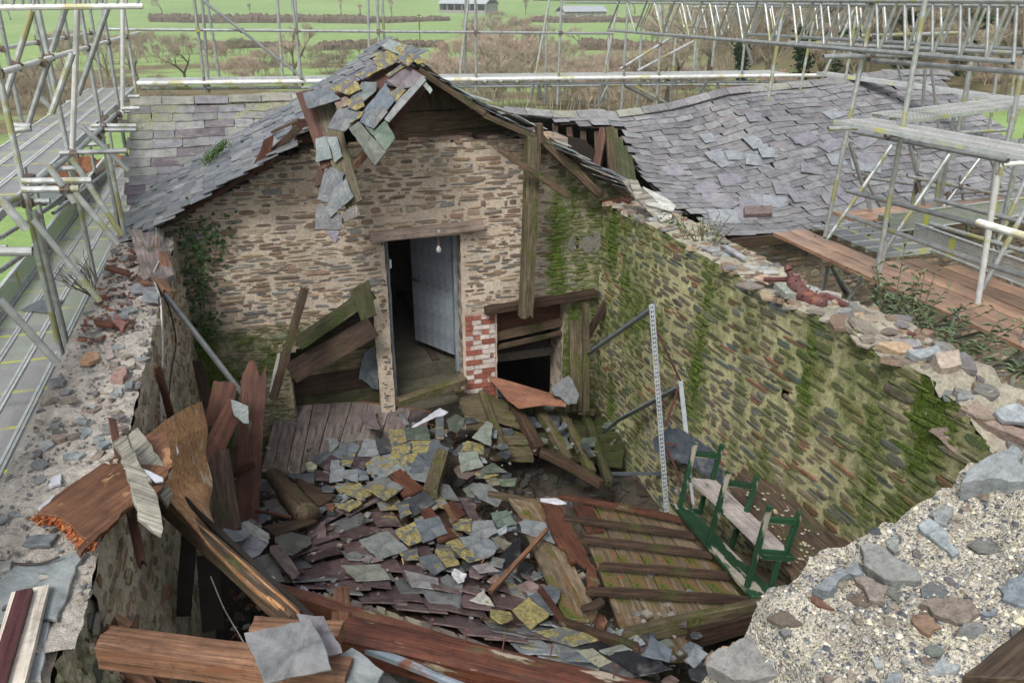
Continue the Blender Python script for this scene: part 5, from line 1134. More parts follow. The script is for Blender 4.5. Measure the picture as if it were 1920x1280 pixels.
for a, b, Yp in (((1543, 460), (1672, 273), 7.4), ((1640, 420), (1593, 268), 8.2), ((1745, 440), (1704, 262), 8.3), ((1638, 500), (1780, 290), 6.6), ((1760, 400), (1850, 280), 8.2), ((1850, 500), (1925, 330), 6.8), ((1880, 300), (1910, 200), 8), ((1832, 560), (1940, 360), 5.5), ((1880, 360), (1840, 250), 9.2), ((1640, 570), (1620, 620), 6)): R_.pole(a, b, Y=Yp)
for a, b, Yp in (((1700, 460), (1722, 300), 8.4), ((1660, 440), (1690, 250), 9), ((1905, 330), (1935, 200), 7), ((1815, 440), (1800, 330), 8.6), ((1888, 420), (1905, 300), 7.6), ((1722, 300), (1735, 130), 9.5), ((1500, 170), (1525, 40), 11), ((1585, 150), (1605, 30), 11), ((1690, 150), (1660, 30), 11), ((1760, 240), (1745, 120), 10), ((1890, 230), (1905, 110), 9.5), ((1410, 120), (1380, 20), 11), ((1545, 140), (1600, 20), 10.5), ((1840, 130), (1790, 10), 9), ((1700, 480), (1620, 330), 8.8), ((1905, 560), (1860, 440), 6.2)): R_.pole(a, b, r=.021, Y=Yp)
for a, b, Yp in (((1600, 330), (1760, 352), 8.8), ((1700, 330), (1925, 375), 8.2), ((1650, 395), (1760, 402), 8.9)): R_.pole(a, b, Y=Yp)
R_.pole((1552, 242), (1607, 240), Y=7); R_.pole((1600, 247), (1890, 302), X=XA + .4); R_.pole((1712, 277), (1797, 273), Y=7.6); R_.pole((1660, 256), (1700, 252), Y=7); R_.pole((1780, 250), (1900, 243), Y=8.5); R_.pole((1879, 309), (1925, 305), 'tube_white', Y=6)
R_.pole((1512, 476), (1545, 479), Y=7.5); R_.pole((1508, 467), (1530, 467), Y=7.7); R_.pole((1748, 580), (1780, 576), Y=5.6); R_.pole((1690, 620), (1790, 610), Y=5.6); R_.pole((1762, 646), (1925, 600), Y=5.3); R_.pole((1860, 690), (1925, 675), Y=4.8); R_.pole((1850, 628), (1908, 622), Y=5.2)
# ledgers high up
for a, b, X in (((1140, 57), (1900, 117), 6.0), ((1395, 64), (1920, 94), 7.6), ((1480, 80), (1920, 101), 7.0), ((1624, 113), (1990, 142), 6.1), ((1543, 106), (1640, 103), 6.2), ((1000, 0), (1990, 3), 6.0), ((1060, 5), (1990, 12), 7.4), ((1300, 14), (1750, 10), 8.0)): R_.pole(a, b, X=X)
R_.pole((1543, 107), (1760, 103), Y=7.2); R_.pole((1613, 68), (1800, 62), Y=9)
def lattice(s, X, c0, c1, n, y_off, mat='tube', thin=.015):
    """zigzag bracing between a bottom chord and the top chord above it, in a vertical plane"""
    for i in range(n):
        t0, t1 = i / n, (i + .5) / n; a = P(lerp(c0[0], c1[0], t0), lerp(c0[1], c1[1], t0), X=X); b = P(lerp(c0[0], c1[0], t1), lerp(c0[1], c1[1], t1), X=X)
        t1 += .12 * math.sin(i * 2.7) / n
        c = P(lerp(c0[0], c1[0], (i + 1) / n), lerp(c0[1], c1[1], (i + 1) / n), X=X)
        up = V(0, 0, y_off); s.pole(a, b + up, mat, r=thin, name='lattice_bar'); s.pole(b + up, c, mat, r=thin, name='lattice_bar')
lattice(R_, 6.0, (1140, 57), (1900, 117), 15, .62); lattice(R_, 7.6, (1200, 60), (1920, 93), 14, .66, 'tube'); lattice(R_, 9.2, (1200, 52), (1700, 62), 12, .7)
# platform of wet boards with mesh panels and toe boards
for i in range(5):
    pz = P(1525, 465, Z=-2.62); x = 5.72 + i * .232
    timber('scaffold_board', V(x, 7.75 - (0 if i < 2 else 1.3 if i < 4 else 1.6), -2.62 + (.0 if i else .0)), V(x - .02, 2.6, -2.62), .222, .04, 'wood_pink', R_.e, up=Z_)
timber('scaffold_board', V(6.9, 8.25, -2.62), V(12, 8.25, -2.62), .225, .04, 'wood_pink', R_.e); timber('scaffold_board', V(6.9, 8.02, -2.62), V(12, 8.02, -2.62), .225, .04, 'wood_pink', R_.e)
R_.deck(V(6.15, 7.75, -2.57), V(6.95, 7.75, -2.57), -Y_, .23, 5, name='mesh_panel'); R_.deck(V(7.2, 7.9, -2.55), V(9.5, 7.9, -2.55), -Y_, .23, 2, name='mesh_panel')
def toe(s, p0, p1, h=.22, name='toe_board'):
    d = p1 - p0; mw = frame(p0, d, d.normalized().cross(Z_)); mb = MB(); L = d.length; q = lambda x, y, z: mw @ V(x, y, z); sg = 1 if (q(0, 1, 0) - q(0, 0, 0)).z > 0 else -1
    mb.add([q(0, 0, 0), q(L, 0, 0), q(L, sg * h, 0), q(0, sg * h, 0)], [(0, 1, 2, 3)]); 
    for z in (0, h): mb.bar(p0 + Z_ * z, p1 + Z_ * z, .03, .012, mi=1)
    mb.build(name, ['toe', 'steel'], s.e, mw=mw)
toe(R_, V(6.82, 6.9, -2.58), V(6.75, 3.0, -2.58)); toe(R_, V(6.85, 7.3, -2.58), V(10.5, 7.55, -2.58))
# high mesh walkways
hm = P(1610, 232, Z=-1.15)
R_.deck(V(hm.x - .1, hm.y + .25, -1.15), V(hm.x + .35, 2.8, -1.17), X_, .235, 2, mat='deckpale', th=.03); R_.deck(V(hm.x + .45, hm.y + .35, -1.12), V(hm.x + 4.2, hm.y + 1.3, -1.12), -Y_, .235, 2, mat='deckpale', th=.03)
# far right walkway boards continuing round the corner
R_.deck(P(1560, 138, Z=-1.45), P(1990, 196, Z=-1.6), Y_, .23, 2, mat='deckpale'); R_.pole((1760, 178), (1990, 205), Y=13); R_.pole((1780, 190), (1900, 198), Y=12)
R_.couplers(95)
# ================================================================ THE FALLEN ROOF AND EVERYTHING IN IT
# dark rubble ground under the wreckage
mb = MB(); vs = []; fs = []; cs = []; st = .05; nx, ny = int(5.0 / st), int(8 / st)
HW = [(hp(x, y), ) for x, y, z in HC]
def floor_z(x, y):
    s = w = 0
    for (p,) in HW:
        d = ((x - p.x) ** 2 + (y - p.y) ** 2 + .03) ** -1.8; s += d * p.z; w += d
    z = s / w - .38
    if x < -.1 and y > 2.6: z -= .9 * min(1, (-.1 - x) / .4) * (1 if y < 7 else max(0, 1 - (y - 7) / 1))
    if y < 4.1: z = min(z, -4.6)
    for cx, cy, r, d_ in ((3.0, 6.6, .8, 1.2), (2.9, 6.0, .6, .8), (.0, 4.7, 1.0, 1.8), (3.0, 3.3, .9, .8)): z -= d_ * math.exp(-((x - cx) ** 2 + (y - cy) ** 2) / r ** 2)
    return max(-6.3, z + nz((x * 3, y * 3, 0)) * .08 + nz((x * 9, y * 9, 0)) * .04)
for j in range(ny + 1):
    for i in range(nx + 1): x, y = -1 + 5 * i / nx, 1.2 + 8 * j / ny; vs.append(V(x, y, floor_z(x, y))); cs.append((.045, .036, .028, .1))
for j in range(ny):
    for i in range(nx): a = j * (nx + 1) + i; fs.append((a, a + 1, a + nx + 2, a + nx + 1))
mb.add(vs, fs, cs); rs = random.Random(15)
bv2 = BVHTree.FromPolygons([tuple(v) for v in vs], fs)
def fpos(rs):
    h = bv2.ray_cast(Vector((rs.uniform(-.8, 3.9), rs.uniform(3, 8.9), 5)), Vector((0, 0, -1)))[0]; return None if h is not None and (h.x - 3) ** 2 + (h.y - 6.4) ** 2 < .45 and rs.random() < .8 else h
scatter_stones(mb, 1700, fpos, (.02, .13), [(.06, .06, .055), (.085, .09, .09), (.05, .04, .03), (.07, .045, .03), (.045, .05, .03)], rs, tilt=.6, alg=(-.1, .4))
tag(mb.build('rubble', 'stone'), 'dark bed of broken stone, slate and earth beneath the wreckage', 'rubble', kind='stuff')
# splinters and crumbs strewn over the wreck
# ---- collapsed slated roof slope
cr = empty('collapsed_roof', hp(780, 1010), 'large buckled piece of slated roof lying across the middle of the wreckage, plum and lichened slates', 'roof section')
CG = [  # rows from far edge to near edge, columns left to right: (px, py, z)
    [(615, 930, -4.64), (740, 885, -4.68), (850, 935, -4.66), (945, 1040, -4.60), (1060, 1165, -4.36), (1200, 1218, -4.10)],
    [(585, 1000, -4.52), (715, 965, -4.60), (850, 1030, -4.56), (960, 1120, -4.42), (1060, 1190, -4.26), (1200, 1235, -4.04)],
    [(560, 1050, -4.40), (690, 1040, -4.46), (830, 1095, -4.40), (950, 1165, -4.26), (1060, 1215, -4.14), (1195, 1250, -3.99)],
    [(530, 1085, -4.27), (665, 1095, -4.33), (810, 1145, -4.23), (940, 1198, -4.10), (1060, 1242, -4.03), (1185, 1265, -3.94)],
    [(500, 1098, -4.16), (640, 1128, -4.20), (790, 1172, -4.08), (930, 1222, -3.96), (1060, 1262, -3.94), (1180, 1278, -3.90)]]
CGP = [[P(x, y, Z=z) for x, y, z in r] for r in CG]
def catm(a, b, c, d, t): return .5 * ((2 * b) + (c - a) * t + (2 * a - 5 * b + 4 * c - d) * t * t + (3 * b - 3 * c + d - a) * t ** 3)
def cpt(row, u):
    n = len(row) - 1; u = max(0, min(n - 1e-6, u)); i = int(u); t = u - i
    g = lambda k: row[max(0, min(n, k))]
    return catm(g(i - 1), g(i), g(i + 1), g(i + 2), t)
def CS(u, v):
    """metres-like parameters: u along 0..3.6, v up-slope coordinate 0 (far) .. 2.1 (near)"""
    U = u / 3.6 * 5; Vv = v / 2.1 * 4; col = [cpt(r, U) for r in CGP]; return cpt(col, Vv) + V(0, 0, nz((u * 2, v * 2, 3)) * .03)
def col_c(u, v, rs):
    f = nz((u * 1.3, v * 1.5, 2)); plum = (.088, .06, .062) if rs.random() < .7 else (.125, .13, .135)
    if v < .55 or u > 2.5: plum = rs.choice([(.17, .185, .19), (.12, .09, .095), (.19, .21, .22)])
    k = rs.uniform(.6, 1.6); a = -.05
    if v < .8 and u < 2.3: a = .44
    if u > 1.8: a = max(a, .36 + .2 * f)
    return (plum[0] * k, plum[1] * k, plum[2] * k, a + rs.uniform(-.14, .1))
def slate_field(mb, Sf, ul, vl, expo, wr, colf, seed):
    """courses run across, lower edges towards +v"""
    rs = random.Random(seed); nrow = int(vl / expo)
    for k in range(nrow + 1):
        v = .12 + k * expo; u = -rs.uniform(0, .2)
        while u < ul:
            w = rs.uniform(*wr); cu = min(ul, max(0, u + w / 2 + rs.gauss(0, .015))); vv = min(vl, v + rs.gauss(0, .015))
            if rs.random() > .01:
                p = Sf(cu, vv); ex = (Sf(min(ul, cu + .05), vv) - Sf(max(0, cu - .05), vv)).normalized(); ey = (Sf(cu, max(0, vv - .12)) - Sf(cu, min(vl, vv + .05))).normalized()
                n = ex.cross(ey).normalized(); n = n if n.z > 0 else -n; r = .50 + rs.gauss(0, .04)
                ex2 = ex * math.cos(r) + ey * math.sin(r); ey2 = ey * math.cos(r) - ex * math.sin(r); L = expo * rs.uniform(1.5, 1.8); tl = max(.018, rs.gauss(.040, .012)); g = w * .98
                pts = [p - ex2 * g / 2 + n * tl, p + ex2 * g / 2 + n * (tl + rs.gauss(0, .012)), p + ex2 * g / 2 + ey2 * L + n * .002, p - ex2 * g / 2 + ey2 * L + n * .002]
                mid = pts[0].lerp(pts[1], rs.uniform(.3, .7)) - ey2 * rs.uniform(-.02, .01)
                mb.prism([pts[0], mid, pts[1], pts[2], pts[3]], n * .012, colf(cu, vv, rs))
            u += w
mb = MB(); slate_field(mb, CS, 3.6, 2.06, .19, (.26, .38), col_c, 6); tag(mb.build('slates', 'slate', cr), kind='stuff') if False else mb
so_ = mb.build('slate_covering', 'slate', cr) if 'slate_covering' not in bpy.data.objects else None
mb = MB(); vs = []; fs = []
for j in range(15):
    for i in range(25): vs.append(CS(3.6 * i / 24, 2.06 * j / 14) - V(0, 0, .035))
for j in range(14):
    for i in range(24): a = j * 25 + i; fs.append((a, a + 1, a + 26, a + 25))
mb.add(vs, fs, (.07, .05, .04, 0)); mb.build('sarking', 'wood_dark', cr)
mb = MB()                                                   # ragged stack of slate edges along the near edge
rs = random.Random(8)
for i in range(150):
    u = 3.6 * i / 150 + rs.uniform(-.02, .02); u = max(.0, min(3.58, u)); p = CS(u, 2.06); q = CS(min(3.6, u + .1), 2.06); d = (q - p).normalized(); L = rs.uniform(.05, .17)
    n = V(0, -.2, 1).normalized(); b = V(rs.uniform(-.2, .2), -1, .15).normalized(); p = p - Z_ * rs.uniform(0, .05)
    c = rs.choice([(.16, .13, .12), (.22, .2, .15), (.12, .1, .1), (.2, .16, .1)])
    mb.prism([p - b * .06, p - b * .06 + d * L, p + d * L * rs.uniform(.8, 1) + b * rs.uniform(.01, .05), p + b * rs.uniform(.0, .05)], n * .007, (*c, rs.uniform(.1, .5)))
mb.build('broken_edge', 'slate', cr)
for i in range(7):
    u = .3 + i * .5; a = CS(u, 2.0) - V(0, 0, .07); b = CS(min(3.6, u + .05), 1.2) - V(0, 0, .09); timber('roof_batten', a + (a - b).normalized() * .03, b, .05, .04, 'wood_orange' if i % 2 else 'wood_brown', cr, e0=.04)
# ---- plum grey boarded panel (partition boards) sloping into the slates
bpn = empty('fallen_boarding', hp(620, 800), 'panel of weathered plum grey boards lying below the recess, slates spilled over its foot', 'boarding')
tops = [(130, 448), (215, 460), (330, 478), (435, 495), (600, 520), (770, 545), (920, 565), (1115, 592), (1300, 617), (1480, 640)]; bots = [(-45, 1180), (55, 1180), (180, 1200), (300, 1200), (440, 1120), (600, 1120), (760, 1100), (960, 1080), (1200, 1000), (1400, 960)]
a, b, c = P(*T2(130, 448), Z=-4.72), P(*T2(1480, 640), Z=-4.98), P(*T2(0, 1150), Z=-4.95); pn = (b - a).cross(c - a).normalized(); pn = pn if pn.z > 0 else -pn
for i in range(9):
    q = [tops[i], (tops[i + 1][0] - 5, tops[i + 1][1]), (bots[i + 1][0] - 6, bots[i + 1][1]), bots[i]]
    slab('board', on(T2, q), a + pn * rnd(-.006, .006), pn, .022, 'wood_plum', bpn, axis=(0, 3), ragged=.002, step=.3)
timber('edge_batten', a + pn * .01, b + pn * .01, .03, .035, 'wood_orange', bpn)
# ---- loose slates: outline, colour, lichen, label
def S2(T, pts, col, a, label, up=.05, tilt=.10, mat='slate', name='loose_slate', cat='slate', th=.009, group=None):
    return flat(name, T, pts, mat, label, cat, th, up, sc(col, a), tilt, group)
LI = .55; L5 = .49
G1 = 'grey slates spilled over the foot of the plum boards'
for pts, c, a, lab in [([(555, 872), (632, 880), (640, 905), (660, 915), (585, 1000), (560, 990)], PALE, 0, 'pale chipped slate at the upper left of the slates over the plum boards'),
    ([(590, 1020), (700, 905), (770, 905), (838, 940), (800, 1020), (700, 1010), (650, 1060)], BLUE, 0, 'blue grey slate next to the chipped pale one on the plum boards'),
    ([(880, 875), (975, 885), (1010, 1010), (960, 1035), (820, 1030)], PALE, 0, 'pale blue slate in the middle of the top row on the plum boards'),
    ([(975, 890), (1090, 868), (1130, 985), (1010, 1020)], DARK, .1, 'small dark stained slate left of the big lichened ones'),
    ([(1095, 800), (1235, 790), (1260, 900), (1130, 960), (1105, 880)], BLUE, LI, 'lichen covered slate at the top edge of the spilled slates'),
    ([(1225, 785), (1445, 765), (1475, 885), (1300, 885), (1260, 880)], GREEN, 0, 'wide green grey slate at the top edge of the spilled slates'),
    ([(1520, 650), (1590, 660), (1592, 880), (1520, 870)], BLUE, L5 - .05, 'narrow upright slate half covered by lichen beside the pale strip'),
    ([(1310, 870), (1485, 890), (1440, 1010), (1290, 1000)], BLUE, LI, 'squarish yellow lichened slate below the wide green grey slate'),
    ([(1480, 885), (1550, 880), (1565, 930), (1650, 960), (1600, 1060), (1530, 1120), (1360, 1010), (1440, 1000)], BLUE, 0, 'large ragged blue slate at the right corner of the spilled slates'),
    ([(1360, 1015), (1480, 1035), (1540, 1100), (1480, 1270), (1270, 1200)], BLUE, 0, 'very large plain blue slate above the red board'),
    ([(1120, 960), (1300, 900), (1290, 1010), (1360, 1010), (1280, 1190), (1100, 1130)], BLUE, LI, 'big slate thick with yellow lichen in the middle of the spilled slates'),
    ([(980, 1020), (1140, 1000), (1150, 1120), (1060, 1210), (910, 1190), (890, 1100)], PALE, .5, 'pale slate patched with lichen left of the thickest lichen'),
    ([(800, 1020), (900, 1030), (935, 1050), (880, 1150), (765, 1135)], PURP, 0, 'dark plum slate among the pale ones'),
    ([(690, 1010), (800, 1020), (760, 1130), (655, 1110), (660, 1050)], BLUE, L5, 'small lichened slate between the two plum slates'),
    ([(580, 1020), (660, 1060), (600, 1090), (560, 1185), (470, 1120)], PURP, 0, 'plum slate at the left of the spilled slates'),
    ([(430, 1030), (560, 980), (590, 1020), (470, 1110), (380, 1100)], BLUE, 0, 'grey blue slate at the far left of the spilled slates'),
    ([(580, 1070), (660, 1070), (660, 1120), (700, 1130), (690, 1250), (565, 1270)], PALE, .05, 'pale streaked slate standing below the small lichened slate'),
    ([(690, 1160), (830, 1150), (820, 1270), (690, 1230)], PALE, 0, 'pale slate with a sharp corner above the collapsed roof'),
    ([(185, 1210), (430, 1180), (430, 1280), (280, 1260)], BLUE, 0, 'long blue grey slate by the rotten round log'),
    ([(430, 1150), (560, 1190), (560, 1260), (440, 1250)], PURP, 0, 'plum slate right of the rotten round log'),
    ([(505, 1165), (570, 1185), (565, 1215), (505, 1210)], PALE, 0, 'tiny pale slate chip on a plum slate'),
    ([(820, 1150), (900, 1170), (920, 1240), (830, 1250)], BLUE, 0, 'small blue slate left of the lichen patch'),
    ([(690, 890), (800, 805), (880, 850), (875, 885), (820, 890), (730, 920)], (.20, .18, .17), .42, 'curved mottled slate on the plum boards'),
    ([(835, 650), (990, 640), (985, 680), (1020, 795), (900, 780)], (.15, .12, .125), .22, 'white flecked plum slate alone on the plum boards'),
    ([(1185, 650), (1215, 648), (1280, 745), (1240, 755)], PALE, 0, 'narrow pale sliver of slate alone on the plum boards')]:
    S2(T2, pts, c, a, lab, .03 + rnd(0, .05), group=G1)
S2(T2, [(1300, 775), (1560, 600), (1635, 640), (1590, 670), (1520, 680), (1330, 778)], (.5, .5, .55), 0, 'bright lilac white strip beside the spilled slates', .12, mat='ivory', name='plastic_strip', cat='strip')
S2(T2, [(355, 1110), (400, 1095), (455, 1130), (440, 1170), (365, 1170)], (.35, .36, .25), .1, 'lump of stone with round white lichen spots', .06, name='loose_stone', cat='stone', th=.03)
S2(T2, [(1615, 710), (1700, 655), (1780, 700), (1770, 760), (1710, 830), (1640, 790)], GREEN, .42, 'lichened kite shaped slate near the doorway rubble', .04)
S2(T2, [(1130, 480), (1190, 405), (1260, 450), (1250, 490), (1150, 500)], (.12, .12, .11), .1, 'dark pointed slate at the foot of the doorway', .2, n=None) if False else S2(T2, [(1130, 480), (1190, 405), (1260, 450), (1250, 490), (1150, 500)], (.12, .12, .11), .1, 'dark pointed slate at the foot of the doorway', .2)
for (x0, y0, x1, y1, w, mt, lab) in ((745, 755, 872, 712, .12, 'wood_moss', 'mossy pole lying across the foot of the doorway'),): tag(timber('fallen_pole', P(x0, y0, Y=8.5), P(x1, y1, Y=8.85), w, w * .8, mt), lab, 'timber')
G2 = 'slates lying on the collapsed roof'
for pts, c, a, lab, u in [([(900, 150), (1030, 95), (1120, 180), (1040, 220)], BLUE, LI, 'lichened slate at the head of the collapsed roof', .05), ([(1080, 110), (1200, 45), (1345, 130), (1290, 175), (1180, 110)], (.14, .15, .15), 0, 'grey slate above the brightest lichen at the head of the collapsed roof', .07),
    ([(1075, 140), (1150, 105), (1300, 150), (1290, 172), (1215, 220)], BLUE, LI, 'slate bright with yellow lichen left of the red board', .10), ([(860, 260), (980, 210), (1050, 240), (960, 300)], BLUE, LI, 'lichened slate near the rotten round log', .06), ([(1300, 260), (1380, 245), (1400, 310), (1320, 350)], BLUE, L5, 'small lichened slate under the dark blue one', .1),
    ([(1280, 250), (1490, 155), (1578, 235), (1400, 340)], DARK, 0, 'large dark blue slate below the red board', .09), ([(1410, 370), (1590, 330), (1655, 450), (1480, 520)], BLUE, .05, 'big grey slate on the right of the collapsed roof', .10), ([(1280, 430), (1420, 370), (1480, 500), (1380, 540), (1310, 480)], BLUE, LI, 'slate with a thick ring of lichen beside the big grey slate', .11),
    ([(1025, 500), (1230, 435), (1380, 565), (1170, 640)], (.18, .195, .19), 0, 'large clean diamond slate in the middle of the collapsed roof', .07), ([(900, 680), (1180, 670), (1250, 775), (1010, 790)], (.18, .19, .165), 0, 'long pale green slate on the lower half of the collapsed roof', .07), ([(1340, 710), (1590, 770), (1600, 850), (1400, 830)], (.15, .15, .15), 0, 'long two toned slate right of the pale green one', .07),
    ([(1600, 770), (1650, 740), (1760, 800), (1750, 960), (1690, 930)], (.12, .13, .13), .05, 'dark slate tilted over the right edge of the plum courses', .09), ([(1430, 620), (1570, 600), (1640, 700), (1560, 750)], BLUE, .42, 'blue slate with lichen along its top on the collapsed roof', .09),
    ([(1565, 570), (1690, 590), (1740, 670), (1640, 690)], BLUE, LI, 'lichened slate between the two biggest yellow patches', .12), ([(1640, 520), (1720, 490), (1880, 640), (1800, 660)], BLUE, LI, 'long slate with a full coat of yellow lichen', .15), ([(1730, 480), (1882, 470), (1900, 560), (1882, 620), (1780, 540)], PALE, 0, 'plain pale slate beside the long lichened one', .12),
    ([(1690, 350), (1825, 350), (1820, 440), (1690, 420)], BLUE, LI, 'small square yellow slate by the two red battens', .12), ([(1100, 610), (1030, 640), (1120, 660), (1200, 640)], (.2, .15, .15), .2, 'small moss edged slate beside the clean diamond slate', .05), ([(1310, 590), (1440, 560), (1460, 640), (1350, 640)], BLUE, .5, 'lichened slate below the ring of lichen', .08),
    ([(430, 480), (550, 445), (685, 480), (690, 530), (560, 610), (480, 590)], (.10, .11, .10), 0, 'broad dark wet slate left of the collapsed roof', .06), ([(38, 465), (110, 370), (230, 400), (270, 460), (210, 500), (70, 520)], PALE, 0, 'pale slate at the top left of the bright cluster', .35), ([(170, 385), (240, 365), (395, 460), (390, 520), (270, 465)], (.26, .265, .255), 0, 'whitish slate at the top right of the bright cluster', .38),
    ([(250, 465), (390, 520), (330, 600), (225, 650), (150, 615)], (.20, .19, .22), 0, 'lilac grey slate at the foot of the bright cluster', .34), ([(70, 520), (215, 500), (150, 615), (100, 600)], PALE, 0, 'small pale slate under the bright cluster', .31),
    ([(395, 545), (470, 530), (610, 740), (560, 780), (400, 590)], (.17, .13, .125), .15, 'long mottled brown slate left of the plum courses', .07), ([(270, 640), (400, 590), (510, 790), (420, 790), (270, 700)], (.16, .15, .145), .05, 'broken grey slate beside the mottled brown one', .05),
    ([(300, 790), (620, 860), (860, 970), (700, 1010), (420, 930)], (.20, .21, .18), .05, 'long pale slab of slate hanging off the near left corner of the collapsed roof', .10), ([(600, 880), (620, 820), (670, 850), (665, 895)], (.22, .22, .3), 0, 'small violet slate standing at the near left corner', .12),
    ([(350, 230), (440, 205), (530, 320), (420, 330)], (.14, .12, .13), 0, 'mauve slate behind the tall red board', .02), ([(300, 240), (420, 330), (310, 405), (290, 360)], BLUE, 0, 'blue slate behind the tall red board', .0), ([(650, 400), (790, 365), (800, 480), (700, 520)], (.11, .075, .08), .05, 'plum slate left of the top courses', .04)]:
    S2(T5, pts, c, a, lab, u)
S2(T5, [(258, 690), (300, 695), (436, 765), (430, 795), (250, 735)], PALE, 0, 'gleaming white strip lying on a grey slate at the left', .16, mat='ivory', name='plastic_strip', cat='strip'); S2(T5, [(228, 740), (250, 738), (308, 805), (290, 800)], PALE, 0, 'small gleaming white shard beside the white strip', .14, mat='ivory', name='plastic_shard', cat='shard')
S2(T5, [(1680, 740), (1700, 700), (1790, 740), (1770, 790), (1730, 805)], (.42, .42, .44), 0, 'crumpled shiny foil like slate piece', .12, name='loose_slate')
# boards and battens in the slates
def W_(T, pts, mat, lab, up=.08, th=.03, name='loose_board', cat='board', tilt=.08, axis=(0, 1), rg=.008, n=None):
    q = on(T, pts); cx = sum(p[0] for p in q) / len(q); cy = sum(p[1] for p in q) / len(q); rs = random.Random(int(cx + cy * 3)); nn = n or (hn(cx, cy) + V(rs.uniform(-tilt, tilt), rs.uniform(-tilt, tilt), 0)).normalized()
    return tag(slab(name, q, hp(cx, cy, up), nn, th, mat, None, axis=axis, ragged=rg), lab, cat)
W_(T5, [(1240, 52), (1320, 8), (1490, 150), (1340, 202)], 'wood_red', 'broad red brown board end below the largest blue slate', .05, axis=(1, 2)); W_(T5, [(1460, 305), (1530, 285), (1720, 490), (1590, 515)], 'wood_red', 'red brown board end between grey slates', .06, axis=(1, 2))
W_(T5, [(1620, 262), (1648, 250), (1720, 370), (1690, 385)], 'wood_orange', 'orange sided batten beside the square yellow slate', .15, axis=(1, 2)); W_(T5, [(1650, 245), (1690, 232), (1775, 330), (1712, 370)], 'wood_red', 'second red batten beside the square yellow slate', .12, axis=(1, 2))
W_(T5, [(345, 412), (640, 335), (735, 370), (440, 478)], 'wood_dark', 'thin maroon board lying left of the collapsed roof', .10, .015); W_(T5, [(580, 75), (620, 85), (860, 200), (820, 230), (740, 280), (620, 150)], 'wood_dark', 'brown board behind the rotten round log', .06)
W_(T5, [(790, 265), (850, 262), (862, 285), (845, 300), (795, 278)], 'wood_orange', 'short bright sawn block end near the log', .16, .04, 'wood_block', 'wood block')
tag(timber('thin_stick', *[hp(*T5(x, y), .22) for x, y in ((300, 290), (550, 332))], .03, .02, 'wood_red'), 'thin red stick lying level behind the bright slates', 'stick')
# rotten round log
a, b = hp(*T5(420, 40), .12), hp(*T5(665, 330), .16); mb = MB(); d = b - a; n = 14; k = 14; mw = frame(a, d, Z_); vs = []; fs = []
for i in range(n + 1):
    t = i / n
    for q in range(k):
        an = 6.2832 * q / k; r = (.085 + .03 * t) * (1 + .10 * math.sin(an * 3 + 1)) * (1 + .1 * nz((t * 4, an, 0))) + (.012 if .38 < t < .46 else 0)
        vs.append(mw @ V(d.length * t + (.05 * nz((an, 1, 0)) if i in (0, n) else 0), r * math.cos(an), r * math.sin(an)))
for i in range(n):
    for q in range(k): fs.append((i * k + q, i * k + (q + 1) % k, (i + 1) * k + (q + 1) % k, (i + 1) * k + q))
fs += [tuple(range(k)), tuple(range(n * k, n * k + k))]; mb.add(vs, fs); tag(mb.build('rotten_log', 'wood_brown', mw=mw, smooth=True), 'short rotten round log with a raised band', 'log')
a, b = hp(*T2(1500, 1280), .1), hp(*T2(1600, 1090), .12)
tag(timber('mossy_log', hp(805, 930, .06), hp(830, 850, .1), .14, .12, 'wood_moss', e0=.05, e1=.05), 'short mossy log with yellow streaks right of the large blue slate', 'log')
# ---- right of centre: mossy flooring with battens
mf = empty('mossy_boarding', hp(1010, 760), 'panel of dark mossy boards with long battens, fallen below the black opening', 'boarding')
fa, fb, fc = P(*T3(400, 520), Z=-4.98), P(*T3(1600, 620), Z=-5.30), P(*T3(1000, 1150), Z=-5.15); fn = (fb - fa).cross(fc - fa).normalized(); fn = fn if fn.z > 0 else -fn
rows = [(400, 520, 1640, 620), (380, 600, 1640, 700), (370, 680, 1640, 780), (400, 760, 1600, 860), (450, 840, 1590, 940), (620, 930, 1580, 1010), (760, 1000, 1570, 1080), (960, 1060, 1560, 1150)]
for i in range(7):
    a, b = rows[i], rows[i + 1]; slab('board', on(T3, [(a[0], a[1]), (a[2], a[3]), (b[2], b[3] - 6), (b[0], b[1] - 6)]), fa + fn * rnd(-.015, .01), fn, .022, 'wood_green', mf, ragged=.006, step=.2)
lb = empty('stacked_boards', hp(930, 770), 'loose stack of paler mossy boards with sawn ends left of the battens', 'boards')
for i, q in enumerate([[(60, 438), (290, 468), (560, 560), (540, 640), (330, 560), (65, 482)], [(100, 508), (350, 560), (620, 660), (600, 735), (340, 640), (105, 580)], [(115, 572), (350, 625), (640, 735), (640, 790), (360, 705), (120, 645)], [(145, 668), (420, 735), (430, 765), (150, 692)], [(155, 712), (300, 730), (640, 830), (640, 900), (330, 810), (165, 788)], [(490, 850), (715, 853), (722, 930), (500, 930)], [(385, 890), (520, 930), (752, 935), (765, 1042), (470, 1040), (370, 1030)], [(350, 1035), (560, 1045), (772, 1058), (768, 1088), (560, 1082), (355, 1055)]]):
    qq = on(T3, q); slab('board', qq, fa + fn * (.10 - .008 * i), (fn + V(rnd(-.03, .03), rnd(-.03, .03), 0)).normalized(), .025, 'wood_moss', lb, axis=(0, 1), ragged=.006)
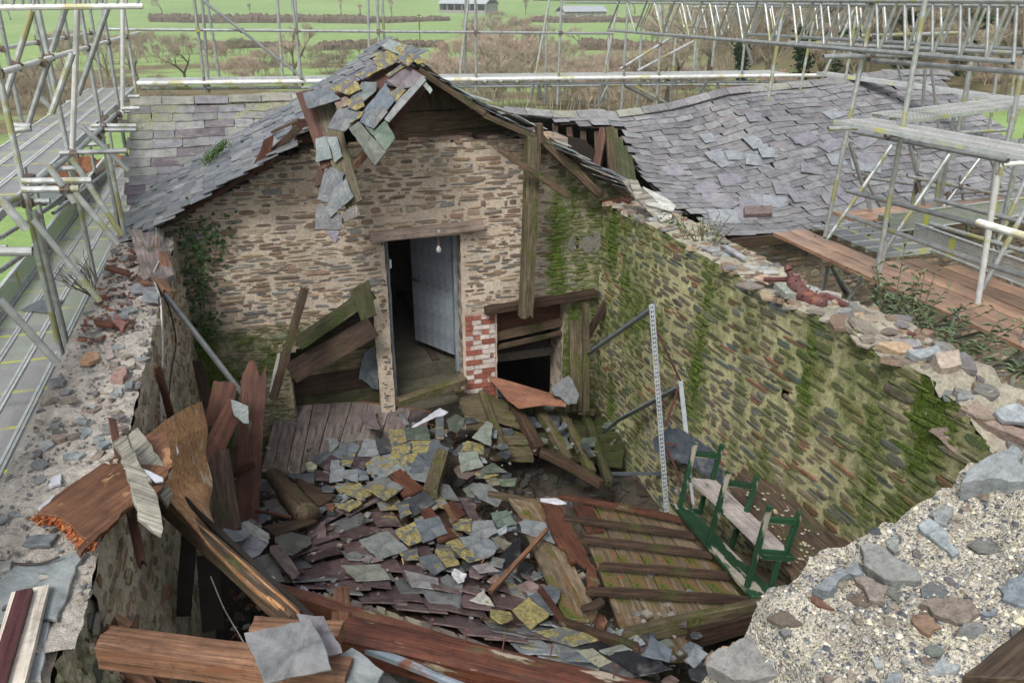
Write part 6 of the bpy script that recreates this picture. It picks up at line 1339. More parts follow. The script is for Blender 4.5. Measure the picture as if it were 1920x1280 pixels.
for q, w, h, mt, lab in [(((238, 290), (510, 1050)), .10, .10, 'wood_moss', 'leftmost of the long mossy battens below the brick pier'), (((550, 530), (830, 990)), .13, .12, 'wood_dark', 'dark thick batten starting under the terracotta board'), (((820, 980), (1390, 1290)), .12, .08, 'wood_dark', 'dark mossy beam running down right from the thick batten'),
        (((800, 595), (1090, 1085)), .12, .10, 'wood_moss', 'broad yellow green batten right of the dark thick one'), (((990, 600), (1295, 1185)), .10, .09, 'wood_moss', 'yellow edged batten second from the right'), (((1160, 480), (1455, 1290)), .10, .08, 'wood_green', 'longest green batten at the right of the set')]:
    a, b = [onp(*T3(*p), fa + fn * .12, fn) for p in q]; tag(timber('fallen_batten', a, b, w, h, mt, up=fn, e0=.05, e1=.05, bow=.02), lab, 'timber', 'battens fallen on the mossy boards')
W_(T3, [(350, 310), (400, 318), (640, 385), (1012, 495), (1062, 535), (1062, 592), (860, 575), (640, 606), (540, 535)], 'redboard', 'kite shaped terracotta coloured board below the black opening', .42, .012, rg=.003, n=V(-.05, -.25, 1).normalized())
W_(T3, [(210, 272), (300, 305), (385, 330), (350, 345), (240, 300)], 'wood_brown', 'thin splintered board at the foot of the brick pier', .42, n=V(0, -.3, 1).normalized())
flat('stone_slab', T3, [(918, 425), (990, 350), (1080, 310), (1118, 362), (1172, 475), (1150, 560), (1070, 572), (1000, 500), (940, 480)], 'stone', 'speckled grey stone slab leaning in front of the black opening', 'stone slab', .05, col=(.15, .16, .17, .15), p0=P(*T3(1050, 450), Y=8.3), n=V(-.1, -.85, .5).normalized())
for pts, c, a, lab, u in [([(215, 865), (350, 715), (405, 750), (390, 850), (385, 940), (310, 910)], (.2, .23, .2), .3, 'ridged grey green slate fan shaped beside the leftmost batten', .2), ([(110, 990), (170, 895), (330, 930), (320, 1020), (200, 985)], GREEN, .55, 'yellow lichened slate under the fan shaped slate', .1),
        ([(90, 1000), (260, 985), (320, 1125), (120, 1180)], (.19, .22, .19), 0, 'large plain sage green slate', .14), ([(690, 680), (775, 675), (850, 770), (780, 780)], DARK, 0, 'dark slate between the middle battens', .05), ([(880, 650), (1010, 670), (1000, 790), (930, 740)], DARK, 0, 'dark cracked slate right of the middle battens', .05), ([(985, 800), (1040, 715), (1075, 755), (1060, 780)], BLUE, 0, 'small slate balanced on a batten', .15),
        ([(300, 1150), (400, 1090), (530, 1175), (330, 1185)], GREEN, .05, 'moss green slate right of the sage slate', .1), ([(1190, 920), (1250, 915), (1335, 1030), (1270, 1045)], DARK, 0, 'dark slate caught between the two right battens', .06), ([(385, 415), (480, 430), (500, 520), (400, 460)], DARK, 0, 'dark slate at the edge of the terracotta board', .15), ([(950, 790), (1060, 800), (1080, 900), (1040, 920)], DARK, 0, 'black slate deep between the battens', .02),
        ([(225, 1190), (330, 1165), (460, 1195), (380, 1230), (280, 1230)], GREEN, .5, 'small lichened slate below the moss green slate', .08), ([(330, 1230), (430, 1225), (500, 1290), (360, 1300)], (.13, .12, .08), .1, 'olive slate in the rubble', .05), ([(450, 1240), (620, 1230), (600, 1300), (480, 1300)], (.1, .13, .09), .05, 'dark green slate in the rubble', .05), ([(380, 800), (440, 800), (440, 870), (385, 865)], (.14, .18, .19), 0, 'small teal slate behind the leftmost batten', .1), ([(290, 1040), (330, 1050), (355, 1095), (310, 1090)], PALE, 0, 'pale corner of slate beside the sage slate', .08)]:
    S2(T3, pts, c, a, lab, u, group='slates lying among the mossy battens')
tag(timber('standing_board', P(1082, 770, Y=8.4), P(1078, 600, Y=8.75), .17, .04, 'wood_moss', up=V(0, -1, 0), e1=.04), 'broad mossy board standing right of the black opening', 'board'); tag(timber('standing_board', P(1098, 770, Y=8.2), P(1098, 568, Y=8.5), .075, .06, 'wood_moss', up=V(0, -1, 0)), 'narrow pale edged board standing beside the broad mossy one', 'board')
tag(timber('leaning_plank', P(1096, 640, Y=8.6), P(1144, 555, Y=8.8), .09, .05, 'wood_dark', up=V(0, -1, 0), e1=.05), 'dark broken plank leaning in the corner of the two walls', 'plank')
# steel shelving frame
def angle_iron(a, b, w, mat, parent, hollow=False, name='steel_angle'):
    d = (b - a).normalized(); s = (V(0, -1, .0) - d * d.dot(V(0, -1, 0))).normalized(); t_ = d.cross(s); mb = MB(); L = (b - a).length
    if hollow:                               # slotted face: frame bars with rungs
        for sg in (-1, 1): mb.bar(a + t_ * sg * w * .42, b + t_ * sg * w * .42, .003, w * .2, up=t_)
        mb.bar(a, b, .004, w * .12, up=t_); n = int(L / .045)
        for i in range(n + 1): c = a + d * L * i / n; mb.box(c, d * .008, t_ * w / 2, s * .0015)
        mb.bar(a + t_ * w / 2 - s * w * .3, b + t_ * w / 2 - s * w * .3, w * .6, .003, up=t_)
    else: mb.bar(a, b, .003, w, up=t_); mb.bar(a + t_ * w / 2 - s * w * .35, b + t_ * w / 2 - s * w * .35, w * .7, .003, up=t_)
    return mb.build(name, mat, parent)
sf = empty('shelving_frame', P(1250, 958, Y=6.1), 'bent steel shelving frame with one tall pale slotted upright by the right wall', 'shelving frame')
u0, u1 = P(1250, 958, Y=6.25), P(1222, 572, Y=6.55); angle_iron(u0, u1, .055, 'whitesteel', sf, True, 'slotted_upright'); v0, v1 = P(1302, 958, Y=6.2), P(1276, 713, Y=6.6); angle_iron(v0, v1, .05, 'whitesteel', sf, False, 'slotted_upright')
for a, b, w in ((P(1103, 664, Y=8.4), P(1224, 580, Y=6.6), .085), (P(1130, 812, Y=7.9), P(1160, 788, Y=7.6), .07), (P(1160, 788, Y=7.6), P(1272, 728, Y=6.65), .085), (P(1140, 888, Y=7.4), P(1240, 887, Y=6.9), .06), (P(1240, 887, Y=6.9), P(1290, 892, Y=6.5), .05)): angle_iron(a, b, w, 'bluesteel', sf, name='shelf_bar')
for a, b in ((P(1228, 612, Y=6.55), P(1278, 718, Y=6.6)), (P(1276, 718, Y=6.6), P(1248, 800, Y=6.4)), (P(1246, 828, Y=6.4), P(1298, 950, Y=6.2)), (P(1250, 830, Y=6.4), P(1288, 840, Y=6.4))): angle_iron(a, b, .02, 'rust', sf, name='diagonal_brace')
# ---- dark hollow, bent sheet beside the bench, slab against the wall
(lambda T, pts, m_, lab, *r, **k: tag(slab('metal_sheet', on(T, pts), P(1310, 860, X=3.9), V(-.85, -.25, .45).normalized(), .01, 'slate', None, (.05, .06, .075, 0), ragged=.01), lab, 'sheet'))(T4, [(515, 150), (620, 70), (700, 90), (980, 270), (1100, 400), (1080, 480), (1000, 490), (760, 330), (530, 240)], 'roofslate', 'crumpled blue grey sheet metal between the shelving frame and the right wall', .15, .012, 'metal_sheet', 'sheet', n=V(-.5, -.35, .8).normalized())
sa, sb, sc3 = P(1372, 905, X=3.7), P(1495, 920, X=3.93), P(1515, 1110, X=3.55)
sn = (sb - sa).cross(sc3 - sa).normalized(); sn = sn if sn.z > 0 else -sn
brd = tag(slab('fallen_sheet', [(1368, 918), (1395, 880), (1470, 920), (1560, 1000), (1665, 1062), (1520, 1125), (1440, 1030)], sa, sn, .03, 'wood_brown', ragged=.01, axis=(2, 3)), 'broad brown board strewn with mortar crumbs against the foot of the right wall', 'board')
mb = MB(); rs = random.Random(12)
for _ in range(420):
    x, y = rs.uniform(1380, 1640), rs.uniform(880, 1110)
    if not inpoly(x, y, [(1385, 900), (1460, 920), (1560, 1010), (1640, 1062), (1530, 1110), (1450, 1030)]) : continue
    if nz((x * .02, y * .02, 0)) < -.05: continue
    c = onp(x, y, sa + sn * .035, sn); s = rs.uniform(.004, .018); k = 5; c3 = rs.choice([(.5, .47, .35), (.4, .36, .28), (.3, .28, .24), (.45, .42, .25)])
    mb.prism([c + V(math.cos(6.28 * i / k), math.sin(6.28 * i / k), 0) * s * rs.uniform(.7, 1.2) for i in range(k)], sn * s * .6, (*c3, .1))
tag(mb.build('mortar_crumbs', 'stone'), 'pale mortar crumbs scattered over the brown board', 'crumbs', kind='stuff')
# ---- boarding with five battens
pb_ = empty('battened_boarding', hp(1200, 1080), 'large fallen panel of stained boards crossed by five dark battens beside the green bench', 'boarding')
A_, B_2, C_ = P(*T6(240, 120), Z=-4.62), P(1262, 950, Z=-4.68), P(*T6(965, 975), Z=-4.22); qn = (B_2 - A_).cross(C_ - A_).normalized(); qn = qn if qn.z > 0 else -qn
tps = [(650, 140), (782, 152), (915, 180), (1035, 200), (1150, 215), (1265, 228), (1400, 260), (1530, 330), (1660, 430)]; bts = [(965, 985), (1150, 940), (1310, 905), (1480, 870), (1640, 850), (1790, 820), (1950, 790), (2060, 775), (2140, 765)]
mts = ['wood_deck'] * 8
for i in range(8): slab('board', on(T6, [tps[i], (tps[i + 1][0] - 6, tps[i + 1][1]), (bts[i + 1][0] - 7, bts[i + 1][1]), bts[i]]), A_ + qn * rnd(-.012, .008), qn, .025, mts[i], pb_, axis=(0, 3), ragged=.004, step=.2)
slab('board', on(T6, [(240, 122), (470, 128), (520, 300), (340, 258)]), A_ - qn * .02, qn, .025, 'wood_deck', pb_, axis=(0, 3)); slab('board', on(T6, [(355, 350), (500, 412), (762, 900), (600, 892)]), A_ - qn * .02, qn, .025, 'wood_deck', pb_, axis=(0, 3)); slab('board', on(T6, [(505, 412), (620, 470), (810, 850), (770, 925), (742, 870)]), A_ - qn * .01, qn, .025, 'wood_deck', pb_, axis=(0, 3))
slab('board', on(T6, [(1210, 1005), (1380, 985), (1400, 1150), (1270, 1150)]), A_ - qn * .03, qn, .025, 'wood_deck', pb_, axis=(0, 3))
slab('rotten_board', on(T6, [(448, 128), (560, 118), (600, 230), (640, 300), (720, 440), (820, 650), (800, 740), (740, 690), (735, 560), (680, 520), (640, 540), (600, 450), (555, 420), (490, 270)]), A_ + qn * .04, qn, .03, 'wood_red', pb_, axis=(0, 5), ragged=.012)
slab('rotten_board', on(T6, [(650, 175), (770, 165), (850, 330), (740, 340)]), A_ + qn * .03, qn, .03, 'wood_red', pb_, axis=(0, 3))
for (q0, q1, w, h, m_, e0) in (((565, 100), (1345, 250), .09, .09, 'wood_red', .1), ((590, 240), (1435, 352), .08, .10, 'wood_dark', .1), ((700, 370), (1545, 475), .09, .10, 'wood_dark', .05), ((810, 538), (1700, 608), .08, .10, 'wood_dark', .12), ((720, 695), (1850, 768), .085, .11, 'wood_dark', .14)):
    a, b = onp(*T6(*q0), A_ + qn * .10, qn), onp(*T6(*q1), A_ + qn * .10, qn); timber('batten', a, b, w * .38, h * .62, m_, pb_, up=qn, e0=e0, e1=.02, bow=.01)
a, b = onp(*T6(915, 1000), A_ + qn * .10, qn), onp(*T6(2090, 745), A_ + qn * .12, qn); tag(timber('edge_beam', a, b, .07, .12, 'wood_moss', up=qn, e0=.1), 'long pale topped beam along the near edge of the battened boards', 'beam')
a, b = onp(*T6(1385, 1000), A_ + qn * .02, qn), onp(*T6(2080, 810), A_ + qn * .02, qn); tag(timber('edge_beam', a, b, .06, .14, 'wood_dark', up=qn), 'dark beam just in front of the pale topped beam', 'beam')
tag(timber('broken_batten', hp(*T6(435, 680), .2), hp(*T6(610, 930), .2), .05, .05, 'wood_red', e0=.12), 'short red splintered batten left of the greenish board', 'timber'); tag(timber('broken_batten', hp(*T6(600, 900), .2), hp(*T6(1080, 1065), .2), .06, .06, 'wood_dark', e1=.04), 'plum brown batten running from the splintered batten to the dark slates', 'timber')
tag(timber('broken_batten', hp(*T6(120, 88), .12), hp(*T6(470, 148), .12), .06, .06, 'wood_brown'), 'brown batten at the top left of the battened boards', 'timber'); tag(timber('thin_stick', hp(*T6(118, 720), .15), hp(*T6(490, 310), .32), .035, .03, 'wood_orange', e0=.05), 'light brown stick standing up from the slates to the shiny slate', 'stick')
W_(T6, [(760, 945), (820, 840), (845, 880), (810, 955)], 'wood_red', 'short upright red stub by the splintered timber', .2, .05, 'wood_block', 'wood block', n=V(0, -.8, .6).normalized()); W_(T6, [(820, 950), (850, 890), (872, 930), (850, 968)], 'wood_orange', 'orange crumbling stub beside the red one', .15, .05, 'wood_block', 'wood block'); W_(T6, [(705, 810), (830, 755), (858, 780), (800, 820), (720, 840)], 'wood_dark', 'dark splinter lying across the rotten board', .2, .03, 'splinter', 'splinter')
for pts, c, a, lab, u, tl in [([(270, 825), (370, 740), (510, 850), (385, 945)], BLUE, .66, 'square slate with thick yellow lichen near the splintered batten', .16, 0), ([(375, 735), (510, 660), (580, 700), (535, 850), (512, 852)], BLUE, 0, 'blue slate behind the square lichened slate', .13, 0), ([(315, 270), (350, 245), (480, 272), (540, 402), (330, 330)], PALE, 0, 'shiny pale slate at the top of the light brown stick', .2, .05),
        ([(190, 490), (325, 350), (325, 470), (240, 580)], CHAR, 0, 'black slate left of the light brown stick', .1, .2), ([(290, 600), (325, 500), (400, 550), (330, 665), (280, 670)], CHAR, 0, 'black slate right of the light brown stick', .08, .2), ([(420, 960), (600, 930), (700, 960), (830, 1005), (660, 1052), (500, 1000)], (.14, .15, .15), .5, 'long lichened slate at the right end of the collapsed roof', .2, 0),
        ([(680, 1062), (870, 1010), (1020, 1070), (870, 1102)], CHAR, .1, 'black slate under the plum brown batten', .15, 0), ([(650, 1085), (780, 1065), (900, 1150), (820, 1185)], (.26, .26, .2), .4, 'pale lichened slate near the tip of the collapsed roof', .2, 0), ([(820, 1080), (970, 1040), (1030, 1075), (880, 1110)], (.2, .22, .19), .1, 'green grey slate near the tip of the collapsed roof', .24, 0), ([(860, 1105), (1010, 1075), (1285, 1195), (1080, 1240)], CHAR, .33, 'large black slate flecked with lichen at the tip', .22, 0), ([(820, 1185), (900, 1150), (1075, 1240), (980, 1260)], (.05, .05, .05), .33, 'second black flecked slate at the very tip', .2, 0),
        ([(1100, 1110), (1140, 985), (1280, 1080), (1265, 1150)], (.14, .165, .2), 0, 'dark blue slate standing right of the tip', .25, .2), ([(1370, 1140), (1430, 1040), (1510, 1100), (1420, 1190)], PALE, 0, 'pale upright slate near the foreground wall', .15, .1), ([(1480, 1170), (1500, 1100), (1530, 1075), (1600, 1130)], (.16, .12, .09), 0, 'brown slate fragment beside the pale upright one', .12, .1), ([(1380, 1200), (1470, 1170), (1540, 1230), (1480, 1290), (1400, 1260)], DARK, 0, 'dark slate at the very bottom by the foreground wall', .1, .1),
        ([(545, 1100), (680, 1085), (760, 1150), (600, 1140)], BLUE, .4, 'slate with lichened upper half on the near courses', .2, 0), ([(130, 820), (260, 835), (275, 880), (200, 910), (130, 860)], BLUE, .6, 'lichened slate left of the square yellow slate', .16, 0), ([(0, 760), (90, 700), (160, 800), (60, 780)], (.3, .3, .27), .4, 'crumpled pale lichened slate', .15, .1), ([(20, 545), (110, 525), (190, 575), (60, 590)], (.24, .22, .22), 0, 'crumbling pinkish grey slate beside the dark hollow', .15, .1), ([(0, 570), (120, 590), (60, 625), (0, 610)], (.15, .11, .12), .4, 'plum slate with lichen spots beside the dark hollow', .12, 0),
        ([(10, 260), (150, 255), (180, 330), (100, 375), (0, 330)], (.17, .18, .19), 0, 'rounded blue slate left of the shiny pale one', .12, .1), ([(170, 320), (240, 285), (235, 330), (190, 355)], (.24, .27, .29), 0, 'small faceted blue slate', .14, .1), ([(140, 380), (180, 355), (270, 400), (220, 445)], (.14, .13, .1), 0, 'olive brown slate above the black slates', .1, .1), ([(0, 50), (60, 20), (130, 30), (225, 110), (180, 170), (60, 120)], (.14, .15, .15), .1, 'grey green slate at the upper left of the battened boards', .1, .1), ([(0, 350), (130, 375), (185, 430), (140, 480), (60, 510), (0, 440)], (.18, .2, .22), .05, 'broad blue slate beside the long lichened slate', .1, .05), ([(160, 590), (215, 580), (215, 650), (180, 655)], BLUE, 0, 'small slate beside the light brown stick', .1, .1),
        ([(110, 640), (170, 590), (200, 660), (130, 650)], (.2, .13, .11), 0, 'small brown slate beside the light brown stick', .1, .1), ([(130, 210), (240, 190), (300, 280), (180, 300)], (.1, .14, .12), 0, 'dark teal slate beside the rounded blue slate', .06, .1)]:
    S2(T6, pts, c, a, lab, u, tl, group='slates at the right of the collapsed roof')
S2(T6, [(448, 118), (550, 115), (615, 150), (560, 160), (450, 135)], (.5, .5, .6), 0, 'crumpled pale plastic at the head of the rotten board', .22, mat='ivory', name='plastic_scrap', cat='scrap')
# filler of anonymous small slates
GF = 'small broken slates strewn through the wreckage'; rs = random.Random(99); cnt = 0; zones = [((600, 820, 560, 700), 0)]
ZN = [(540, 900, 640, 990), (840, 830, 960, 960), (880, 880, 1010, 1010), (860, 980, 960, 1080), (1020, 1180, 1330, 1270), (420, 900, 520, 1000), (900, 760, 1180, 880), (860, 740, 930, 800), (1210, 1190, 1340, 1280), (950, 1060, 1040, 1130)]
for i in range(84):
    z = ZN[i % len(ZN)]; x, y = rs.uniform(z[0], z[2]), rs.uniform(z[1], z[3]); s = rs.uniform(9, 26); an = rs.uniform(0, 6.28); k = rs.choice((4, 4, 5, 6)); asp = rs.uniform(.55, .9)
    pts = [(x + math.cos(an + 6.283 * j / k + rs.uniform(-.2, .2)) * s, y + math.sin(an + 6.283 * j / k) * s * asp * .8) for j in range(k)]
    if z[0] >= 900 and z[3] < 900: c = rs.choice([GREEN, DARK, (.1, .09, .05)])
    else: c = rs.choice([(.12, .14, .15), DARK, DARK, PURP, (.10, .12, .10), (.14, .1, .09), (.16, .17, .17)])
    S2(TI, pts, c, .35 if rs.random() < .25 else 0, 'small broken slate among many in the wreckage of the fallen roof', rs.uniform(.0, .05), .3, group=GF, th=.008)
mb = MB(); rs = random.Random(41)                                        # splinters and grit
for i in range(1500):
    x, y = rs.uniform(420, 1300), rs.uniform(760, 1260); 
    if 960 < x < 1260 and 850 < y < 940: continue
    c = hp(x, y, rs.uniform(-.02, .06)); L = abs(rs.gauss(0, .03)) + .008; a = rs.uniform(0, 6.28); d = V(math.cos(a), math.sin(a), rs.uniform(-.3, .3)); wd = rs.random() < .45
    col = rs.choice([(.25, .09, .04), (.12, .06, .035), (.3, .2, .12)]) if wd else rs.choice([(.15, .15, .15), (.2, .2, .19), (.22, .2, .17), (.08, .07, .06)])
    mb.bar(c, c + d * L, L * .15 if wd else L * .8, .004 if wd else L * .3, (*col, .1))
tag(mb.build('splinters', 'stone'), 'splinters, grit and slate chips strewn over the wreckage', 'debris', kind='stuff')
# ================================================================ GREEN TRESTLE BENCH, tipped among the boards
bn = empty('green_bench', P(1340, 1010, Z=-4.4), 'long green bench with flaking paint on three ladder shaped trestles beside the battened boards', 'bench')
b0, b1 = P(*T4(690, 612), Z=-4.50), P(*T4(1240, 1215), Z=-4.20); bx = (b1 - b0).normalized()
low = qn
def low_pt(x, y): return onp(*T4(x, y), A_ + qn * .16, qn)
slab('lower_plank', on(T4, [(627, 592), (765, 640), (1360, 1232), (1165, 1222)]), A_ + qn * .14, qn, .03, 'wood_paintgreen', bn, axis=(0, 3), ragged=.003, step=.3)
def trestle(f0, f1, tl0, tl1, rails, legs):
    """f0,f1: feet points on the plank; everything else of this trestle lies in the upright plane through them"""
    a = low_pt(*f0); n = V(bx.x, bx.y, 0).normalized(); 
    g = lambda p: onp(*T4(*p), a, n)
    for (p, q, w) in legs: timber('leg', g(p), g(q), w, .035, 'wood_paintgreen', bn, up=n, jit=.001)
    for (p, q, w) in rails: timber('rail', g(p) - n * .002, g(q) - n * .002, w, .03, 'wood_paintgreen', bn, up=n, jit=.001)
    return g
g1_ = trestle((690, 612), (840, 640), 0, 0, [((785, 250), (965, 270), .06), ((757, 425), (922, 438), .038), ((690, 618), (845, 640), .038)], [((686, 628), (797, 175), .04), ((905, 437), (975, 188), .038), ((825, 650), (852, 535), .038)])
g2_ = trestle((880, 860), (1040, 880), 0, 0, [((1005, 445), (1195, 468), .05), ((970, 640), (1140, 655), .045), ((880, 862), (1045, 885), .045)], [((880, 862), (1018, 365), .038), ((1130, 658), (1208, 402), .038), ((1033, 882), (1075, 757), .038)])
g3_ = trestle((1130, 1145), (1310, 1160), 0, 0, [((1285, 690), (1485, 705), .05), ((1230, 898), (1425, 915), .045), ((1240, 935), (1450, 950), .045), ((1128, 1148), (1318, 1165), .045)], [((1135, 1155), (1292, 600), .038), ((1400, 905), (1493, 640), .038), ((1295, 1160), (1348, 960), .038)])
q = [g1_((762, 430)), g1_((925, 440)), g3_((1405, 905)), g3_((1228, 892))]; c = sum(q, Vector()) / 4; nn = (q[1] - q[0]).cross(q[3] - q[0]).normalized(); nn = nn if nn.z > 0 else -nn
mw = frame(q[0], q[3] - q[0], nn); mb = MB(); mb.prism([q[0], q[1], q[2], q[3]], nn * .028); mb.build('upper_plank', 'wood_white', bn, mw=mw)
# ================================================================ BOTTOM: big beams
def px_timber(a, b, pa, pb2, w, h, mat, lab, name='fallen_beam', cat='beam', **k): return tag(timber(name, P(*a, **pa), P(*b, **pb2), w, h, mat, **k), lab, cat)
px_timber((192, 1212), (655, 1272), dict(Z=-2.56), dict(Z=-2.62), .125, .135, 'wood_orange', 'thick squared orange brown beam end resting on the left wall at the bottom of the photo', e0=.03)
px_timber((292, 930), (560, 1172), dict(Z=-3.15), dict(Z=-2.90), .07, .14, 'wood_brown', 'long dark beam with a pale upper edge slanting down to the bottom centre', e1=.02)
px_timber((310, 905), (610, 1185), dict(Z=-3.10), dict(Z=-2.86), .03, .05, 'dark', 'charred black batten along the slanting beam', 'black_batten', 'batten', e0=.08, e1=.1)
px_timber((296, 915), (562, 1152), dict(Z=-3.08), dict(Z=-2.83), .012, .015, 'ply', 'pale raw edge strip on the slanting beam', 'edge_strip', 'batten', e0=.05)
px_timber((640, 1195), (1290, 1345), dict(Z=-3.05), dict(Z=-3.05), .17, .17, 'purlin', 'massive wet red brown purlin across the bottom of the photo', e0=.04)
px_timber((600, 1180), (1010, 1345), dict(Z=-3.05), dict(Z=-2.9), .035, .035, 'bluesteel', 'dull grey pipe below the red purlin', 'metal_pipe', 'pipe')
px_timber((470, 1178), (640, 1190), dict(Z=-2.75), dict(Z=-2.75), .10, .08, 'wood_orange', 'fresh orange plank end beneath the two bottom slates', 'fallen_plank', 'plank', e0=.02)
px_timber((520, 1110), (900, 1230), dict(Z=-3.5), dict(Z=-3.45), .08, .10, 'wood_red', 'red brown rafter hidden under the near edge of the collapsed roof', 'rafter', 'rafter')
px_timber((640, 1110), (640, 1200), dict(Z=-3.7), dict(Z=-3.3), .10, .08, 'wood_orange', 'short rotten orange rafter end under the collapsed roof edge', 'rafter', 'rafter')
px_timber((200, 1168), (232, 1190), dict(Z=-2.7), dict(Z=-2.75), .10, .08, 'wood_orange', 'splintered orange stump behind the thick beam end', 'splintered_stump', 'wood stump', e0=.08)
px_timber((245, 1250), (320, 1300), dict(Z=-3.0), dict(Z=-3.0), .14, .10, 'wood_orange', 'torn rotten timber under the thick beam end', 'splintered_stump', 'wood stump', e1=.15)
def near_slate(pts, col, lab, z, n=V(0, -.1, 1), a=0, th=.01, T=TI, mat='slate', name='loose_slate', cat='slate', rg=.006):
    q = on(T, pts); cx = sum(p[0] for p in q) / len(q); cy = sum(p[1] for p in q) / len(q)
    return tag(slab(name, q, P(cx, cy, Z=z), n.normalized(), th, mat, None, (*col, a), ragged=rg, step=.05), lab, cat)
near_slate([(458, 1188), (585, 1163), (605, 1200), (622, 1256), (560, 1268), (495, 1282)], (.15, .155, .16), 'large two toned grey slate lying on the end of the thick bottom beam', -2.42, V(-.05, -.15, 1))
near_slate([(556, 1152), (607, 1156), (625, 1190), (642, 1224), (600, 1230)], (.16, .15, .165), 'mottled mauve slate tucked under the large bottom slate', -2.50, V(.1, -.1, 1))
near_slate([(600, 1290), (620, 1245), (660, 1215), (720, 1260), (700, 1300)], (.19, .21, .215), 'dark grey slate at the bottom edge right of the large one', -2.6); near_slate([(205, 1255), (250, 1240), (285, 1275), (230, 1290)], (.13, .15, .16), 'dull slate deep below the thick beam end', -3.4)
near_slate([(640, 1280), (668, 1180), (700, 1240), (760, 1290)], (.15, .16, .155), 'wet slate between the pipe and the purlin', -3.2)
for (x, y) in ((808, 1175), (872, 1195), (942, 1210), (1031, 1225), (1150, 1262)): p = P(x, y + 8, Z=-2.93); mb = MB(); mb.tube(p, p + V(.01, 0, .07), .004, k=5); mb.tube(p + V(.01, 0, .07), p + V(.01, 0, .074), .009, k=6); tag(mb.build('rusty_nail', 'rust'), 'rusty nail standing out of the red purlin', 'nail', 'nails in the red purlin')
# ---- big pale orange board, split grey planks and rotten board end over the left wall
ob = empty('orange_board', P(330, 900, Z=-3), 'large raw orange board twisted down from the left wall to a point', 'board')
OP = [((268, 822), -2.55), ((300, 805), -2.58), ((378, 752), -2.95), ((390, 802), -3.05), ((385, 850), -3.15), ((372, 868), -3.1), ((400, 905), -3.25), ((391, 950), -3.25), ((410, 1005), -3.2), ((450, 1075), -3.05), ((535, 1148), -2.85), ((470, 1100), -2.88), ((395, 1025), -2.95), ((318, 938), -3.0), ((300, 880), -2.75)]
tp_ = [P(*p, Z=z) for p, z in OP]
def strip(L_i, R_i, n=10):
    out = []
    for i in range(n + 1):
        t = i / n
        def along(idx):
            u = t * (len(idx) - 1); k = min(int(u), len(idx) - 2); return tp_[idx[k]].lerp(tp_[idx[k + 1]], u - k)
        out.append((along(L_i), along(R_i)))
    return out
ss = strip([0, 14, 13, 12, 11, 10], [2, 3, 4, 6, 7, 8, 9, 10], 22); mwb = frame(tp_[0], tp_[10] - tp_[0], V(.3, -.5, .8)); mb = MB(); vs = []; fs = []; m_n = 6
for (a, b) in ss:
    for k in range(m_n + 1): p = a.lerp(b, k / m_n); vs.append(p + V(0, 0, .03 * math.sin(k / m_n * 3.14)))
nv = len(vs); vs += [p - V(.1, -.2, .9).normalized() * .022 for p in vs[:nv]]
for i in range(len(ss) - 1):
    for k in range(m_n):
        a = i * (m_n + 1) + k; fs.append((a, a + 1, a + m_n + 2, a + m_n + 1)); fs.append((nv + a, nv + a + m_n + 1, nv + a + m_n + 2, nv + a + 1))
    for k in (0, m_n): a = i * (m_n + 1) + k; fs.append((a, a + m_n + 1, nv + a + m_n + 1, nv + a))
for k in range(m_n): fs.append((k, nv + k, nv + k + 1, k + 1))
mb.add(vs, fs); mb.build('board_face', 'ply', ob, mw=mwb)
tag(slab('slate_shard', on(T1, [(675, 1060), (690, 960), (710, 900), (745, 985), (745, 1010), (700, 1070)]), P(*T1(710, 990), Z=-2.83), V(.2, -.6, .8).normalized(), .008, 'slate', None, (.28, .3, .29, 0)), 'small pointed slate shard stuck on the orange board', 'slate')
rp_ = [(69, 970), (111, 930), (165, 893), (225, 855), (272, 822), (312, 808), (322, 880), (300, 925), (237, 961), (210, 990), (177, 1019), (150, 1047), (143, 1035), (160, 1018), (140, 1000), (111, 975)]
ra, rb, rc = P(111, 935, Z=-2.36), P(300, 820, Z=-2.52), P(180, 1015, Z=-2.40); rn = (rb - ra).cross(rc - ra).normalized(); rn = rn if rn.z > 0 else -rn
slab('board_end', rp_, ra, rn, .024, 'rotten', ob, axis=(1, 4), ragged=.008)
mb = MB(); rs = random.Random(6)
for i in range(150):
    t = rs.random() * 4; k = int(t); E5 = [(69, 970), (111, 975), (140, 1000), (162, 1020), (177, 1019)]; x, y = lerp(E5[k][0], E5[k + 1][0], t - k), lerp(E5[k][1], E5[k + 1][1], t - k); c = onp(x + rs.uniform(-3, 6), y + rs.uniform(-5, 3), ra + rn * .01, rn); d = V(rs.uniform(-.6, .2), rs.uniform(-1, -.3), rs.uniform(-.6, .3)).normalized(); L = rs.uniform(.01, .05); mb.bar(c, c + d * L, .012, .006, (*rs.choice([(.34, .09, .03), (.25, .06, .02), (.4, .16, .06)]), -.3))
mb.build('torn_edge', 'stone', ob)
near_slate([(690, 20), (800, 60), (880, 190), (932, 420), (920, 452), (785, 352), (745, 160)], RB, 'broad split grey plank pointing down beside the rotten brown board', -2.34, V(.3, -.5, 1), 0, .03, T7, 'wood_grey', 'grey_plank', 'plank', .01)
near_slate([(145, 930), (215, 880), (270, 868), (400, 1150), (500, 1290), (350, 1290), (245, 1080)], RB, 'left split grey plank at the top of the orange board', -2.36, V(.3, -.4, 1), 0, .03, T1, 'wood_grey', 'grey_plank', 'plank', .008); near_slate([(290, 862), (370, 798), (430, 870), (610, 1150), (612, 1290), (690, 1400), (640, 1500), (480, 1290), (400, 1150)], RB, 'right split grey plank overlapping the orange board', -2.5, V(.3, -.4, 1), 0, .03, T1, 'wood_grey', 'grey_plank', 'plank', .008)
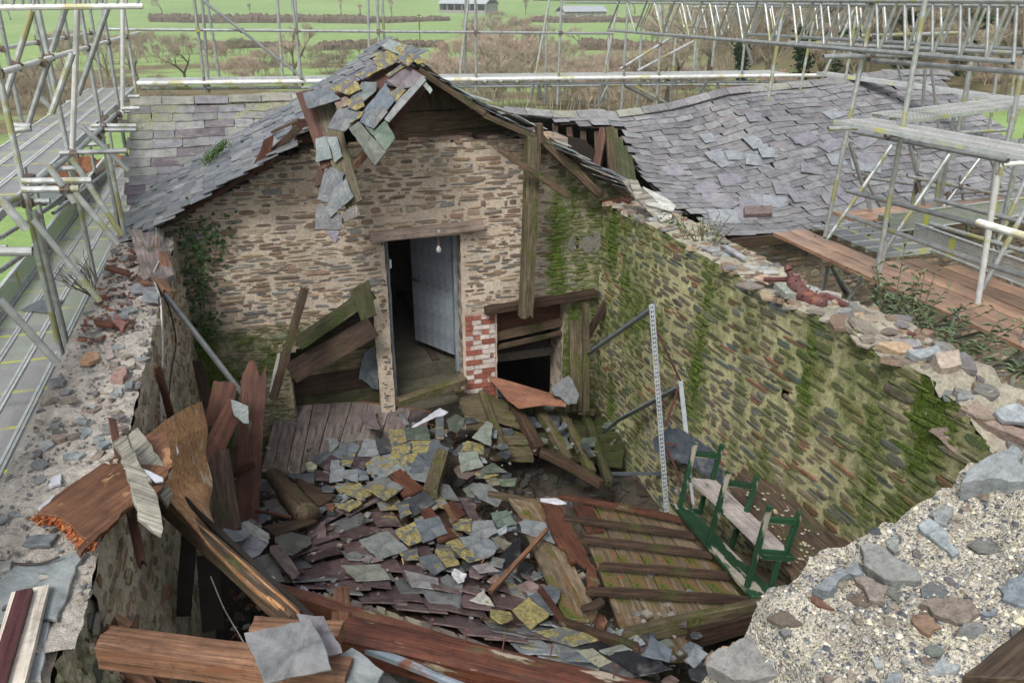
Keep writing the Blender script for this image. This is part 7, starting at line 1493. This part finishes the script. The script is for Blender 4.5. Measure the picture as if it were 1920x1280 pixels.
near_slate([(690, 85), (790, 85), (912, 140), (912, 160), (870, 165), (800, 120)], PALE, 'white splinter on the right grey plank', -2.42, V(.2, -.3, 1), 0, .008, lambda x, y: (x * .336, 850 + y * .336), 'ivory', 'white_splinter', 'splinter')
px_timber((210, 785), (268, 1066), dict(Z=-2.30), dict(Z=-2.75), .045, .045, 'wood_red', 'slender red brown stick leaning over the left wall edge', 'leaning_stick', 'stick', e0=.03, e1=.04)
px_timber((478, 668), (462, 982), dict(Y=7.1), dict(Y=6.3), .21, .04, 'wood_red', 'tall pointed red brown board standing left of the plum boards', 'standing_board', 'board', e0=.22, up=V(0, -1, .2))
px_timber((424, 712), (405, 800), dict(Y=6.6), dict(Y=6.4), .20, .04, 'wood_red', 'shorter red board behind the orange board', 'standing_board', 'board', e0=.06, up=V(0, -1, .2)); px_timber((440, 760), (375, 890), dict(Y=6.4), dict(Y=5.9), .16, .16, 'wood_red', 'thick brown timber leaning right of the orange board', 'leaning_timber', 'timber', up=V(0, -1, .3))
px_timber((463, 715), (445, 890), dict(Y=7.3), dict(Y=6.6), .12, .05, 'wood_dark', 'dark board half hidden behind the pointed red board', 'standing_board', 'board', up=V(0, -1, .2)); px_timber((400, 905), (478, 870), dict(Y=6.5), dict(Y=6.5), .05, .05, 'wood_red', 'thin red brown rail behind the pointed board', 'leaning_stick', 'stick'); px_timber((370, 675), (388, 765), dict(Y=7.9), dict(Y=7.8), .10, .08, 'wood_dark', 'dark red post against the left wall near the corner', 'standing_post', 'post', up=V(0, -1, 0)); px_timber((293, 680), (322, 785), dict(X=-.90), dict(X=-.88), .05, .05, 'wood_red', 'thin red brown stake leaning on the inner face of the left wall', 'leaning_stick', 'stick', e0=.04)
px_timber((408, 850), (430, 1000), dict(Y=6.0), dict(Y=5.2), .18, .05, 'wood_dark', 'black board down in the hollow below the orange board', 'standing_board', 'board', up=V(0, -1, .2)); px_timber((355, 1000), (345, 1150), dict(Y=4.9), dict(Y=4.8), .10, .08, 'dark', 'dark post down in the black hollow', 'standing_post', 'post', up=V(0, -1, 0)); px_timber((390, 1040), (400, 1180), dict(Y=4.9), dict(Y=4.7), .14, .05, 'dark', 'dark board down in the black hollow', 'standing_board', 'board', up=V(0, -1, 0))  # last post and board share the near-black timber tone
tag(slab('loose_slate', on(T1, [(1215, 520), (1370, 580), (1380, 740), (1330, 740), (1240, 665)]), P(*T1(1300, 640), Y=6.2), V(-.1, -.8, .6).normalized(), .01, 'slate', None, (.10, .13, .13, 0)), 'dark green slate wedged beside the tall pointed board', 'slate')
mb = MB(); a, b = P(300, 540, Z=-2.43), P(470, 758, Y=7.0); mb.tube(a, b, .027, k=12); tag(mb.build('steel_pipe', 'pipe'), 'slim grey steel pipe slanting from the left wall top down into the wreckage', 'pipe')
def cable(pts, r, mat, lab, name, cat='cable'):
    P3 = [P(x, y, **k) for x, y, k in pts]; out = []
    for i in range(len(P3) - 1):
        for s in range(6): out.append(catm(P3[max(0, i - 1)], P3[i], P3[i + 1], P3[min(len(P3) - 1, i + 2)], s / 6))
    out.append(P3[-1]); mb = MB(); mb.path(out, r, 6); tag(mb.build(name, mat), lab, cat)
xw = dict(X=-.94)
cable([(309, 472, dict(Z=-2.35)), (293, 500, dict(Z=-2.3)), (288, 520, dict(Z=-2.36)), (300, 560, dict(Z=-2.42)), (303, 600, xw), (305, 660, xw), (302, 720, xw), (303, 790, xw)], .008, 'cable', 'white cable hanging down the inner face of the left wall', 'white_cable')
cable([(300, 545, dict(Z=-2.38)), (318, 580, xw), (330, 640, xw), (322, 690, xw), (316, 750, xw)], .007, 'blackcable', 'dark cable curving beside the white cable', 'dark_cable')
cable([(0, 1051, dict(Z=-2.44)), (40, 1057, dict(Z=-2.42)), (80, 1055, dict(Z=-2.42)), (112, 1043, dict(Z=-2.41))], .006, 'blackcable', 'black cable lying across the left wall top beside the big slate', 'dark_cable')
cable([(395, 1080, dict(Y=4.7)), (420, 1140, dict(Y=4.5)), (452, 1195, dict(Y=4.2)), (470, 1230, dict(Y=4.0))], .004, 'cable', 'thin wire looping down inside the black hollow', 'thin_wire', 'wire')
# ---- on the left wall top
W7 = lambda pts, col, lab, z=-2.44, a=0, th=.018, T=T7, mat='slate', name='loose_slate', cat='slate', rg=.006, n=V(0, 0, 1): near_slate(pts, col, lab, z, n, a, th, T, mat, name, cat, rg)
W7([(-20, 720), (60, 650), (110, 622), (250, 600), (470, 538), (500, 545), (440, 625), (385, 820), (330, 932), (200, 925), (90, 935), (-20, 960)], (.21, .235, .24), 'largest blue grey slate capping the end of the left wall', -2.455)
W7([(180, 955), (285, 945), (240, 1290), (60, 1290)], (.24, .26, .27), 'pale slate beneath the painted boards at the bottom left corner', -2.465); W7([(0, 1040), (60, 985), (60, 1000), (0, 1180)], (.20, .22, .23), 'strip of slate at the left edge below the big capping slate', -2.46)
tag(timber('painted_board', P(*T7(178, 752), Z=-2.415), P(*T7(20, 1330), Z=-2.415), .145, .03, 'wood_cream', jit=.001), 'cream half of the old painted board at the bottom left corner', 'painted board'); tag(timber('painted_board', P(*T7(142, 758), Z=-2.385), P(*T7(-30, 1330), Z=-2.385), .065, .03, 'wood_maroon', jit=.001), 'maroon painted strip on the cream board at the bottom left', 'painted board')
W7([(0, 965), (60, 950), (50, 985), (0, 1010)], RB, 'small brown board end left of the painted boards', -2.44, T=T7, mat='wood_red', name='board_end', cat='board'); W7([(0, 600), (80, 590), (60, 640), (0, 660)], (.22, .22, .2), 'grey stone flake at the left edge above the big slate', -2.44); W7([(280, 165), (300, 120), (355, 97), (350, 150), (300, 165)], (.75, .75, .75), 'scrap of white paper on the left wall top', -2.42, mat='ivory', name='paper_scrap', cat='paper'); W7([(220, 295), (315, 215), (322, 235), (270, 300)], (.7, .7, .75), 'blue and white carton scrap on the left wall top', -2.42, mat='ivory', name='carton_scrap', cat='carton')
W7([(130, 500), (170, 455), (230, 445), (340, 440), (290, 500), (190, 510)], (.14, .155, .17), 'dark slate chips below the rotten board end', -2.44)
TW = ZT(0, 430, .336)
W7([(720, 330), (760, 308), (885, 310), (875, 360), (740, 360)], (.21, .22, .235), 'blue grey slate on the far end of the left wall top', -2.41, T=TW); W7([(785, 405), (800, 365), (885, 365), (885, 415)], (.19, .21, .225), 'square slate just below the far blue grey slate', -2.41, T=TW)
W7([(580, 500), (600, 480), (720, 462), (718, 500), (650, 515)], (.21, .235, .24), 'pale slate beside the reddish stone on the left wall', -2.43, T=TW); W7([(650, 460), (740, 435), (765, 455), (720, 475)], (.2, .225, .23), 'small slate above the pale slate on the left wall', -2.43, T=TW)
W7([(630, 545), (640, 490), (665, 495), (708, 540), (690, 575)], (.24, .12, .10), 'reddish brown pointed stone on the left wall', -2.42, T=TW, th=.03, mat='stone', name='loose_stone', cat='stone'); W7([(450, 760), (480, 705), (540, 700), (560, 735), (500, 762)], (.34, .21, .13), 'orange brown stone on the outer edge of the left wall', -2.43, T=TW, th=.03, mat='stone', name='loose_stone', cat='stone'); W7([(620, 860), (650, 800), (710, 790), (715, 830), (690, 865)], (.30, .20, .17), 'pinkish square stone on the left wall', -2.44, T=TW, th=.04, mat='stone', name='loose_stone', cat='stone'); W7([(630, 800), (700, 770), (725, 790), (650, 830)], (.22, .23, .22), 'grey stone touching the pinkish square stone', -2.44, T=TW, th=.03, mat='stone', name='loose_stone', cat='stone')
W7([(695, 885), (705, 860), (742, 855), (738, 890)], (.17, .19, .21), 'small dark slate near the inner edge of the left wall', -2.43, T=TW); W7([(425, 1085), (440, 1060), (490, 1075), (485, 1100)], (.21, .235, .235), 'upper of two small slates bedded in the mortar', -2.45, T=TW); W7([(445, 1165), (450, 1120), (505, 1115), (520, 1140), (470, 1175)], (.21, .235, .235), 'lower of two small slates bedded in the mortar', -2.45, T=TW); W7([(540, 1225), (550, 1200), (610, 1185), (622, 1200), (570, 1235)], (.19, .22, .24), 'blue slate piece near the split grey planks', -2.44, T=TW); W7([(350, 1270), (420, 1245), (480, 1260), (440, 1290), (360, 1290)], (.22, .24, .24), 'grey slate half buried in mortar left of the rotten board', -2.45, T=TW); W7([(560, 1130), (570, 1095), (635, 1085), (640, 1140), (600, 1150)], (.20, .2, .19), 'brownish slate bedded near the edge', -2.45, T=TW)
W7([(480, 610), (490, 590), (590, 595), (570, 620)], (.2, .22, .2), 'long flake on the outer edge of the left wall', -2.44, T=TW); W7([(500, 680), (540, 665), (560, 690), (520, 700)], (.24, .22, .2), 'little flat stone above the orange brown stone', -2.44, T=TW); W7([(580, 640), (620, 635), (640, 720), (600, 740)], (.32, .27, .25), 'pale pinkish stone flake', -2.44, T=TW, mat='stone', name='loose_stone', cat='stone')
# rotten wall plate heap at the far end
px_timber((270, 432), (300, 530), dict(Z=-2.28), dict(Z=-2.36), .26, .05, 'wood_plum', 'broad rotten plum coloured board at the far end of the left wall', 'rotten_board', 'board', e0=.06, e1=.12)
px_timber((297, 447), (288, 475), dict(Z=-2.25), dict(Z=-2.33), .09, .05, 'wood_orange', 'small orange block beside the roll of wire netting', 'wood_block', 'wood block', e1=.03); px_timber((305, 475), (316, 520), dict(Z=-2.30), dict(Z=-2.38), .09, .07, 'wood_orange', 'rounded brown timber stub by the roll of wire netting', 'wood_stub', 'wood stub', e0=.04, e1=.04)
for a, b, l in (((260, 527), (298, 533), 'orange splinter pointing left at the head of the white cable'), ((292, 515), (318, 552), 'orange splinter running along the head of the steel pipe'), ((240, 430), (345, 427), 'orange splintered wall plate under the roof corner'), ((196, 500), (248, 515), 'crumbled dark red timber on the outer wall edge'), ((172, 604), (225, 612), 'flaky red rotten timber left of the pale slate')):
    px_timber(a, b, dict(Z=-2.35), dict(Z=-2.37), .07, .035, 'wood_orange' if 'orange' in l else 'wood_red', l, 'splintered_timber', 'timber', e0=.07, e1=.12)
for i in range(60):
    rs = random.Random(i)
mb = MB(); rs = random.Random(7)
for i in range(260):
    x, y = rs.uniform(-1.5, -1.1), rs.uniform(6.2, 8.6); c = V(x, y, l_top(y) + rs.uniform(.0, .06)); a = rs.uniform(0, 6.28); L = rs.uniform(.02, .08); mb.bar(c, c + V(math.cos(a), math.sin(a), rs.uniform(-.3, .4)) * L, L * .35, L * .2, (*rs.choice([(.16, .06, .04), (.1, .05, .04), (.24, .1, .05), (.13, .08, .07)]), 0))
tag(mb.build('wood_crumbs', 'stone'), 'red rotten wood crumbs along the top of the left wall', 'crumbs', kind='stuff')
# roll of wire netting
mb = MB(); a, b = P(290, 470, Z=-2.28), P(292, 436, Z=-2.16); d = b - a; mw = frame(a, d, Z_)
for s in range(14):
    for q in range(16):
        for sg in (-1, 1):
            p0 = mw @ V(d.length * s / 14, .07 * math.cos(.3927 * q), .07 * math.sin(.3927 * q)); p1 = mw @ V(d.length * (s + 1) / 14, .07 * math.cos(.3927 * (q + sg * .5)), .07 * math.sin(.3927 * (q + sg * .5))); mb.tube(p0, p1, .0016, k=3, cap=False)
tag(mb.build('wire_netting', 'pipe'), 'small roll of grey wire netting at the far end of the left wall', 'wire netting')
# ---- right wall top: rusty iron fitting, angle iron, loose slates
ir = empty('iron_fitting', P(1510, 560, X=4.15), 'rusty curved cast iron drum part with rows of studs lying on the right wall', 'iron fitting')
pts = [P(1483, 525, X=4.12), P(1492, 545, X=4.12), P(1510, 562, X=4.14), P(1532, 573, X=4.16), P(1549, 574, X=4.2)]; mb = MB(); pts = [catm(pts[max(0, i - 1)], pts[i], pts[i + 1], pts[min(4, i + 2)], s_ / 4) for i in range(4) for s_ in range(4)] + [pts[-1]]; rr = [.03, .05, .058, .062] + [.065] * 9 + [.064, .06, .05, .03]; Mx = len(pts)
vs = []; fs = []
for i in range(Mx):
    d = (pts[min(Mx - 1, i + 1)] - pts[max(0, i - 1)]).normalized(); a1 = Z_.cross(d).normalized(); a2 = d.cross(a1)
    for q in range(16): vs.append(pts[i] + Z_ * .03 + (a1 * math.cos(q * .3927) + a2 * math.sin(q * .3927)) * rr[i])
for i in range(Mx - 1):
    for q in range(16): fs.append((i * 16 + q, i * 16 + (q + 1) % 16, (i + 1) * 16 + (q + 1) % 16, (i + 1) * 16 + q))
fs += [tuple(range(16)), tuple(range((Mx - 1) * 16, Mx * 16))]; mb.add(vs, fs)
mb.build('drum', 'rust', ir, smooth=True)
for i in range(12):
    t = i / 11 * (Mx - 1.01); k = int(t); c = pts[k].lerp(pts[k + 1], t - k) + Z_ * .03; rad = lerp(rr[k], rr[k + 1], t - k)
    for an in (.3, 1.1, 1.9, 2.7):
        d = (pts[k + 1] - pts[k]).normalized(); a1 = Z_.cross(d).normalized(); a2 = d.cross(a1); o = a1 * math.cos(an) + a2 * math.sin(an); 
        if (i + int(an * 2)) % 2: mb = MB(); mb.tube(c + o * rad * .9, c + o * (rad + .022), .007, k=6); mb.build('stud', 'rust', ir)
mb = MB(); mb.tube(P(1484, 528, X=4.12) + Z_ * .03, P(1478, 514, X=4.1) + Z_ * .03, .03, .026, 10); mb.tube(P(1478, 514, X=4.1) + Z_ * .03, P(1474, 508, X=4.1) + Z_ * .04, .035, .028, 8); mb.tube(P(1434, 524, X=4.05), P(1478, 528, X=4.12) + Z_ * .02, .02, .022, 10); mb.build('neck', 'rust', ir)
px_timber((1545, 552), (1712, 630), dict(X=4.35), dict(X=4.35), .05, .03, 'rust', 'long rusty angle iron along the outer edge of the right wall', 'angle_iron', 'angle iron'); px_timber((1455, 558), (1528, 596), dict(X=4.02), dict(X=4.02), .05, .03, 'rust', 'short flaking rusty iron below the studded drum', 'angle_iron', 'angle iron'); px_timber((1490, 573), (1520, 584), dict(X=4.1), dict(X=4.1), .06, .03, 'wood_brown', 'small brown wood offcut under the studded drum', 'wood_offcut', 'wood offcut')
def rw_(pts, col, lab, X=4.15, a=.1, T=TI, th=.02, mat='slate', name='loose_slate', cat='slate', n=V(-.1, -.2, 1), dz=.03):
    q = on(T, pts); cx = sum(p[0] for p in q) / len(q); cy = sum(p[1] for p in q) / len(q); return tag(slab(name, q, P(cx, cy, X=X), n.normalized(), th, mat, None, (*col, a), ragged=.006, step=.05), lab, cat)
rw_([(1165, 340), (1185, 338), (1215, 362), (1240, 388), (1245, 420), (1225, 408), (1190, 372)], (.42, .41, .38), 'long pale broken board on the right wall corner', 4.05, 0, mat='wood_grey', name='pale_board', cat='board', th=.02, n=V(-.4, -.5, .8)); rw_([(1178, 337), (1195, 338), (1210, 378), (1192, 378)], (.45, .43, .4), 'short pale board propped up at the end of the roof', 4.0, 0, mat='wood_grey', name='pale_board', cat='board', n=V(-.3, -.8, .5))
rw_([(1205, 352), (1245, 372), (1268, 388), (1262, 398), (1210, 385)], (.40, .41, .38), 'pale slate above the corner weeds', 4.2, .1); rw_([(1218, 392), (1262, 398), (1258, 412), (1240, 418)], (.42, .42, .38), 'second pale slate above the corner weeds', 4.15, .1)
rw_([(1310, 463), (1345, 466), (1352, 472), (1330, 474)], (.24, .25, .25), 'flat slate left of the weeds along the right wall', 4.1); rw_([(1352, 462), (1362, 462), (1400, 486), (1398, 492)], (.26, .27, .28), 'dark slate edge set slanting in the right wall head', 4.2); rw_([(1392, 500), (1440, 503), (1462, 515), (1430, 516)], (.30, .31, .29), 'broad grey green slate on the right wall head', 4.2); rw_([(1412, 522), (1432, 517), (1470, 522), (1440, 535)], (.36, .27, .2), 'buff slate touching the rusty bar', 4.1)
rw_([(1556, 597), (1568, 592), (1600, 612), (1612, 622), (1590, 618)], (.25, .29, .29), 'teal grey slate bedded on edge in the right wall head', 4.05); rw_([(1450, 540), (1480, 545), (1497, 562), (1470, 560)], (.25, .28, .24), 'mossy stone block beside the studded drum', 4.05, .35, th=.06, mat='stone', name='loose_stone', cat='stone')
px_timber((1165, 372), (1180, 380), dict(X=4.0), dict(X=4.0), .05, .04, 'wood_red', 'small red brown timber end under the pale boards', 'timber_end', 'timber'); px_timber((1125, 381), (1185, 372), dict(Y=8.85), dict(Y=8.85), .07, .05, 'wood_red', 'short plum red timber in the top of the wall corner', 'timber_end', 'timber', e0=.04)
# ================================================================ PLANTS
def leaf(mb, c, d, L, w, droop=.3, mi=0):
    d = d.normalized(); s = d.cross(Z_); s = s.normalized() if s.length > 1e-3 else X_; m_ = c + d * L * .5 + Z_ * L * .05; t_ = c + d * L - Z_ * L * droop
    mb.add([c, m_ + s * w / 2, t_, m_ - s * w / 2], [(0, 1, 2), (0, 2, 3)], mi=mi)
def plant(px, py, pl, h, n, lab, L=.10, w=.025, name='weed', cat='plant', mats=None, spread=.12, group=None):
    mats = mats or (('budleaf' if name == 'buddleia' else 'leaf'), 'bark')
    b = P(px, py, **pl); rs = random.Random(int(px * 3 + py)); mb = MB(); e = empty(name, b, lab, cat, group); sm = MB()
    for i in range(n):
        a = rs.uniform(0, 6.28); l = V(math.cos(a), math.sin(a), 0) * spread; hh = h * rs.uniform(.5, 1.1); prev = b + l * rs.uniform(0, .8); top = prev + l * rs.uniform(.3, 1.2) + Z_ * hh
        sm.tube(prev, top, .005, .003, 4); k = int(hh / .028)
        for j in range(k):
            t = (j + 1) / k; p = prev.lerp(top, t); aa = j * 2.4 + rs.uniform(-.4, .4); leaf(mb, p, V(math.cos(aa), math.sin(aa), rs.uniform(.1, .8) + (t > .9) * .8), L * rs.uniform(.6, 1.15) * (1.1 - t * .5), w * rs.uniform(.7, 1.2))
    mb.build('foliage', mats[0], e)
    if h > .25: sm.build('stem', mats[1], e)
plant(1260, 425, dict(X=4.15), .20, 9, 'feathery light green weed at the far corner of the right wall', .07, .012); plant(1312, 462, dict(X=4.2), .28, 26, 'bushy light green weed clump on the right wall beneath the eave', .07, .014, spread=.2); plant(1365, 472, dict(X=4.2), .05, 10, 'low green fern patch on the right wall head', .07, .02, spread=.12); plant(1190, 385, dict(X=4.05), .05, 8, 'small leafy patch at the corner where the roof meets the right wall', .06, .02)
plant(1672, 620, dict(X=5.0), .62, 8, 'tall buddleia with grey green leaves left of the boarded platform', .16, .032, 'buddleia', 'shrub', spread=.35); plant(1760, 665, dict(X=4.9), .36, 12, 'dense leafy buddleia in the middle below the platform', .15, .03, 'buddleia', 'shrub', spread=.42); plant(1850, 690, dict(X=4.8), .4, 10, 'rightmost buddleia hanging its leaves below the platform edge', .16, .032, 'buddleia', 'shrub', spread=.4); plant(1720, 600, dict(X=5.2), .3, 18, 'low buddleia growth behind the right wall', .12, .026, 'buddleia', 'shrub', spread=.4)
plant(1840, 775, dict(X=4.35), .04, 6, 'tiny green weed on the broken wall end', .04, .014, spread=.06); plant(1895, 845, dict(X=4.3), .03, 5, 'scrap of moss green weed at the right edge of the wall end', .04, .014, spread=.06)
plant(1600, 452, dict(X=6.3), .10, 8, 'ivy sprigs showing under the eave of the right roof', .08, .05, 'ivy', 'ivy', ('ivy', 'bark'), .3)
def ivy(pts, n, lab, pl, s=.035, rad=.12):
    rs = random.Random(n); mb = MB(); P3 = [P(x, y, **pl) for x, y in pts]; e = empty('ivy', P3[0], lab, 'ivy'); sm = MB(); sm.path(P3, .006, 5)
    nn = -Y_ if 'Y' in pl else X_
    for _ in range(n):
        t = rs.random() * (len(P3) - 1); k = int(t); c = P3[k].lerp(P3[k + 1], t - k) + V(rs.gauss(0, 1) * rad * (1 - abs(nn.x)), rs.gauss(0, 1) * rad * (1 - abs(nn.y)), rs.gauss(0, rad)) + nn * rs.uniform(.01, .07)
        d = (V(rs.uniform(-1, 1), rs.uniform(-1, 1), -.6) + nn * .3).normalized(); q = nn.cross(d).normalized(); L = s * rs.uniform(.6, 1.3)
        mb.add([c, c + d * L * .3 + q * L * .5, c + d * L * .7 + q * L * .25, c + d * L, c + d * L * .7 - q * L * .25, c + d * L * .3 - q * L * .5], [(0, 1, 2, 3, 4, 5)])
    mb.build('leaves', 'ivy', e); sm.build('stem', 'bark', e)
ivy([(352, 420), (365, 470), (372, 540), (378, 600), (370, 640)], 420, 'ivy trailing down the corner of the gable and left walls', dict(Y=8.93), .04, .10); ivy([(392, 405), (410, 440), (400, 500)], 60, 'sparse ivy shoots on the gable face', dict(Y=8.95), .05, .10); ivy([(232, 440), (240, 470), (232, 500)], 260, 'dark ivy clump on the outside of the left wall top', dict(X=-1.55), .05, .07)
mb = MB(); rs = random.Random(3)                                       # bare shoots growing from the wall joint
b = P(185, 570, X=-1.55)
def shoot(p, d, L, r, l):
    q = p + d * L; mb.tube(p, q, r, r * .7, 5, cap=False)
    if l < 5:
        for _ in range(2 if l else 7): shoot(q if l else p, (d + V(rs.uniform(-.5, .3), rs.uniform(-.5, .5), rs.uniform(-.3, .6))).normalized(), L * rs.uniform(.7, 1.0), r * .7, l + 1)
shoot(b, V(-.3, -.1, 1).normalized(), .14, .010, 0); tag(mb.build('bare_sapling', 'bark'), 'leafless sapling sprouting between the left wall and the walkway', 'sapling')
# ---- mossy tufts in the roof valley
mb = MB(); rs = random.Random(5)
for i in range(700):
    t = rs.random(); x, y = lerp(425, 385, t) + rs.gauss(0, 5), lerp(268, 305, t) + rs.gauss(0, 4); 
    c = P(x, y, Y=10.4) + V(0, rs.uniform(-.1, .1), 0); leaf(mb, c, V(rs.uniform(-1, 1), rs.uniform(-1, 1), 1), .04, .015)
tag(mb.build('moss', 'leaf'), 'bright green moss in the valley between the two left roofs', 'moss', kind='stuff')
# low slated outbuilding and pond below the left scaffold
ou = empty('outbuilding', V(-5, 9, -8), 'low slate roofed outbuilding seen below the left scaffold', 'building')
def SO(u, v): return V(-2.9 - v * .88, 4.0 + u, -4.6 - v * .42)
mb = MB(); slate_roof(mb, SO, 8.2, 3.6, .19, (.26, .42), col_l, lambda u, v: True, seed=19); mb.build('slate_roof', 'roofslate', ou); mb = MB(); mb.box(V(-4.4, 8.1, -6.9), X_ * 1.5, Y_ * 4.0, Z_ * .9, (.2, .17, .13, .1)); mb.build('wall', 'stone', ou)
mb = MB(); c = on_land(150, 375); mb.add([V(c.x + math.cos(a * .39) * 5 * (1 + .2 * math.sin(a * 2)), c.y + 2 + math.sin(a * .39) * 3, c.z + .12) for a in range(16)], [tuple(range(16))]); m, t, b_ = base_mat('pond water', .05, .5); b_.inputs['Base Color'].default_value = (.03, .045, .02, 1); tag(mb.build('pond', m), 'dark pond below the left scaffold', 'pond', kind='structure')
hedge(60, 345, 250, 335, .9, .7, 'reddish bush line beside the pond behind the walkway', 'bracken', 'hedge')
timber_end = near_slate([(1800, 1290), (1860, 1240), (1940, 1175), (1940, 1300)], RB, 'brown scaffold board corner at the bottom right', -1.05, V(-.2, -.1, 1), 0, .038, TI, 'wood_brown', 'scaffold_board', 'board', .002)

# ================================================================ valley haze
mb = MB(); mb.box(V(0, 0, 21.5), X_ * 1150, Y_ * 1150, Z_ * 41.5); hzo = mb.build('haze', 'rubble', mw=Matrix.Identity(4)); tag(hzo, 'thin pale haze filling the valley air', 'haze', kind='stuff')
m = bpy.data.materials.new('haze air'); m.use_nodes = True; t = m.node_tree; t.nodes.remove(t.nodes['Principled BSDF']); pv = t.nodes.new('ShaderNodeVolumePrincipled'); pv.inputs['Color'].default_value = (.86, .9, .93, 1); pv.inputs['Density'].default_value = .0005; pv.inputs['Anisotropy'].default_value = .2
t.links.new(pv.outputs[0], t.nodes['Material Output'].inputs['Volume']); hzo.data.materials[0] = m
